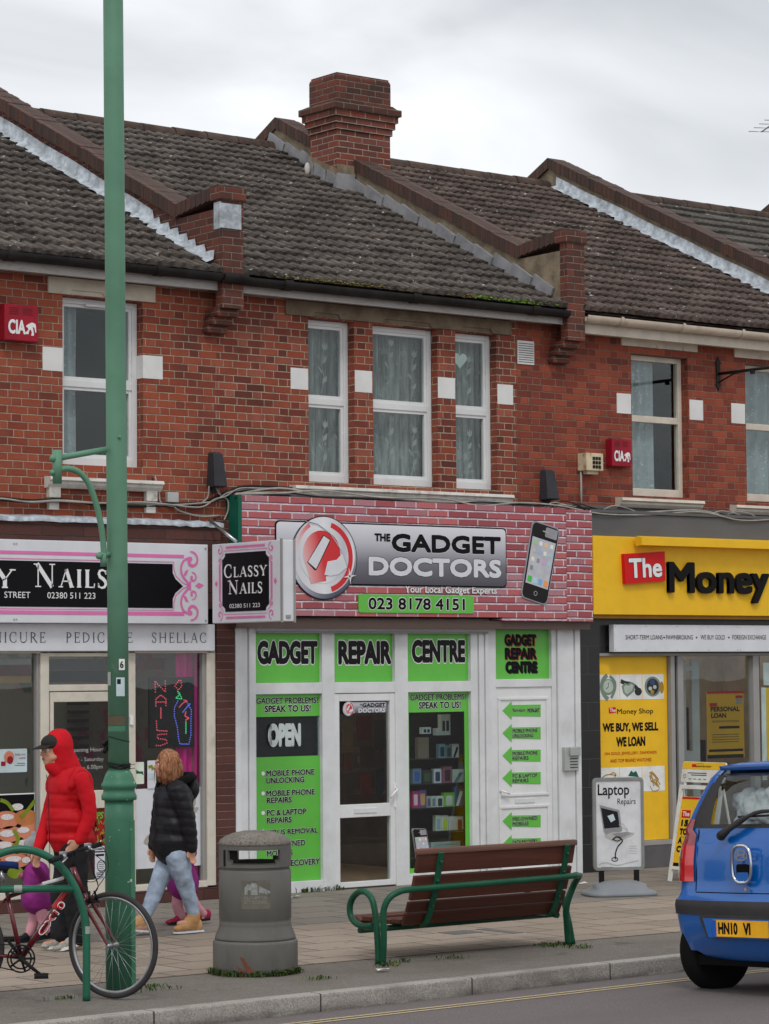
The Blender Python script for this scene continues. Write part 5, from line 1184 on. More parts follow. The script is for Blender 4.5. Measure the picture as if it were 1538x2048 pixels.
# small loan poster hanging inside the entrance
b = PB(.9, 'money_yellow'); b.pr(1414, 1382, 1488, 1516, 0, .006); b.pr(1414, 1382, 1488, 1387, .002, .002, 'money_red'); b.pr(1471, 1391, 1485, 1396, .002, .002, 'money_red'); b.pr(1472, 1396, 1484, 1408, .002, .002, 'box_grey')
b.m = 'money_red'; b.pr(1419, 1406, 1434, 1413, .002, .002); b.m = 'ink'; b.pt('PERSONAL', 1421, 1413, 1479, 1423, .003, off=.04); b.pt('LOAN', 1422, 1426, 1452, 1436, .003, off=.04); b.pr(1438, 1452, 1479, 1457, .002); b.pr(1418, 1498, 1486, 1503, .002); b.pr(1415, 1509, 1487, 1516, .002)
C('warm_grey', 120, 104, 60); b.m = 'warm_grey'
for k in range(6): b.pr(1424, 1441+k*2.2 if k < 2 else 1458+k*5, 1478, 1442+k*2.2 if k < 2 else 1459.5+k*5, .002)
b.build('poster', None, 'yellow personal loan poster hanging inside the money shop entrance', 'poster')
b = PB(1.3, C('door_plum', 34, 26, 28)); b.pr(1366, 1415, 1378, 1500, 0, .1); b.pr(1398, 1480, 1412, 1560, 0, .15); b.build('partition', mshop)
b = PB(.06, 'money_yellow'); b.pr(1533, 1375, 1580, 1520, 0, .004); b.m = 'photo_white'; b.pr(1524, 1375, 1533, 1560, 0, .004); b.pr(1527, 1325, 1560, 1370, 0, .004); b.build('window_notice', mshop)
# ------------------------------------------------------------------ salon front
sshop = thing('shopfront', 'cream framed shopfront of the nail salon with posters in its lower panes', 'shopfront')
def wallpaper():
    m, nt, bs = newmat('wallpaper'); p = pos_node()
    f = nz(p, 2.3, 3, .55); g = nz(p, 4.1, 2, .5, (1, 1, .6)); c = mixc(f.step(.55, .62), (.24, .21, .17), (.36, .05, .12)); c = mixc(g.step(.62, .66), c, (.08, .11, .09))
    nt.links.new(c, bs.inputs['Base Color']); bs.inputs['Roughness'].default_value = .9; M['wallpaper'] = m
wallpaper()
shop_room(sshop, XP[0]+.3, XP[1]-.1, 1.1, 2.55, 'wallpaper')
zc1 = z0b-.0; zsill = Z(335, 1770)
mb = MB('shop_cream'); bx2 = lambda a, c, z0, z1, y0=-.03, y1=.06, bev=.006: mb.box(X(a), X(c), y0, y1, z0, z1, bev)
bx2(78, 95, zsill, zc1); bx2(254, 268, zsill, zc1); bx2(411, 428, zsill-.03, zc1); mb.box(xl, X(78), -.03, .06, zsill-.04, zsill+.03, .006); bx2(268, 411, zsill-.04, zsill+.02)
bx2(95, 254, Z(150, 1382), Z(150, 1369)); bx2(95, 254, zc1-.05, zc1)
mb.box(xl, X(428), -.03, .06, zc1-.02, zc1, .004)
sf = mb.build('window_frame', sshop)
mb = MB('aluminium'); bx2(72, 77, zsill, zc1-.02, -.01, .05, .002); bx2(404, 410, zsill, zc1-.02, -.01, .05, .002); mb.build('glazing_trim', sf)
g = MB('glass'); g.box(xl, X(72), .03, .036, zsill, zc1); g.box(X(268), X(404), .03, .036, zsill, zc1); g.box(X(95), X(254), .03, .036, Z(150, 1369), zc1); g.build('pane', sf)
mb = MB('shop_cream'); d0, d1 = X(97), X(252); zd1 = Z(150, 1384); di0, di1 = X(104), X(243)
mb.box(d0, di0, -.035, .03, .05, zd1, .006); mb.box(di1, d1, -.035, .03, .05, zd1, .006); mb.box(di0, di1, -.035, .03, zd1-.09, zd1, .006); mb.box(di0, di1, -.035, .03, Z(150, 1618), Z(150, 1582), .006); mb.box(di0, di1, -.035, .03, .05, .25, .006)
sdoor = mb.build('door', sshop); g = MB('glass_dark'); g.box(di0, di1, -.0, .005, .25, zd1-.09); g.build('pane', sdoor)
mb = MB('pure_white'); hx = X(258); mb.box(hx-.015, hx+.02, -.05, -.031, Z(258, 1450), Z(258, 1432), .004); mb.build('bell_box', sshop)
b = PB(-.005, 'box_grey'); b.pt('Opening Hours', 139, 1495, 207, 1506, .004, off=.004); b.pt('Monday - Saturday', 122, 1515, 207, 1525, .004); b.pt('9.00am - 6.00pm', 132, 1530, 205, 1541, .004); b.build('lettering', sdoor)
C('food_red', 140, 24, 22, var=.5, scale=9); C('leaf_green', 90, 150, 60)
b = PB(-.004, 'food_red'); b.pr(188, 1617, 243, 1690, 0, .003)
for i in range(40): b.m = random.choice(('gold', 'pure_white', 'food_red', 'ink', 'leaf_green')); x = random.uniform(192, 240); y = random.uniform(1632, 1686); b.pl([(x, y), (x+random.uniform(-4, 4), y+random.uniform(3, 12))], .012, .002+i*.00005)
b.m = 'lime'; b.pt('TIPS', 183, 1624, 207, 1638, .005, shear=.3, off=.03); b.build('poster', sdoor)
b = PB(-.004, 'sign_white'); b.pr(190, 1692, 209, 1702, 0, .003); b.pr(190, 1705, 210, 1765, 0, .003); b.m = 'ink'; b.pr(192, 1708, 208, 1712, .002); b.pe(203, 1732, 9, 12, .002); b.pe(203, 1732, 8, 10.5, .003, 'sign_white'); b.m = 'ink'
for k in range(5): b.pr(193, 1745+k*3.4, 207, 1746.4+k*3.4, .002); b.pr(197, 1724+k*4, 208, 1725+k*4, .004)
b.m = 'alarm_red'; b.pr(191, 1697, 208, 1699, .002); b.build('notice', sdoor)
# blind over the door, striped reflections
b = PB(.5, C('blind_grey', 74, 72, 78)); b.pr(96, 1318, 262, 1340, 0, .02); b.m = 'ink'; b.pr(96, 1341, 262, 1364, 0, .02); b.build('blind', sshop)
b = PB(.4, C('banner_red', 110, 30, 32)); b.pr(-60, 1330, 62, 1352, 0, .01); b.m = 'box_grey'; b.pr(-60, 1318, 62, 1330, 0, .01); b.m = 'gold'; b.pr(-60, 1353, 62, 1366, 0, .01); b.build('banner', sshop)
b = PB(.6, C('orange_red', 150, 50, 30)); b.pr(285, 1316, 440, 1338, 0, .01); b.build('banner', sshop)
drape(sshop, X(352), X(415), zsill, zc1, .12, C('magenta_cloth', 225, 30, 140, .7), 3, .02)
# bottles on racks behind the door
b = PB(1.0, C('rack_dark', 50, 44, 42))
for k in range(6): b.pr(140, 1404+k*17, 178, 1410+k*17, 0, .05)
b.build('bottle_rack', sshop)
# lower window panel and toe poster
b = PB(.024, 'sign_white'); b.rect(X(268), Z(335, 1735), X(404)-.004, Z(335, 1576), 0, .003)
C('petal', 168, 162, 154); C('petal_edge', 214, 210, 206)
for pts in ([(287, 1685), (298, 1668), (310, 1668), (312, 1678), (302, 1690)], [(375, 1578), (388, 1584), (391, 1606), (384, 1622), (378, 1622)], [(376, 1620), (396, 1614), (392, 1624), (380, 1629)]):
    b.m = 'petal'; P = [(v.x, v.y) for v in crv([Vector((*b.q(*p), 0)) for p in pts], 4, True)]; b.prism(P, .001, .004)
b.m = 'petal_edge'; P = [(v.x, v.y) for v in crv([Vector((*b.q(*p), 0)) for p in ((300, 1696), (312, 1690), (330, 1710), (335, 1728), (318, 1728), (304, 1716))], 4, True)]; b.prism(P, .001, .003)
P = [(v.x, v.y) for v in crv([Vector((*b.q(*p), 0)) for p in ((378, 1632), (386, 1628), (392, 1628), (384, 1650), (376, 1668))], 4, True)]; b.prism(P, .001, .003)
b.build('window_panel', sshop)
b = PB(.024, 'ink'); xr = X(73); b.rect(xl, Z(40, 1745), xr, Z(40, 1587), 0, .003); b.m = 'pure_white'
b.stroke([(xl, Z(40, 1588)), (xr-.008, Z(40, 1588)), (xr-.008, Z(40, 1744))], .012, .002)
C('toe_skin', 206, 130, 100, .4); C('toe_tan', 190, 120, 70); C('nail_silver', 200, 190, 190, .3, spots=.8, scol=(.95, .95, .95), sthr=.5, sscale=160); C('leaf_lime', 120, 140, 34)
for (x, y, rx, ry, m_) in ((12, 1640, 26, 18, 'toe_skin'), (52, 1635, 24, 16, 'toe_tan'), (20, 1668, 24, 16, 'toe_skin'), (58, 1662, 20, 18, 'toe_skin'), (8, 1700, 26, 18, 'toe_skin'), (50, 1694, 24, 15, 'toe_tan'), (30, 1722, 30, 14, 'toe_skin'), (-30, 1660, 30, 22, 'toe_skin'), (-34, 1705, 30, 22, 'toe_tan')):
    b.pe(x, y, rx, ry, .003+.0002*(y % 7), m_)
for (x, y, rx, ry) in ((14, 1634, 13, 6), (34, 1614, 12, 7), (14, 1667, 15, 7), (46, 1660, 12, 6), (8, 1690, 15, 7), (48, 1685, 13, 6), (26, 1718, 16, 6), (52, 1720, 9, 6)): b.pe(x, y, rx, ry, .006, 'nail_silver')
for pts in ([(0, 1600), (14, 1606), (26, 1622)], [(70, 1600), (50, 1626), (40, 1634)], [(20, 1700), (36, 1680), (26, 1660)]): b.pl(pts, .035, .0065, 'leaf_lime', sub=5)
b.pe(30, 1745, 16, 12, .0068, 'leaf_lime'); b.build('window_panel', sshop)
# small shellac advert
b = PB(.02, C('advert_blue', 190, 206, 210)); b.pr(-20, 1498, 54, 1545, 0, .003, None, .01); b.pe(18, 1514, 10, 12, .002, 'toe_skin'); b.pe(20, 1520, 6, 8, .003, 'alarm_red'); b.m = 'alarm_red'; b.pr(2, 1523, 11, 1532, .002); b.pt('SHELLAC', 30, 1507, 51, 1511, .002, off=0); b.pt('HERE', 38, 1514, 51, 1518, .002); b.m = 'ink_soft'; b.pr(34, 1526, 50, 1527, .002); b.pr(30, 1530, 50, 1531, .002); b.build('advert_card', sshop)
# notices by the LED sign
b = PB(.015, C('card_green', 214, 222, 205)); b.pr(269, 1524, 288, 1568, 0, .003, None, .01); b.m = 'green_paint'; b.pl([(272, 1545), (286, 1545)], .02, .002); b.pl([(271, 1540), (287, 1549)], .008, .0025); b.build('notice', sshop)
b = PB(.014, 'sign_white'); b.pr(295, 1521, 312, 1577, 0, .003); b.m = 'leaf_lime'; b.pl([(297, 1535), (303, 1532), (306, 1540)], .03, .002); b.m = 'advert_blue'; b.pr(297, 1546, 311, 1560, .002); b.build('notice', sshop)
# LED nail sign
Yl = .08; led = PB(Yl, 'black'); led.pr(296, 1354, 385, 1495, .03, .03); lo_ = led.build('light_sign', None, 'black sign with red NAILS and a blue bottle in lit dots in the salon window', 'light sign')
M['led_red'] = emit_mat('led_red', (.8, .08, .12), .45); M['led_blue'] = emit_mat('led_blue', (.16, .16, .8), .5); M['led_green'] = emit_mat('led_green', (.05, .7, .25), .45)
b = PB(Yl)
def dots(pts, m, n, closed=False):
    P = [Vector((*b.q(*p), 0)) for p in pts]; P += [P[0]] if closed else []
    Ls = [0]
    for i in range(len(P)-1): Ls.append(Ls[-1]+(P[i+1]-P[i]).length)
    b.m = m
    for k in range(n):
        d = Ls[-1]*k/max(1, n-1); i = max(j for j in range(len(Ls)) if Ls[j] <= d+1e-9); i = min(i, len(P)-2); t = (d-Ls[i])/max(1e-9, Ls[i+1]-Ls[i]); p = P[i].lerp(P[i+1], t); b.disc(p.x, p.y, .0068, .034, .006, 6)
dots([(307, 1384), (306, 1362), (327, 1384), (327, 1362)], 'led_red', 16); dots([(308, 1412), (308, 1398), (318, 1390), (328, 1398), (328, 1411)], 'led_red', 14); dots([(309, 1404), (328, 1404)], 'led_red', 6)
dots([(318, 1416), (318, 1436)], 'led_red', 8); dots([(309, 1442), (310, 1461), (330, 1462)], 'led_red', 11); dots([(329, 1468), (312, 1469), (311, 1477), (329, 1479), (330, 1486), (318, 1491), (309, 1491)], 'led_red', 17)
dots([(354, 1361), (346, 1372), (353, 1380), (360, 1372), (358, 1361)], 'led_red', 12, True); dots([(352, 1383), (355, 1390), (348, 1396), (360, 1398), (355, 1386)], 'led_green', 13)
dots([(352, 1402), (345, 1416), (345, 1432), (351, 1455), (353, 1475), (356, 1488), (374, 1488), (378, 1470), (378, 1440), (379, 1420), (370, 1404)], 'led_blue', 44); dots([(355, 1414), (362, 1406), (370, 1402), (364, 1400)], 'led_red', 10); dots([(368, 1424), (366, 1432), (374, 1436), (368, 1440)], 'led_red', 12); dots([(368, 1444), (368, 1466)], 'led_green', 8); dots([(362, 1424), (372, 1412), (376, 1408)], 'led_blue', 8)
b.build('lit_dots', lo_)
# brick stall under the salon windows and the brick pier between the shops
mb = MB('brick_stall'); mb.box(xl, X(438), -.06, .1, 0, zsill-.045); mb.build('stall_riser', sshop)
mb = MB('brick_pillar'); mb.box(X(428)+.004, X(466)-.004, -.045, .3, 0.004, SHOP_T-.3); mb.build('brick_pier', houseL)
# ------------------------------------------------------------------ ground
KY = -6.42                        # kerb edge towards the road
def kerb_y(x): return KY + .012*x*0
def paving():
    m, nt, b = newmat('paving'); p = pos_node(); x, y, z = xyz(p)
    w = nz(p, 1.3, 2); 
    r = ((y-.0)/.45).floor(); fy = y/.45 - r
    xx = x/.6 + (r - (r*.5).floor()*2)*.5 + 40; k = xx.floor(); fx = xx - k
    e = (fx.mn(1.-fx)*.6).mn(fy.mn(1.-fy)*.45); joint = e.step(.004, .011)
    idn = white(cmb(k, r, 0.)); a = y.gt(-2.75); 
    grey = ramp(idn, [(0, (.20,.175,.150)), (.5, (.235,.205,.175)), (1, (.27,.235,.20))]); tan = ramp(idn, [(0, (.30,.235,.18)), (.5, (.35,.275,.21)), (1, (.385,.31,.245))])
    c = mixc(a, tan, grey)
    c = mixc(nz(p, .9, 5, .6).step(.4, .75)*.45, c, (.17,.145,.12)); c = mixc(nz(p, 60, 3, .7).step(.3, .7)*.3, c, (.07,.062,.055)); c = mixc(nz(p, 23, 2, .5).step(.71, .73)*.7, c, (.42,.40,.37)); c = mixc(nz(p, 11, 2, .5, (1,1,1)).step(.69, .71)*.55, c, (.07,.06,.052))
    hole_ = white(cmb(k, r, 5.)).step(.2, .8)
    c = mixc(joint, (.045,.038,.032), c)
    nt.links.new(c, b.inputs['Base Color']); b.inputs['Roughness'].default_value = .85; bump(joint*.8 + nz(p, 70, 3)*.4 + idn*.6, b, .5, .01); M['paving'] = m
    m, nt, b = newmat('tarmac_path'); p = pos_node(); x, y, z = xyz(p)
    c = mixc(nz(p, 90, 3, .8).step(.3, .75), (.12,.105,.09), (.27,.24,.205)); c = mixc(nz(p, 1.1, 5, .7).step(.45, .7)*.6, c, (.13,.11,.085)); c = mixc(nz(p, 140, 2, .6).step(.66, .7)*.7, c, (.33,.31,.28)); c = mixc(nz(p, 2.6, 5, .7).step(.6, .68)*.6, c, (.05,.055,.03))
    nt.links.new(c, b.inputs['Base Color']); b.inputs['Roughness'].default_value = .9; bump(nz(p, 120, 3, .8), b, .8, .01); M['tarmac_path'] = m
    m, nt, b = newmat('road'); p = pos_node()
    c = mixc(nz(p, 110, 3, .85).step(.3, .72), (.10,.083,.082), (.27,.228,.224)); c = mixc(nz(p, .8, 5, .7, (.3, 1, 1)).step(.4, .65)*.6, c, (.15,.13,.125)); c = mixc(nz(p, 150, 2, .6).step(.68, .7)*.6, c, (.30,.27,.26))
    nt.links.new(c, b.inputs['Base Color']); b.inputs['Roughness'].default_value = .85; bump(nz(p, 130, 3, .8), b, .9, .012); M['road'] = m
    m, nt, b = newmat('kerb_stone'); p = pos_node(); x, y, z = xyz(p)
    xx = x/1.35 + .35; fx = xx - xx.floor(); j = fx.mn(1.-fx).step(.002, .006)
    c = mixc(nz(p, 80, 3, .8).step(.3, .7), (.22,.20,.175), (.46,.43,.39)); c = mixc(nz(p, 1.7, 5, .7).step(.45, .7)*.5, c, (.10,.085,.07)); low = z.step(-.13, -.045)
    c = mixc(nz(p, 6, 4, .7, (.5, 1, 2)).step(.35, .6)*(1.-low)*.7, c, (.05,.043,.036))
    c = mixc(j, (.03,.026,.022), c); nt.links.new(c, b.inputs['Base Color']); b.inputs['Roughness'].default_value = .85; bump(j*.8+nz(p, 90, 3, .8)*.5, b, .7, .01); M['kerb_stone'] = m
    m, nt, b = newmat('yellow_line'); p = pos_node(); c = mixc(nz(p, 50, 4, .8).step(.48, .62)*.75, (.50,.40,.22), (.14,.12,.11)); nt.links.new(c, b.inputs['Base Color']); b.inputs['Roughness'].default_value = .8; M['yellow_line'] = m
paving()
def sheet(name, x0, x1, y0, y1, z, m, n=1):
    mb = MB(m); mb.quad((x0, y0, z), (x1, y0, z), (x1, y1, z), (x0, y1, z)); return mb.build(name, kind='structure')
sheet('ground', -400, 400, -400, 400, -.16, 'road')
ky = lambda x: -6.70+.029*(x+4.69)
def strip(name, m, a, b, z, y0=None):
    mb = MB(m); xs = (-30., 40.); mb.quad((xs[0], ky(xs[0])+a, z), (xs[1], ky(xs[1])+a, z), (xs[1], ky(xs[1])+b if y0 is None else y0, z), (xs[0], ky(xs[0])+b if y0 is None else y0, z)); return mb.build(name, kind='structure')
mb = MB('road'); xs = (-60., 60.)
for a, b_, za_, zb_ in ((.02, -4.2, -.12, .006), (-4.2, -8.4, .006, -.12)): mb.quad((xs[0], ky(xs[0])+b_, zb_), (xs[1], ky(xs[1])+b_, zb_), (xs[1], ky(xs[1])+a, za_), (xs[0], ky(xs[0])+a, za_))
mb.build('road', kind='structure')
mb = MB('paving'); mb.quad((-30, -4.7, 0), (40, -6.15, 0), (40, .5, 0), (-30, .5, 0)); mb.build('pavement', kind='structure')
strip('pavement_edge', 'tarmac_path', .12, 0, -.004, .4)
u_ = Vector((1, .029, 0)).normalized()
mb = MB('kerb_stone', frame((-30, ky(-30), 0), u_, (-.029, 1, 0))); mb.box(0, 70, 0, .135, -.14, 0.0, .014); mb.build('kerb', kind='structure')
for d in (0, .10):
    mb = MB('yellow_line'); mb.quad((-30, ky(-30)-.45-d, -.1025+.03*d), (40, ky(40)-.45-d, -.1025+.03*d), (40, ky(40)-.40-d, -.104+.03*d), (-30, ky(-30)-.40-d, -.104+.03*d)); mb.build('road_marking', kind='structure')

for i, (a, b_) in enumerate((((895, 1868), (940, 1862)), ((962, 1860), (1030, 1864)))):
    p0, p1 = gr(*a), gr(*b_); mb = MB('grey_board'); mb.box(p0.x, p1.x, min(p0.y, p1.y)-.10, max(p0.y, p1.y)+.06, -.01, .004); mb.build('access_cover', kind='structure')
# ------------------------------------------------------------------ street furniture
up = Vector((0, 0, 1))
def chips(name, col, **k): M[name] = mat(name, sr(*col), .42, var=.12, scale=3, bmp=.06, dirt=.25, dscale=6, dcol=(.03, .06, .045), spots=.0, **k); return name
M['post_green'] = mat('post_green', sr(94, 136, 112), .5, var=.14, scale=1.2, bmp=.08, dirt=.4, dscale=2.5, dcol=(.075, .17, .12), spots=.35, scol=(.20, .28, .22), sthr=.68, sscale=9)
M['post_green_base'] = mat('post_green_base', sr(66, 116, 92), .45, var=.12, scale=2, bmp=.15, dirt=.3, dscale=5, dcol=(.03, .09, .06), spots=.9, scol=(.55, .58, .52), sthr=.68, sscale=26)
M['bench_green'] = mat('bench_green', sr(30, 82, 60), .35, var=.15, dirt=.25, dscale=9, dcol=(.02, .05, .04), spots=.5, scol=(.5, .55, .5), sthr=.76, sscale=50)
M['rack_green'] = mat('rack_green', sr(40, 98, 78), .35, var=.12, dirt=.2, dscale=7, dcol=(.02, .06, .05))
C('tape_brown', 92, 84, 66, .8); C('tape_grey', 150, 158, 150, .6)
# lamp post
pb = gr(241, 1986); PL = Vector((pb.x, pb.y, 0))
post = thing('lamp_post', 'tall green lamp post with a stepped collar standing by the kerb behind the bicycle', 'lamp post')
post.location = PL
lean = -_R.normalized()*.0055
def pz(py): return at(232, py, PL.y).z
PLF = Matrix.Translation((0, 0, 0)); shear = Matrix.Identity(4); shear[0][2] = lean.x; shear[1][2] = lean.y
mb = MB('post_green_base', shear); rb, rs = .098, .071
mb.lathe([(rb, 0), (rb, pz(1640)), (rb, pz(1601))], n=40); 
mb.build('base', post)
mb = MB('post_green_base', shear)
z1_, z2_, z3_, z4_ = pz(1601), pz(1590), pz(1575), pz(1562)
mb.lathe([(rb, z1_), (.118, z1_+.004), (.120, z1_+.03), (.112, z1_+.045), (.106, z2_+.02), (.106, z3_-.01), (.118, z3_), (.120, z3_+.022), (.110, z3_+.035), (.100, z4_+.02), (.092, pz(1549)), (rs+.002, pz(1540))], n=40); mb.build('collar', post)
mb = MB('post_green', shear); mb.lathe([(rs, pz(1540)), (rs-.001, 3.), (rs-.002, 6.), (rs-.004, 9.2)], n=40); mb.build('shaft', post)
mb = MB('post_green_base', shear); r3 = cR.copy(); r3.z = 0; r3.normalize(); f3 = Vector((-cF.x, -cF.y, 0)).normalized()
a = r3*.088 + f3*.03; mb.obox(a+up*(pz(1640)/2), r3, up, f3, .035, pz(1640), .05, .004); mb.build('door_strip', post)
def onpost(px, py, m=None):      # point on the front of the shaft seen at this pixel
    p = at(px, py, PL.y) - PL; ax_ = Vector((lean.x*p.z, lean.y*p.z, p.z)); d = (p-ax_).dot(r3); d = max(-.068, min(.068, d)); return d, p.z
def patch(px0, py0, px1, py1, m, name, r=None, w=.002, n=8, parent=post):
    r = (r or rs)+w; d0, z1 = onpost(px0, py0); d1, z0 = onpost(px1, py1); mb = MB(m, shear); rg = []
    for i in range(n+1):
        d = d0+(d1-d0)*i/n; h = math.sqrt(max(0, r*r-d*d)); rg.append([tuple(r3*d*1. + f3*h + up*z0), tuple(r3*d + f3*h + up*z1)])
    mb.loft(rg, close=False); return mb.build(name, parent, normals=False)
patch(240, 1318, 252, 1340, 'pure_white', 'number_plate', w=.003)
d0, z0 = onpost(241.5, 1336); d1, z1 = onpost(250.5, 1322); dm = (d0+d1)/2; hh_ = math.sqrt((rs+.006)**2-dm*dm); tn = (r3*dm+f3*hh_).normalized()
mb = MB('ink', shear @ frame(r3*dm+f3*hh_+up*((z0+z1)/2), up.cross(tn), up)); mb.text('6', -.013, -.024, .013, .024, .001, off=.015); mb.build('number', post)
patch(234, 1355, 252, 1392, 'advert_blue', 'sticker', w=.003); patch(236, 1358, 244, 1368, 'ink_soft', 'sticker_print', w=.004)
patch(213, 1344, 222, 1371, 'tape_grey', 'paint_scrape', w=.0025); patch(213, 1432, 253, 1450, 'tape_brown', 'tape_band', w=.003, n=14)
patch(213, 1452, 253, 1462, 'post_green_base', 'paint_band', w=.0012, n=14)
mb = MB('black', shear)
for k in range(3):
    zz = pz(1536-k*4); P = [r3*(rs+.006)*math.cos(t)+f3*(rs+.006)*math.sin(t)+up*(zz+random.uniform(-.008, .008)) for t in [2*PI*i/14 for i in range(14)]]; mb.tube(P, .005, 6, closed=True)
mb.tube([r3*.07+up*pz(1530), r3*.11+up*pz(1529)], .002, 5); mb.tube([r3*.07+up*pz(1538), r3*.11+up*pz(1537)], .002, 5); mb.build('wire_band', post)
mb = MB('black', shear); zz = pz(1478); mb.tube([r3*(rs+.003)*math.cos(t)+f3*(rs+.003)*math.sin(t)+up*(zz-.02*math.cos(t)) for t in [2*PI*i/14 for i in range(14)]], .003, 6, closed=True)
for i in range(6): mb.sphere(tuple(-r3*.085+up*(zz-.02-.012*i)+Vector((random.uniform(-.02, .02), 0, 0))), .018, 6)
mb.build('tied_litter', post)
mb = MB('post_green', shear); p = onpost(241, 876); mb.sphere(tuple(r3*p[0]+f3*.07+up*p[1]), .012, 8); mb.build('bolt', post)
# side bracket
def pp_(px, py): p = at(px, py, PL.y)-PL; return p
mb = MB('post_green'); a0, a1 = pp_(212, 899), pp_(117, 916); mb.tube([a0, a1], .021, 12); mb.sphere(tuple(pp_(106, 917)), .024, 10); mb.tube([pp_(106, 917), a1], .018)
q0, q1 = pp_(115.5, 900), pp_(114.5, 967); mb.lathe([(.031, 0), (.031, (q0-q1).length)], c=tuple(q1), n=20)
mb.tube(crv([pp_(116, 940), pp_(135, 937), pp_(157, 944), pp_(176, 965), (pp_(190, 1000)), pp_(200, 1040), pp_(206, 1080), pp_(208, 1118)], 4), .021, 12); mb.sphere(tuple(pp_(105, 945)), .02, 10); mb.tube([pp_(105, 945), pp_(117, 941)], .016)
mb.tube([pp_(198, 1110), pp_(222, 1108)], .02, 10); mb.sphere(tuple(pp_(198, 1112)), .024, 8); mb.lathe([(.022, 0), (.022, .09)], c=tuple(pp_(207, 1133)), n=14)
mb.build('bracket', post)
# ------------------------------------------------------------------ litter bin
bc = gr(511, 1944); BC = Vector((bc.x, bc.y, 0)); sB = F_PX/((BC-cC).dot(cF))
C('bin_grey', 98, 96, 92, .45, var=.12, scale=3, bmp=.12, bscale=120, dirt=.5, dcol=(.065, .058, .05), dscale=4, stretch=(1, 1, .4), spots=.2, scol=(.25, .24, .22), sthr=.72, sscale=60)
C('bin_top', 120, 114, 106, .8, var=.2, bmp=.3, spots=.8, scol=(.07, .062, .055), sthr=.56, sscale=75)
binr = thing('litter_bin', 'round grey council litter bin with an open slot under its domed lid', 'litter bin'); binr.location = BC
hz = lambda py: (1944-py)/sB; hr = lambda px: px/sB
mb = MB('bin_grey'); mb.smooth = True
mb.lathe([(hr(79), 0), (hr(84), .015), (hr(85), .05), (hr(85), hz(1884)), (hr(84), hz(1880)), (hr(80), hz(1877))], n=64); mb.build('plinth', binr)
mb = MB('bin_grey'); mb.lathe([(hr(81), hz(1877)), (hr(81), hz(1874)), (hr(80), hz(1870)), (hr(72.5), hz(1852)), (hr(72), hz(1848)), (hr(72), hz(1842)), (hr(70.5), hz(1839)), (hr(72.5), hz(1836)), (hr(72.5), hz(1742)), (hr(70), hz(1738))], n=64); mb.build('body', binr)
mb = MB('bin_grey'); mb.lathe([(hr(69), hz(1739)), (hr(69), hz(1731))], n=48, cap=False); mb.build('neck', binr)
# lid with slots front and back: shell of small faces
ang0 = math.atan2(f3.y, f3.x); mb = MB('bin_grey'); RL, RI = hr(72.5), hr(68)
zs = [hz(1733), hz(1730), hz(1724), hz(1717), hz(1710), hz(1703), hz(1698), hz(1690)]; N = 96
def lid_r(z, base): return base
def inslot(a, z):
    d = (a-ang0-.03+PI) % (2*PI)-PI; d2 = (a-ang0-.12) % (2*PI)-PI
    for q in (d, d2):
        if abs(q) < .80:
            low = zs[2]-(.0) + (abs(q)/.80)**4*.03; 
            if low < z < zs[6]: return True
    return False
for R0, flip in ((RL, 0), (RI, 1)):
    grid = [[mb.vert((R0*math.cos(2*PI*k/N), R0*math.sin(2*PI*k/N), z)) for k in range(N)] for z in zs]
    for j in range(len(zs)-1):
        for k in range(N):
            a = 2*PI*(k+.5)/N
            if inslot(a, (zs[j]+zs[j+1])/2): continue
            mb.face([grid[j][k], grid[j][(k+1) % N], grid[j+1][(k+1) % N], grid[j+1][k]], True)
for k in range(N):               # edges of the slots
    for j in range(len(zs)-1):
        a = 2*PI*(k+.5)/N; s0 = inslot(a, (zs[j]+zs[j+1])/2)
        if not s0: continue
        P = lambda R0, kk, z: (R0*math.cos(2*PI*kk/N), R0*math.sin(2*PI*kk/N), z)
        for kk, dk in ((k, -1), (k+1, 1)):
            if not inslot(2*PI*(k+dk+.5)/N, (zs[j]+zs[j+1])/2): mb.quad(P(RL+.004, kk, zs[j]), P(RI, kk, zs[j]), P(RI, kk, zs[j+1]), P(RL+.004, kk, zs[j+1]))
        if not inslot(a, (zs[j]+zs[j-1])/2): mb.quad(P(RL+.006, k, zs[j]), P(RL+.006, k+1, zs[j]), P(RI, k+1, zs[j]), P(RI, k, zs[j]))
        if not inslot(a, (zs[j+1]+zs[min(j+2, 7)])/2): mb.quad(P(RL+.004, k, zs[j+1]), P(RL+.004, k+1, zs[j+1]), P(RI, k+1, zs[j+1]), P(RI, k, zs[j+1]))
lid = mb.build('lid', binr, normals=False)
mb = MB('bin_top'); mb.smooth = True
prof = [(hr(68), hz(1690)), (hr(72.5), hz(1690)), (hr(73), hz(1686)), (hr(70), hz(1680)), (hr(60), hz(1673)), (hr(45), hz(1667)), (hr(25), hz(1663)), (0.002, hz(1662))]
mb.lathe(prof, n=64); mb.build('dome', lid)
mb = MB('black'); mb.lathe([(RI-.01, hz(1740)), (RI-.01, zs[2]-.03), (RI-.04, zs[2]-.045), (.001, zs[2]-.05)], n=40, cap=False)
mb.build('liner', binr)
mb = MB('black'); mb.box(.12, .22, -.16, .16, zs[1], zs[6]); o = mb.build('inner_plate', binr); o.rotation_euler = (0, 0, ang0-1.55)
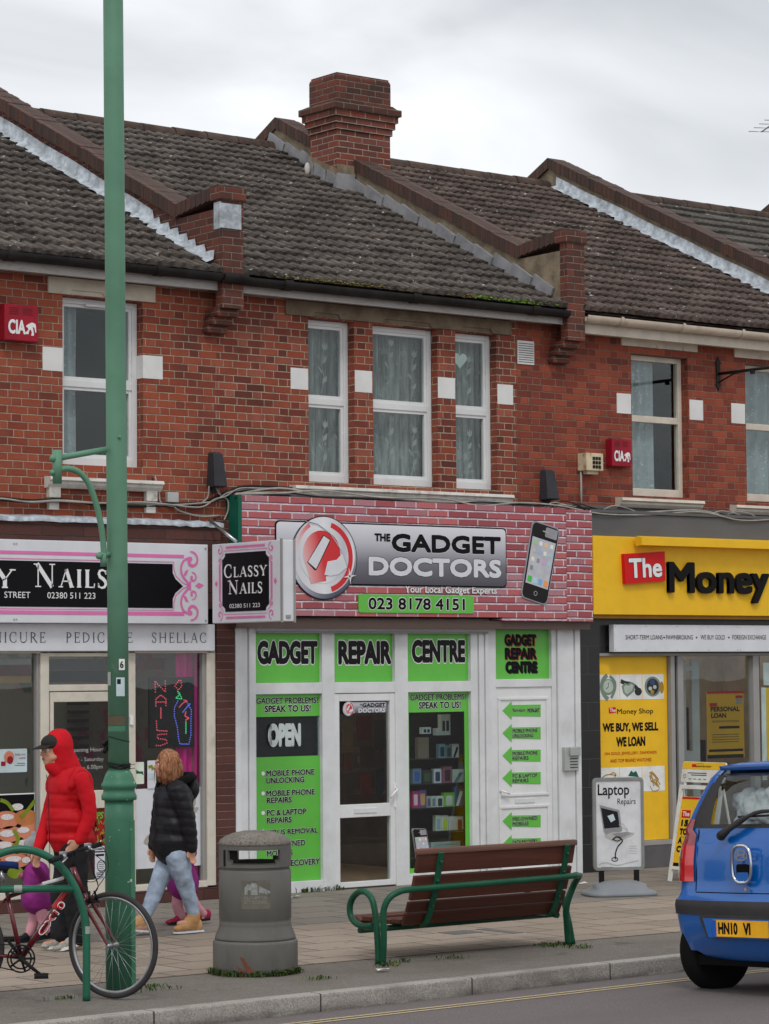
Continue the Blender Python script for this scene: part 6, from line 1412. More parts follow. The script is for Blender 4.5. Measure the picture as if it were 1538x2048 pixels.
# faded council badge, wrapped onto the drum
def wrap(o, R0, a0):
    for v in o.data.vertices:
        u, z, w = v.co.x, v.co.z, -v.co.y; a = a0+u/R0; v.co = ((R0+w)*math.cos(a), (R0+w)*math.sin(a), z)
C('badge_pale', 140, 143, 140, .6, var=.25, scale=40); C('badge_ground', 104, 100, 90, .7, var=.2)
b = MB('badge_ground', FACE); cz = hz(1785); b.rect(-.105, cz-.10, .105, cz+.10, .0012, .001); b.m = 'badge_pale'
b.prism([(-.08, cz), (-.08, cz+.05), (-.06, cz+.075), (-.035, cz+.072), (-.03, cz+.085), (-.01, cz+.08), (0, cz+.085), (.01, cz+.07), (.012, cz), (-.035, cz), (-.037, cz+.03), (-.047, cz+.036), (-.057, cz+.03), (-.058, cz)], .001, .0022)
for i in range(14): x = .02+.006*i; b.prism([(x, cz+random.uniform(0, .02)), (x+.007, cz+random.uniform(0, .02)), (x+.006, cz+.06-.003*i), (x, cz+.065-.003*i)], .001, .0021)
b.text('SOUTHAMPTON', -.085, cz-.032, .08, cz-.01, .002); b.text('CITY COUNCIL', -.085, cz-.062, .08, cz-.040, .002)
o = b.build('council_badge', binr)
bmx = bmesh.new(); bmx.from_mesh(o.data); bmesh.ops.subdivide_edges(bmx, edges=[e for e in bmx.edges if e.calc_length() > .03], cuts=5, use_grid_fill=True); bmx.to_mesh(o.data); bmx.free()
wrap(o, hr(72.5), ang0+.07)
C('rust', 120, 72, 56, .8)
b = MB('rust', FACE)
for x, z, l in ((-.10, .14, .11), (-.12, .07, .07)): b.prism([(x, z), (x+.03, z-.01), (x+.03+l*.7, z-l), (x+l*.55, z-l-.01)], .001, .002)
o = b.build('rust_scrape', binr); wrap(o, hr(85), ang0)
# ------------------------------------------------------------------ bench
C('bench_wood', 88, 50, 40, .55, var=.3, scale=3, bmp=.2, stretch=(.2, 1, 3), dirt=.5, dcol=(.06, .045, .04), dscale=9); C('bench_rail', 110, 78, 66, .7, var=.3, bmp=.3, dirt=.7, dcol=(.11, .10, .09), dscale=7, stretch=(.2, 1, 3))
bench = thing('park_bench', 'brown slatted bench with a looped green tube frame seen from behind', 'bench')
bx0, bx1 = -4.20, -2.645; LY = -5.60
back = [(-5.70, .80, -5.665, .655), (-5.657, .632, -5.632, .545), (-5.62, .53, -5.595, .452), (-5.585, .437, -5.555, .362), (-5.548, .35, -5.50, .262)]     # top y,z - bottom y,z of the slats
for i, (ya, za, yb_, zb2) in enumerate(back):
    mb = MB('bench_wood'); c = Vector(((bx0+bx1)/2, (ya+yb_)/2, (za+zb2)/2)); v = Vector((0, ya-yb_, za-zb2)); mb.obox(c, (1, 0, 0), v, None, bx1-bx0-.0, v.length, .032, .006); mb.build('back_slat', bench)
mb = MB('bench_rail'); mb.obox(Vector(((bx0+bx1)/2, -5.70, .812)), (1, 0, 0), (0, -.02, 1), None, bx1-bx0+.03, .045, .052, .014); mb.build('top_rail', bench)
for i, (y, z) in enumerate(((-5.43, .285), (-5.31, .275), (-5.19, .272), (-5.07, .280), (-4.96, .268))):
    mb = MB('bench_wood'); mb.obox(Vector(((bx0+bx1)/2, y, z)), (1, 0, 0), (0, 1, (.35 if i == 4 else -.02)), None, bx1-bx0, .10, .032, .006); mb.build('seat_slat', bench)
for px in (865, 1118):
    x = at(px, 1760, -5.63).x; mb = MB('bench_green'); P = [(x, -5.735, .80), (x, -5.70, .66), (x, -5.655, .50), (x, -5.60, .36), (x, -5.55, .27), (x, -5.50, .235), (x, -5.35, .235), (x, -5.0, .24)]
    rg = [[(p[0]-.026, p[1]-.006, p[2]-.004), (p[0]+.026, p[1]-.006, p[2]-.004), (p[0]+.026, p[1]+.006, p[2]+.004), (p[0]-.026, p[1]+.006, p[2]+.004)] for p in P]; mb.loft(rg, smooth=False)
    for z, y in ((.73, -5.735), (.59, -5.69), (.40, -5.63)): mb.sphere((x, y, z), .012, 6)
    mb.build('back_bracket', bench)
lp = [atx(px, py, -4.45) for px, py in ((757, 1930), (755, 1880), (752, 1840), (748, 1812), (742, 1795), (731, 1784), (718, 1784), (706, 1795), (700, 1812), (701, 1830), (710, 1845), (725, 1852), (745, 1852))]
lp[0].z = -.0
lp2 = [Vector((-4.45, p.y, max(p.z, .0))) for p in lp]
mb = MB('bench_green'); mb.tube(lp2, .024, 12, sub=4); mb.build('arm_loop', bench)
mb = MB('bench_green'); yl_ = lp2[0].y-.0
rail = [Vector((-4.445, yl_-.045, 0)), Vector((-4.46, LY-.02, .20)), Vector((-4.47, LY-.03, .38)), Vector((-4.44, LY-.05, .475)), Vector((-4.36, LY-.07, .525)), Vector((-4.22, LY-.09, .54)), Vector((-3.5, LY-.12, .548)), Vector((-2.75, LY-.11, .555)), Vector((-2.62, LY-.09, .56)), Vector((-2.55, LY-.04, .54))]
mb.tube(rail, .024, 12, sub=5); mb.build('back_tube', bench)
yr = gr(1140, 1888).y; mb = MB('bench_green'); xr_ = gr(1134, 1888).x
mb.tube([Vector((xr_, yr, 0)), Vector((xr_-.03, yr-.02, .15)), Vector((xr_-.06, yr-.05, .30)), Vector((xr_-.03, yr-.1, .46)), Vector((-2.56, LY-.06, .55))], .026, 12, sub=4)
mb.tube([Vector((xr_+.045, yr, 0)), Vector((xr_+.0, yr+.0, .2)), Vector((xr_-.02, yr+.06, .40)), Vector((xr_-.02, yr+.18, .47)), Vector((xr_-.02, yr+.38, .46)), Vector((xr_-.02, yr+.46, .36)), Vector((xr_-.02, yr+.40, .25)), Vector((xr_-.02, yr+.1, .22))], .024, 12, sub=4); mb.build('leg', bench)
mb = MB('bench_green'); mb.tube([(-4.44, -5.30, .225), (xr_, -5.30, .225)], .022, 10); mb.build('cross_tube', bench)
# ------------------------------------------------------------------ cycle stand
D30 = Vector((math.cos(R_(30)), -math.sin(R_(30)), 0)); N30 = Vector((math.sin(R_(30)), math.cos(R_(30)), 0))     # direction and far normal
def onplane(px, py, P0, N): d = ray(px, py); return cC + d*((P0-cC).dot(N)/d.dot(N))
rk = gr(173, 2001); rp = lambda px, py: onplane(px, py, rk, N30)
stand = thing('cycle_stand', 'green tubular hoop stand with a crossbar and pale bands in front of the lamp post', 'cycle stand')
hp_ = [rk] + [rp(*q) for q in ((173, 1940), (173, 1890), (171, 1850), (165, 1815), (150, 1774), (126, 1738), (95, 1713), (60, 1700), (25, 1700), (-12, 1713), (-45, 1740), (-68, 1780), (-82, 1830), (-86, 1880))] + [rp(-86, 1960), Vector((*rp(-86, 2020).xy, 0))]
mb = MB('rack_green'); mb.tube(hp_, .0255, 14, sub=4); hoop = mb.build('hoop', stand)
mb = MB('rack_green'); mb.tube([rp(-66, 1779), rp(150, 1777)], .0245, 14); mb.build('crossbar', stand)
mb = MB('tape_grey'); mb.tube([rp(28, 1778), rp(44, 1778)], .0262, 14, cap=False); mb.build('band', stand)
mb = MB('tape_grey'); mb.tube([rp(173, 1852), rp(173, 1867)], .0265, 14, cap=False); mb.build('band', stand)
# ------------------------------------------------------------------ bicycle
C('bike_red', 96, 14, 28, .3, var=.1, coat=.4); C('bike_bright', 190, 28, 30, .3); C('tyre', 56, 54, 54, .8, var=.15); C('rubber', 26, 26, 28, .7); C('silver_part', 175, 175, 178, .3, metal=.8); C('saddle_blue', 30, 50, 110, .5)
ck = gr(235, 1998); BN = N30; ck = ck + BN*.02; bp = lambda px, py, off=0.: onplane(px, py, ck, BN) + BN*off
bike = thing('bicycle', 'dark red bicycle leaning on the green hoop stand, handlebar turned', 'bicycle')
hub = bp(226, 1896); hub.z = .352; base = Vector((bp(42, 1916).x, bp(42, 1916).y, bp(42, 1916).z))
A70 = R_(66); WD = Vector((math.cos(A70), -math.sin(A70), 0)); WN = Vector((math.sin(A70), math.cos(A70), 0))
def wheel(hub, d, n, name='wheel'):
    t = MB('tyre'); ring = [hub+(d*math.cos(a)+up*math.sin(a))*.333 for a in [2*PI*i/56 for i in range(56)]]; t.tube(ring, .0185, 10, closed=True); w = t.build(name, bike)
    t = MB('silver_part'); rg = []
    for i in range(57):
        a = 2*PI*i/56; e = d*math.cos(a)+up*math.sin(a); rg.append([tuple(hub+e*r+n*s_) for r, s_ in ((.322, -.011), (.304, -.011), (.300, -.004), (.300, .004), (.304, .011), (.322, .011))])
    t.loft(rg, cap=False); t.build('rim', w)
    t = MB('silver_part')
    for i in range(32):
        a = 2*PI*i/32; a2 = a+(.45 if i % 4 < 2 else -.45); s_ = .028*(1 if i % 2 else -1)
        t.tube([hub+(d*math.cos(a2)+up*math.sin(a2))*.02+n*s_, hub+(d*math.cos(a)+up*math.sin(a))*.302], .0011, 4)
    t.build('spokes', w)
    t = MB('silver_part'); t.lathe([(.006, -.065), (.012, -.06), (.012, -.052), (.02, -.035), (.012, -.03), (.012, .03), (.02, .035), (.012, .052), (.012, .06), (.006, .065)], c=tuple(hub), n=14, ax=n); t.build('hub', w)
    return w
wheel(hub, WD, WN)
rear = hub - D30*1.06; rear.z = .352; wheel(rear, D30, BN)
mb = MB('bike_red'); hd0, hd1 = bp(146, 1738), bp(168, 1790); sc = bp(17, 1793); bb = bp(42, 1916); st = bp(8, 1765)
mb.tube([bp(145, 1734), bp(166, 1786)], .019, 12); mb.tube([bp(140, 1752), sc], .0155, 12); mb.tube([sc + (st-sc)*.4, bb], .0155, 12)
mb.tube([bp(150, 1762), bb], .021, 12); 
for s_ in (-1, 1): mb.tube([sc, sc.lerp(rear, .3)+BN*.03*s_, rear+BN*.055*s_], .008, 8); mb.tube([bb+BN*.02*s_, bb.lerp(rear, .4)+BN*.045*s_, rear+BN*.055*s_], .009, 8)
mb.lathe([(.02, -.036), (.022, 0), (.02, .036)], c=tuple(bb), n=14, ax=BN); fr_o = mb.build('frame', bike)
mb = MB('bike_bright'); mb.tube([bp(143, 1770, -.002), bp(108, 1816, -.002)], .0218, 12, cap=False); mb.build('paint_flash', fr_o)
dt0, dt1 = bp(78, 1868), bp(126, 1803); ud = (dt1-dt0).normalized(); fr4 = frame(dt0-BN*.024, ud, -BN.cross(ud) if False else up)
b = MB('pure_white', fr4); b.text('CX10', .0, -.028, (dt1-dt0).length, .02, .002, off=.04); b.m = 'bike_bright'; b.text('CX10', .006, -.022, (dt1-dt0).length-.006, .014, .004, off=.01); b.build('lettering', fr_o)
# fork: crown then two curved legs either side of the wheel
cr = bp(176, 1797); cr2 = cr
mb = MB('bike_red')
for s_ in (-1, 1):
    o_ = WN*.045*s_; e = hub+WN*.055*s_; mb.tube([hd1, cr+WN*.02*s_, cr+o_-up*.03, cr.lerp(hub, .55)+o_*1.1-WD*.012, cr.lerp(hub, .85)+WN*.05*s_-WD*.01, e], [.016, .016, .014, .0115, .010, .009], 8, sub=4)
mb.tube([hd1, cr], .02, 10); mb.build('fork', bike)
mb = MB('rubber'); 
for s_ in (-1, 1): mb.tube([cr+WN*.05*s_+WD*.02, cr+WN*.045*s_+WD*.045-up*.02, cr+WN*.03*s_+WD*.03+up*.05], .008, 8); mb.obox(cr+WN*.022*s_+WD*.04-up*.02, WD, up, None, .07, .014, .012, .003)
mb.build('brake', bike)
HB = Vector(bp(151, 1703)); mb = MB('rubber'); g0, g1 = HB-WN*.29-up*.045, HB+WN*.29+up*.03
mb.tube([bp(146, 1738), bp(148, 1722), HB], .015, 10); mb.tube([g0, HB.lerp(g0, .45)+up*.004, HB, HB.lerp(g1, .45), g1], .0125, 10, sub=3); hbar = mb.build('handlebar', bike)
for g_, t_i in ((g0, 1), (g1, 1)):
    mb = MB('rubber'); q = g_.lerp(HB, .42); mb.tube([g_, q], .0175, 12); mb.build('grip', hbar)
    mb = MB('silver_part'); c = g_.lerp(HB, .50); mb.lathe([(.02, -.018), (.024, 0), (.02, .018)], c=tuple(c), n=14, ax=(HB-g_)); mb.tube([c+WD*.01, c+WD*.035-up*.01, g_.lerp(HB, .2)+WD*.055-up*.02], .006, 6); mb.obox(c+up*.022, WN, up, None, .05, .02, .03, .004); mb.build('brake_lever', hbar)
mb = MB('rubber')
for k in range(3):
    c = HB+WN*random.uniform(-.15, .15); mb.tube([c, c+WD*.12+up*.02, c+WD*.16-up*.12, cr+WD*.08+up*.08, cr+WD*.03+up*.02], .0028, 5, sub=5)
mb.tube([HB+WN*.15, HB+WN*.18+WD*.12-up*.1, bp(190, 1762), bp(160, 1760), bp(140, 1756)], .0028, 5, sub=5); mb.tube([bp(140, 1757, -.02), bp(80, 1773, -.02), bp(20, 1790, -.02)], .003, 5); mb.build('cable', bike)
C('sticker_silver', 190, 190, 188); mb = MB('sticker_silver'); mb.tube([bp(85, 1769, -.003), bp(128, 1757, -.003)], .016, 10, cap=False); mb.build('top_tube_sticker', fr_o)
mb = MB('rubber'); cg = bb-BN*.045
for r_, w_ in ((.088, .007), (.066, .02)):
    mb.tube([cg+BN*(w_-.01)+(D30*math.cos(a)+up*math.sin(a))*r_ for a in [2*PI*i/30 for i in range(30)]], .006, 6, closed=True)
for i in range(5): a = 2*PI*i/5; mb.tube([cg, cg+(D30*math.cos(a)+up*math.sin(a))*.085], .008, 6)
mb.lathe([(.02, -.02), (.02, .02)], c=tuple(cg), n=12, ax=BN); crk = mb.build('chainset', bike)
for e_, s_ in ((bp(82, 1948, -.07), -1), (bp(15, 1882, .06), 1)):
    mb = MB('rubber'); c0 = bb+BN*.06*s_; e_ = bb+(e_-bb)-BN*((e_-bb).dot(BN))+BN*.07*s_; mb.tube([c0, e_], [.014, .010], 8); cr_a = mb.build('crank', crk)
    mb = MB('rubber'); c1 = e_+BN*.05*s_; mb.obox(c1, D30, BN, None, .09, .075, .022, .006); mb.obox(c1+up*.012, D30, BN, None, .094, .02, .012, .003); mb.obox(c1-up*.012, D30, BN, None, .094, .02, .012, .003); mb.build('pedal', crk)
mb = MB('rubber'); mb.tube([bb-BN*.04+up*.088, rear-BN*.04+up*.04], .004, 5); mb.tube([bb-BN*.04-up*.088, rear-BN*.04-up*.045], .004, 5); mb.tube([rear-BN*.04+(D30*math.cos(a)+up*math.sin(a))*.045 for a in [2*PI*i/20 for i in range(20)]], .005, 5, closed=True); mb.build('chain', bike)
mb = MB('silver_part'); mb.tube([st, bp(1, 1742)], .013, 10); mb.build('seat_post', bike)
mb = MB('saddle_blue'); c = bp(-4, 1730); rg = []
for i, (t, w_, h_) in enumerate(((-.14, .05, .0), (-.12, .075, .012), (-.05, .07, .012), (.03, .035, .008), (.10, .022, .004), (.135, .014, -.004))):
    q = c+D30*t+up*h_; rg.append([tuple(q+BN*w_*math.cos(a)+up*(.018*math.sin(a) if math.sin(a) > 0 else .03*math.sin(a))) for a in [2*PI*k/12 for k in range(12)]])
mb.loft(rg); mb.build('saddle', bike)
# ------------------------------------------------------------------ free standing signs
def rot_frame(o, ang): return Matrix.Translation(o) @ Matrix.Rotation(ang, 4, 'Z')
sc_ = gr(1240, 1790); SG = Vector((sc_.x, sc_.y, 0)); sS = F_PX/((SG-cC).dot(cF))
sign = thing('pavement_sign', 'grey framed swing sign for laptop repairs on a moulded base', 'pavement sign'); 
ux = Vector((math.cos(R_(-24)), math.sin(R_(-24)), 0)); nn = Vector((ux.y, -ux.x, 0))     # panel runs along ux, faces nn
def sp(px, py): return onplane(px, py, SG, nn)
c0, c1 = sp(1186, 1650), sp(1287, 1650); Wd = (c1-c0).length; zb3, zt3 = sp(1237, 1740).z, sp(1237, 1555).z; Hd = zt3-zb3
fo = Vector((c0.x, c0.y, zb3)); fS = frame(fo, ux, up)
C('frame_grey', 140, 142, 140, .35, metal=.4); C('poster_white', 206, 208, 210, .35); C('base_grey', 128, 132, 136, .4, var=.06)
mb = MB('frame_grey', fS)
pts = rr(0, 0, Wd, Hd, .04); inn = rr(.028, .028, Wd-.028, Hd-.028, .015)
A = [mb.vert((x, y, .018)) for x, y in pts]; B = [mb.vert((x, y, .018)) for x, y in inn]; A2 = [mb.vert((x, y, -.018)) for x, y in pts]; B2 = [mb.vert((x, y, .004)) for x, y in inn]
n_ = len(pts)
for i in range(n_): j = (i+1) % n_; mb.face([A[i], A[j], B[j], B[i]], False); mb.face([A[i], A[j], A2[j], A2[i]], True); mb.face([B[i], B[j], B2[j], B2[i]], False)
mb.face(A2, False); mb.build('frame', sign)
b = MB('poster_white', fS); b.rect(.02, .02, Wd-.02, Hd-.02, .006, .004)
P2 = lambda u, v: (.028+(u-150)/(545-150)*(Wd-.056)*1.0, Hd*(1-(v-1050)/(1775-1050)))
def tx(st, a, t, c, bo, **k): p, q = P2(a, bo), P2(c, t); b.text(st, p[0], p[1], q[0], q[1], .008, **k)
b.m = 'ink_soft'; tx('Laptop', 168, 1100, 445, 1215, off=.015); tx('Repairs', 340, 1215, 500, 1275)
b.m = 'silver_part'; b.prism([P2(*p) for p in ((182, 1262), (355, 1305), (380, 1470), (240, 1510), (215, 1470))], .005, .007); b.m = 'ink_soft'; b.prism([P2(*p) for p in ((195, 1285), (340, 1318), (358, 1440), (222, 1448))], .006, .008)
b.m = 'advert_blue'; b.prism([P2(*p) for p in ((250, 1350), (300, 1335), (320, 1380), (280, 1400))], .007, .009)
b.m = 'box_grey'; b.prism([P2(*p) for p in ((220, 1500), (300, 1475), (488, 1485), (480, 1505), (330, 1560), (230, 1520))], .005, .0072); b.m = 'silver_part'; b.prism([P2(*p) for p in ((290, 1490), (420, 1475), (470, 1490), (350, 1530))], .006, .0082)
b.m = 'ink_soft'; Q = lambda L: [(v.x, v.y) for v in crv([Vector((*P2(*p), 0)) for p in L], 5)]
b.stroke(Q(((290, 1540), (330, 1515), (380, 1545), (340, 1590), (318, 1640), (315, 1690))), .012, .009); b.ring(*P2(310, 1690), .03, .008, .009, n=20, ry=.018); b.ring(*P2(335, 1530), .035, .008, .009, n=20, ry=.02); b.m = 'box_grey'; b.stroke(Q(((380, 1410), (430, 1470), (350, 1420))), .006, .009)
for k in range(4): b.stroke([P2(440, 1590+k*19), P2(505, 1592+k*19)], .004, .008)
b.m = 'box_grey'; b.stroke(Q(((170, 1730), (230, 1715), (330, 1738), (420, 1722), (520, 1705))), .01, .008); b.m = 'ink_soft'; b.stroke([P2(190, 1752), P2(290, 1752)], .005, .008); b.stroke([P2(420, 1758), P2(510, 1755)], .005, .008); b.build('poster', sign)
mb = MB('black'); 
for px in (1203, 1273): p = sp(px, 1755); mb.obox(Vector((p.x, p.y, zb3-.055)), ux, up, None, .05, .16, .03, .006)
mb.build('stem', sign)
mb = MB('base_grey'); mb.smooth = True; cb = fo+ux*Wd/2; cb.z = 0; rg = []
for t, sc2, h in ((0, 1.0, .0), (.0, 1.02, .02), (.0, .97, .04), (0, .75, .07), (0, .45, .105), (0, .28, .135), (0, .05, .14)):
    L = []
    for i in range(40):
        a = 2*PI*i/40; e = 4; cx_ = abs(math.cos(a))**(2/e)*(1 if math.cos(a) > 0 else -1); sy_ = abs(math.sin(a))**(2/e)*(1 if math.sin(a) > 0 else -1)
        L.append(tuple(cb+ux*(.34*sc2*cx_)*(1 if sc2 > .5 else 1.7)+nn*(.24*sc2*sy_)+up*h))
    rg.append(L)
mb.loft(rg); mb.build('base', sign)
# A-board
ab = thing('a_board', 'white framed yellow A-board of the money shop half hidden behind the blue car', 'pavement sign')
a0 = gr(1337, 1762); ax = Vector((0, -1, 0)); t0 = atx(1374, 1570, a0.x+.19); Wa = .60
vdir = Vector((.19, 0, t0.z)); Hl = vdir.length; fA = frame(a0, ax, vdir); k_ = 0.; C('board_white', 222, 220, 214, .4)
mb = MB('board_white', fA)
fu = lambda v: k_*v/Hl
for s0, s1 in ((0, .035), (Wa-.035, Wa)):
    mb.prism([(s0+(k_ if s0 == 0 else -k_)*0, 0), (s1, 0), (s1+(k_ if s0 == 0 else -k_), Hl), (s0+(k_ if s0 == 0 else -k_), Hl)], -.015, .015)
mb.box(k_, Wa-k_, Hl-.04, Hl+.0, -.015, .0145); mb.box(.03, Wa-.03, .12, .15, -.014, .014); abf = mb.build('frame', ab)
b = MB('money_yellow', fA); b.prism([(.036+fu(.15), .15), (Wa-.036-fu(.15), .15), (Wa-.05-fu(Hl*.86), Hl*.88), (.05+fu(Hl*.86), Hl*.88)], -.004, .006)
b.m = 'ink'; b.prism([(.04+fu(.15), .155), (Wa-.1, .155), (Wa-.1, .19), (.045+fu(.17), .19)], .005, .0075); b.m = 'money_red'; b.rect(.06+k_, Hl*.855, Wa-.06-k_, Hl*.875, .0085); b.rect(.08+k_*.7, Hl*.66, .20+k_*.7, Hl*.74, .0085)
b.m = 'pure_white'; b.text('The', .09+k_*.7, Hl*.675, .19+k_*.7, Hl*.725, .0095, off=.03); b.m = 'ink'; b.text('15', .085+k_*.6, Hl*.57, .19+k_*.6, Hl*.64, .0085, off=.07); b.text('TO', .075+k_*.5, Hl*.48, .19+k_*.5, Hl*.55, .0085, off=.06); b.text('A', .07+k_*.4, Hl*.39, .13+k_*.4, Hl*.46, .0085, off=.06); b.text('CASH', .06+k_*.3, Hl*.30, .3, Hl*.37, .0085, off=.06)
b.build('poster', ab)
mb = MB('board_white', fA); mb.rect(k_-.0, Hl+.03, Wa-k_+.02, Hl+.24, .006, .012, .025); mb.box(k_+.05, k_+.07, Hl-.04, Hl+.05, -.01, .004); mb.m = 'money_yellow'; mb.rect(k_+.005, Hl+.165, Wa-k_+.015, Hl+.235, .009, .003, .02)
mb.m = 'money_red'; mb.rect(k_+.14, Hl+.185, k_+.20, Hl+.215, .011); mb.m = 'ink'; mb.text('pawnbroker', k_+.205, Hl+.178, k_+.42, Hl+.208, .011, off=.01); mb.text('The Money Shop', k_+.205, Hl+.212, k_+.30, Hl+.225, .011); mb.m = 'gold'; mb.ring(k_+.05, Hl+.09, .018, .006, .009); mb.m = 'ink_soft'
for k in range(2): mb.rect(k_+.09+.05*k, Hl+.12-.02*k, k_+.36, Hl+.128-.02*k, .008)
for k in range(4): mb.rect(k_+.11+.07*k, Hl+.06, k_+.15+.07*k, Hl+.066, .008)
mb.build('header_card', ab)
mb = MB('board_white'); tt = a0+vdir
for s_ in (.01, Wa-.01): mb.tube([a0+ax*s_+Vector((.42, 0, 0)), tt+ax*s_+Vector((.02, 0, -.03))], .014, 6)
mb.build('rear_leg', ab)
# ------------------------------------------------------------------ weeds and scraps
def tuft_patch(name, label, pts, n, h, sp_=.05, flower=0):
    mb = MB('weed_light')
    for i in range(n):
        c = random.choice(pts); x, y = c[0]+random.gauss(0, sp_), c[1]+random.gauss(0, sp_*.6); a = random.uniform(0, 6.28); l = random.uniform(.4, 1)*h; w = .002+.0025*random.random()
        d = Vector((math.cos(a), math.sin(a), 0)); e = Vector((-d.y, d.x, 0))*w; b0 = Vector((x, y, 0)); m1 = b0+d*l*.35+up*l*.7; t1 = b0+d*l*.9+up*l*random.uniform(.5, 1.)
        mb.m = 'weed_light' if random.random() < .5 else ('weed_dark' if random.random() < .8 else 'weed_dry')
        mb.quad(b0-e, b0+e, m1+e*1.6, m1-e*1.6); mb.quad(m1-e*1.6, m1+e*1.6, t1+e*.3, t1-e*.3)
    return mb.build(name, None, label, 'weeds', None, 'stuff', normals=False)
M['weed_light'] = mat('weed_light', (.07, .12, .025), .9, var=.4); M['weed_dry'] = mat('weed_dry', (.16, .12, .06), .9)
M['weed_dark'] = mat('weed_dark', (.035, .07, .018), .9, var=.4)
rb_ = hr(85); pts = [(BC.x+rb_*math.cos(a), BC.y+rb_*math.sin(a)) for a in [ang0-1.5+.13*i for i in range(24)]]
tuft_patch('weeds', 'low green weeds growing round the foot of the litter bin', pts, 520, .06, .02)
pts = [tuple(gr(px, py).xy) for px, py in ((785, 1928), (800, 1924), (775, 1932), (905, 1917), (1100, 1893), (1120, 1890), (1150, 1893), (1165, 1896), (300, 1975), (320, 1980), (123, 1998), (640, 1958), (1090, 1890))]
tuft_patch('weeds', 'sparse green tufts in the tarmac below the bench and lamp post', pts, 420, .035, .06)
pts = [(X(600+6*i), -.03) for i in range(14)]; tuft_patch('weeds', 'dry brown green weeds along the foot of the repair shop front', pts, 110, .07, .04)
C('scrap_white', 210, 210, 205)
for i, (px, py, lab) in enumerate(((591, 1796, 'crumpled white scrap of paper in front of the repair shop step'), (765, 1943, 'flattened white scrap on the tarmac below the left bench leg'), (1166, 1768, 'tiny pale scrap on the pavement under the arrow door'))):
    p = gr(px, py); mb = MB('scrap_white'); P = [(p.x+.07*math.cos(a)*random.uniform(.5, 1), p.y+.05*math.sin(a)*random.uniform(.5, 1), .004+random.uniform(0, .02)) for a in [2*PI*k/8 for k in range(8)]]
    vs = [mb.vert(q) for q in P]; c = mb.vert((p.x, p.y, .02))
    for k in range(8): mb.face([vs[k], vs[(k+1) % 8], c], False)
    mb.build('paper_scrap', None, lab, 'litter', normals=False)
# ------------------------------------------------------------------ people
C('skin', 196, 146, 122, .55, var=.05); C('hood_red', 196, 20, 34, .85, var=.06, bmp=.15, bscale=90); C('vest_red', 190, 12, 26, .6, var=.06, bmp=.1); C('trouser_black', 34, 34, 37, .9, var=.2); C('cap_black', 44, 42, 40, .8); C('trainer_grey', 150, 146, 138, .6, var=.3, scale=30)
C('hair_red', 146, 100, 72, .7, var=.6, scale=30, stretch=(3, 3, .35)); C('puffer_black', 32, 32, 37, .45, var=.15); C('fur_black', 16, 15, 17, 1.); C('denim', 158, 174, 194, .8, var=.28, scale=6, bmp=.2, bscale=70); C('boot_tan', 184, 142, 96, .8, var=.12); C('coat_purple', 138, 42, 122, .7, var=.12, scale=10); C('legging_pink', 208, 148, 160, .85, var=.1); C('shoe_crimson', 158, 34, 70, .6); C('hat_grey', 150, 152, 156, .9); C('lip', 150, 84, 78)
def cap_(mb, pts, rs, n=12, sub=3):
    P = [Vector(p) for p in pts]
    if len(P) > 2:
        Q = crv(P, sub); rr_ = []
        for i in range(len(Q)):
            t = i/(len(Q)-1)*(len(P)-1); k = min(int(t), len(P)-2); rr_.append(rs[k]+(rs[k+1]-rs[k])*(t-k))
    else: Q, rr_ = P, list(rs)
    mb.tube(Q, rr_, n); mb.sphere(tuple(Q[0]), rr_[0]*.99, n); mb.sphere(tuple(Q[-1]), rr_[-1]*.99, n)
def ell(mb, c, r, ax=None, n=14):            # ellipsoid with axes
    old = mb.fr
    if ax: mb.fr = frame(c, ax[0], ax[1]); mb.sphere((0, 0, 0), 1., n, r); mb.fr = old
    else: mb.sphere(tuple(c), 1., n, r)
def remesh(mb, name, m, vox=.012, smooth=4, parent=None, puff=None, label=None, cat=None, group=None, noise_=0.):
    o = mb.build(name+'_tmp', None, normals=True)
    r = o.modifiers.new('r', 'REMESH'); r.mode = 'VOXEL'; r.voxel_size = vox; r.use_smooth_shade = True
    s_ = o.modifiers.new('s', 'SMOOTH'); s_.iterations = smooth; s_.factor = .5
    dg = bpy.context.evaluated_depsgraph_get(); dg.update(); me = bpy.data.meshes.new_from_object(o.evaluated_get(dg)); me.name = name
    bpy.data.objects.remove(o)
    if noise_:
        for v in me.vertices:
            k = mnoise.noise(v.co*11)+.5*mnoise.noise(v.co*26); v.co += v.normal*k*noise_
    if puff:
        for v in me.vertices: v.co += v.normal*puff(v.co)
    me.materials.clear(); me.materials.append(M[m])
    for p in me.polygons: p.use_smooth = True; p.material_index = 0
    return tag(link(name, me, parent), label, cat, group)
FW, LF = Vector((-1, 0, 0)), Vector((0, -1, 0))     # everyone walks to the left; LF is their left, towards the road
def hand(mb, w, d, n, s=1., curl=.5):
    d = Vector(d).normalized(); n = Vector(n).normalized(); side = d.cross(n).normalized()
    ell(mb, Vector(w)+d*.045*s, (.047*s, .038*s, .016*s), (d, side), 10)
    for i, (o_, l) in enumerate(((-.027, .062), (-.009, .072), (.009, .068), (.026, .052))):
        b0 = Vector(w)+d*.08*s+side*o_*s; m1 = b0+(d*.62-n*.3*curl)*l*s; e = m1+(d*.25-n*.75*curl)*l*s*.7; cap_(mb, [b0, m1, e], [.0095*s, .0085*s, .0075*s], 8)
    b0 = Vector(w)+d*.03*s-side*.03*s; cap_(mb, [b0, b0-side*.022*s+d*.02*s, b0-side*.024*s+d*.05*s-n*.015*s], [.012*s, .011*s, .009*s], 8)
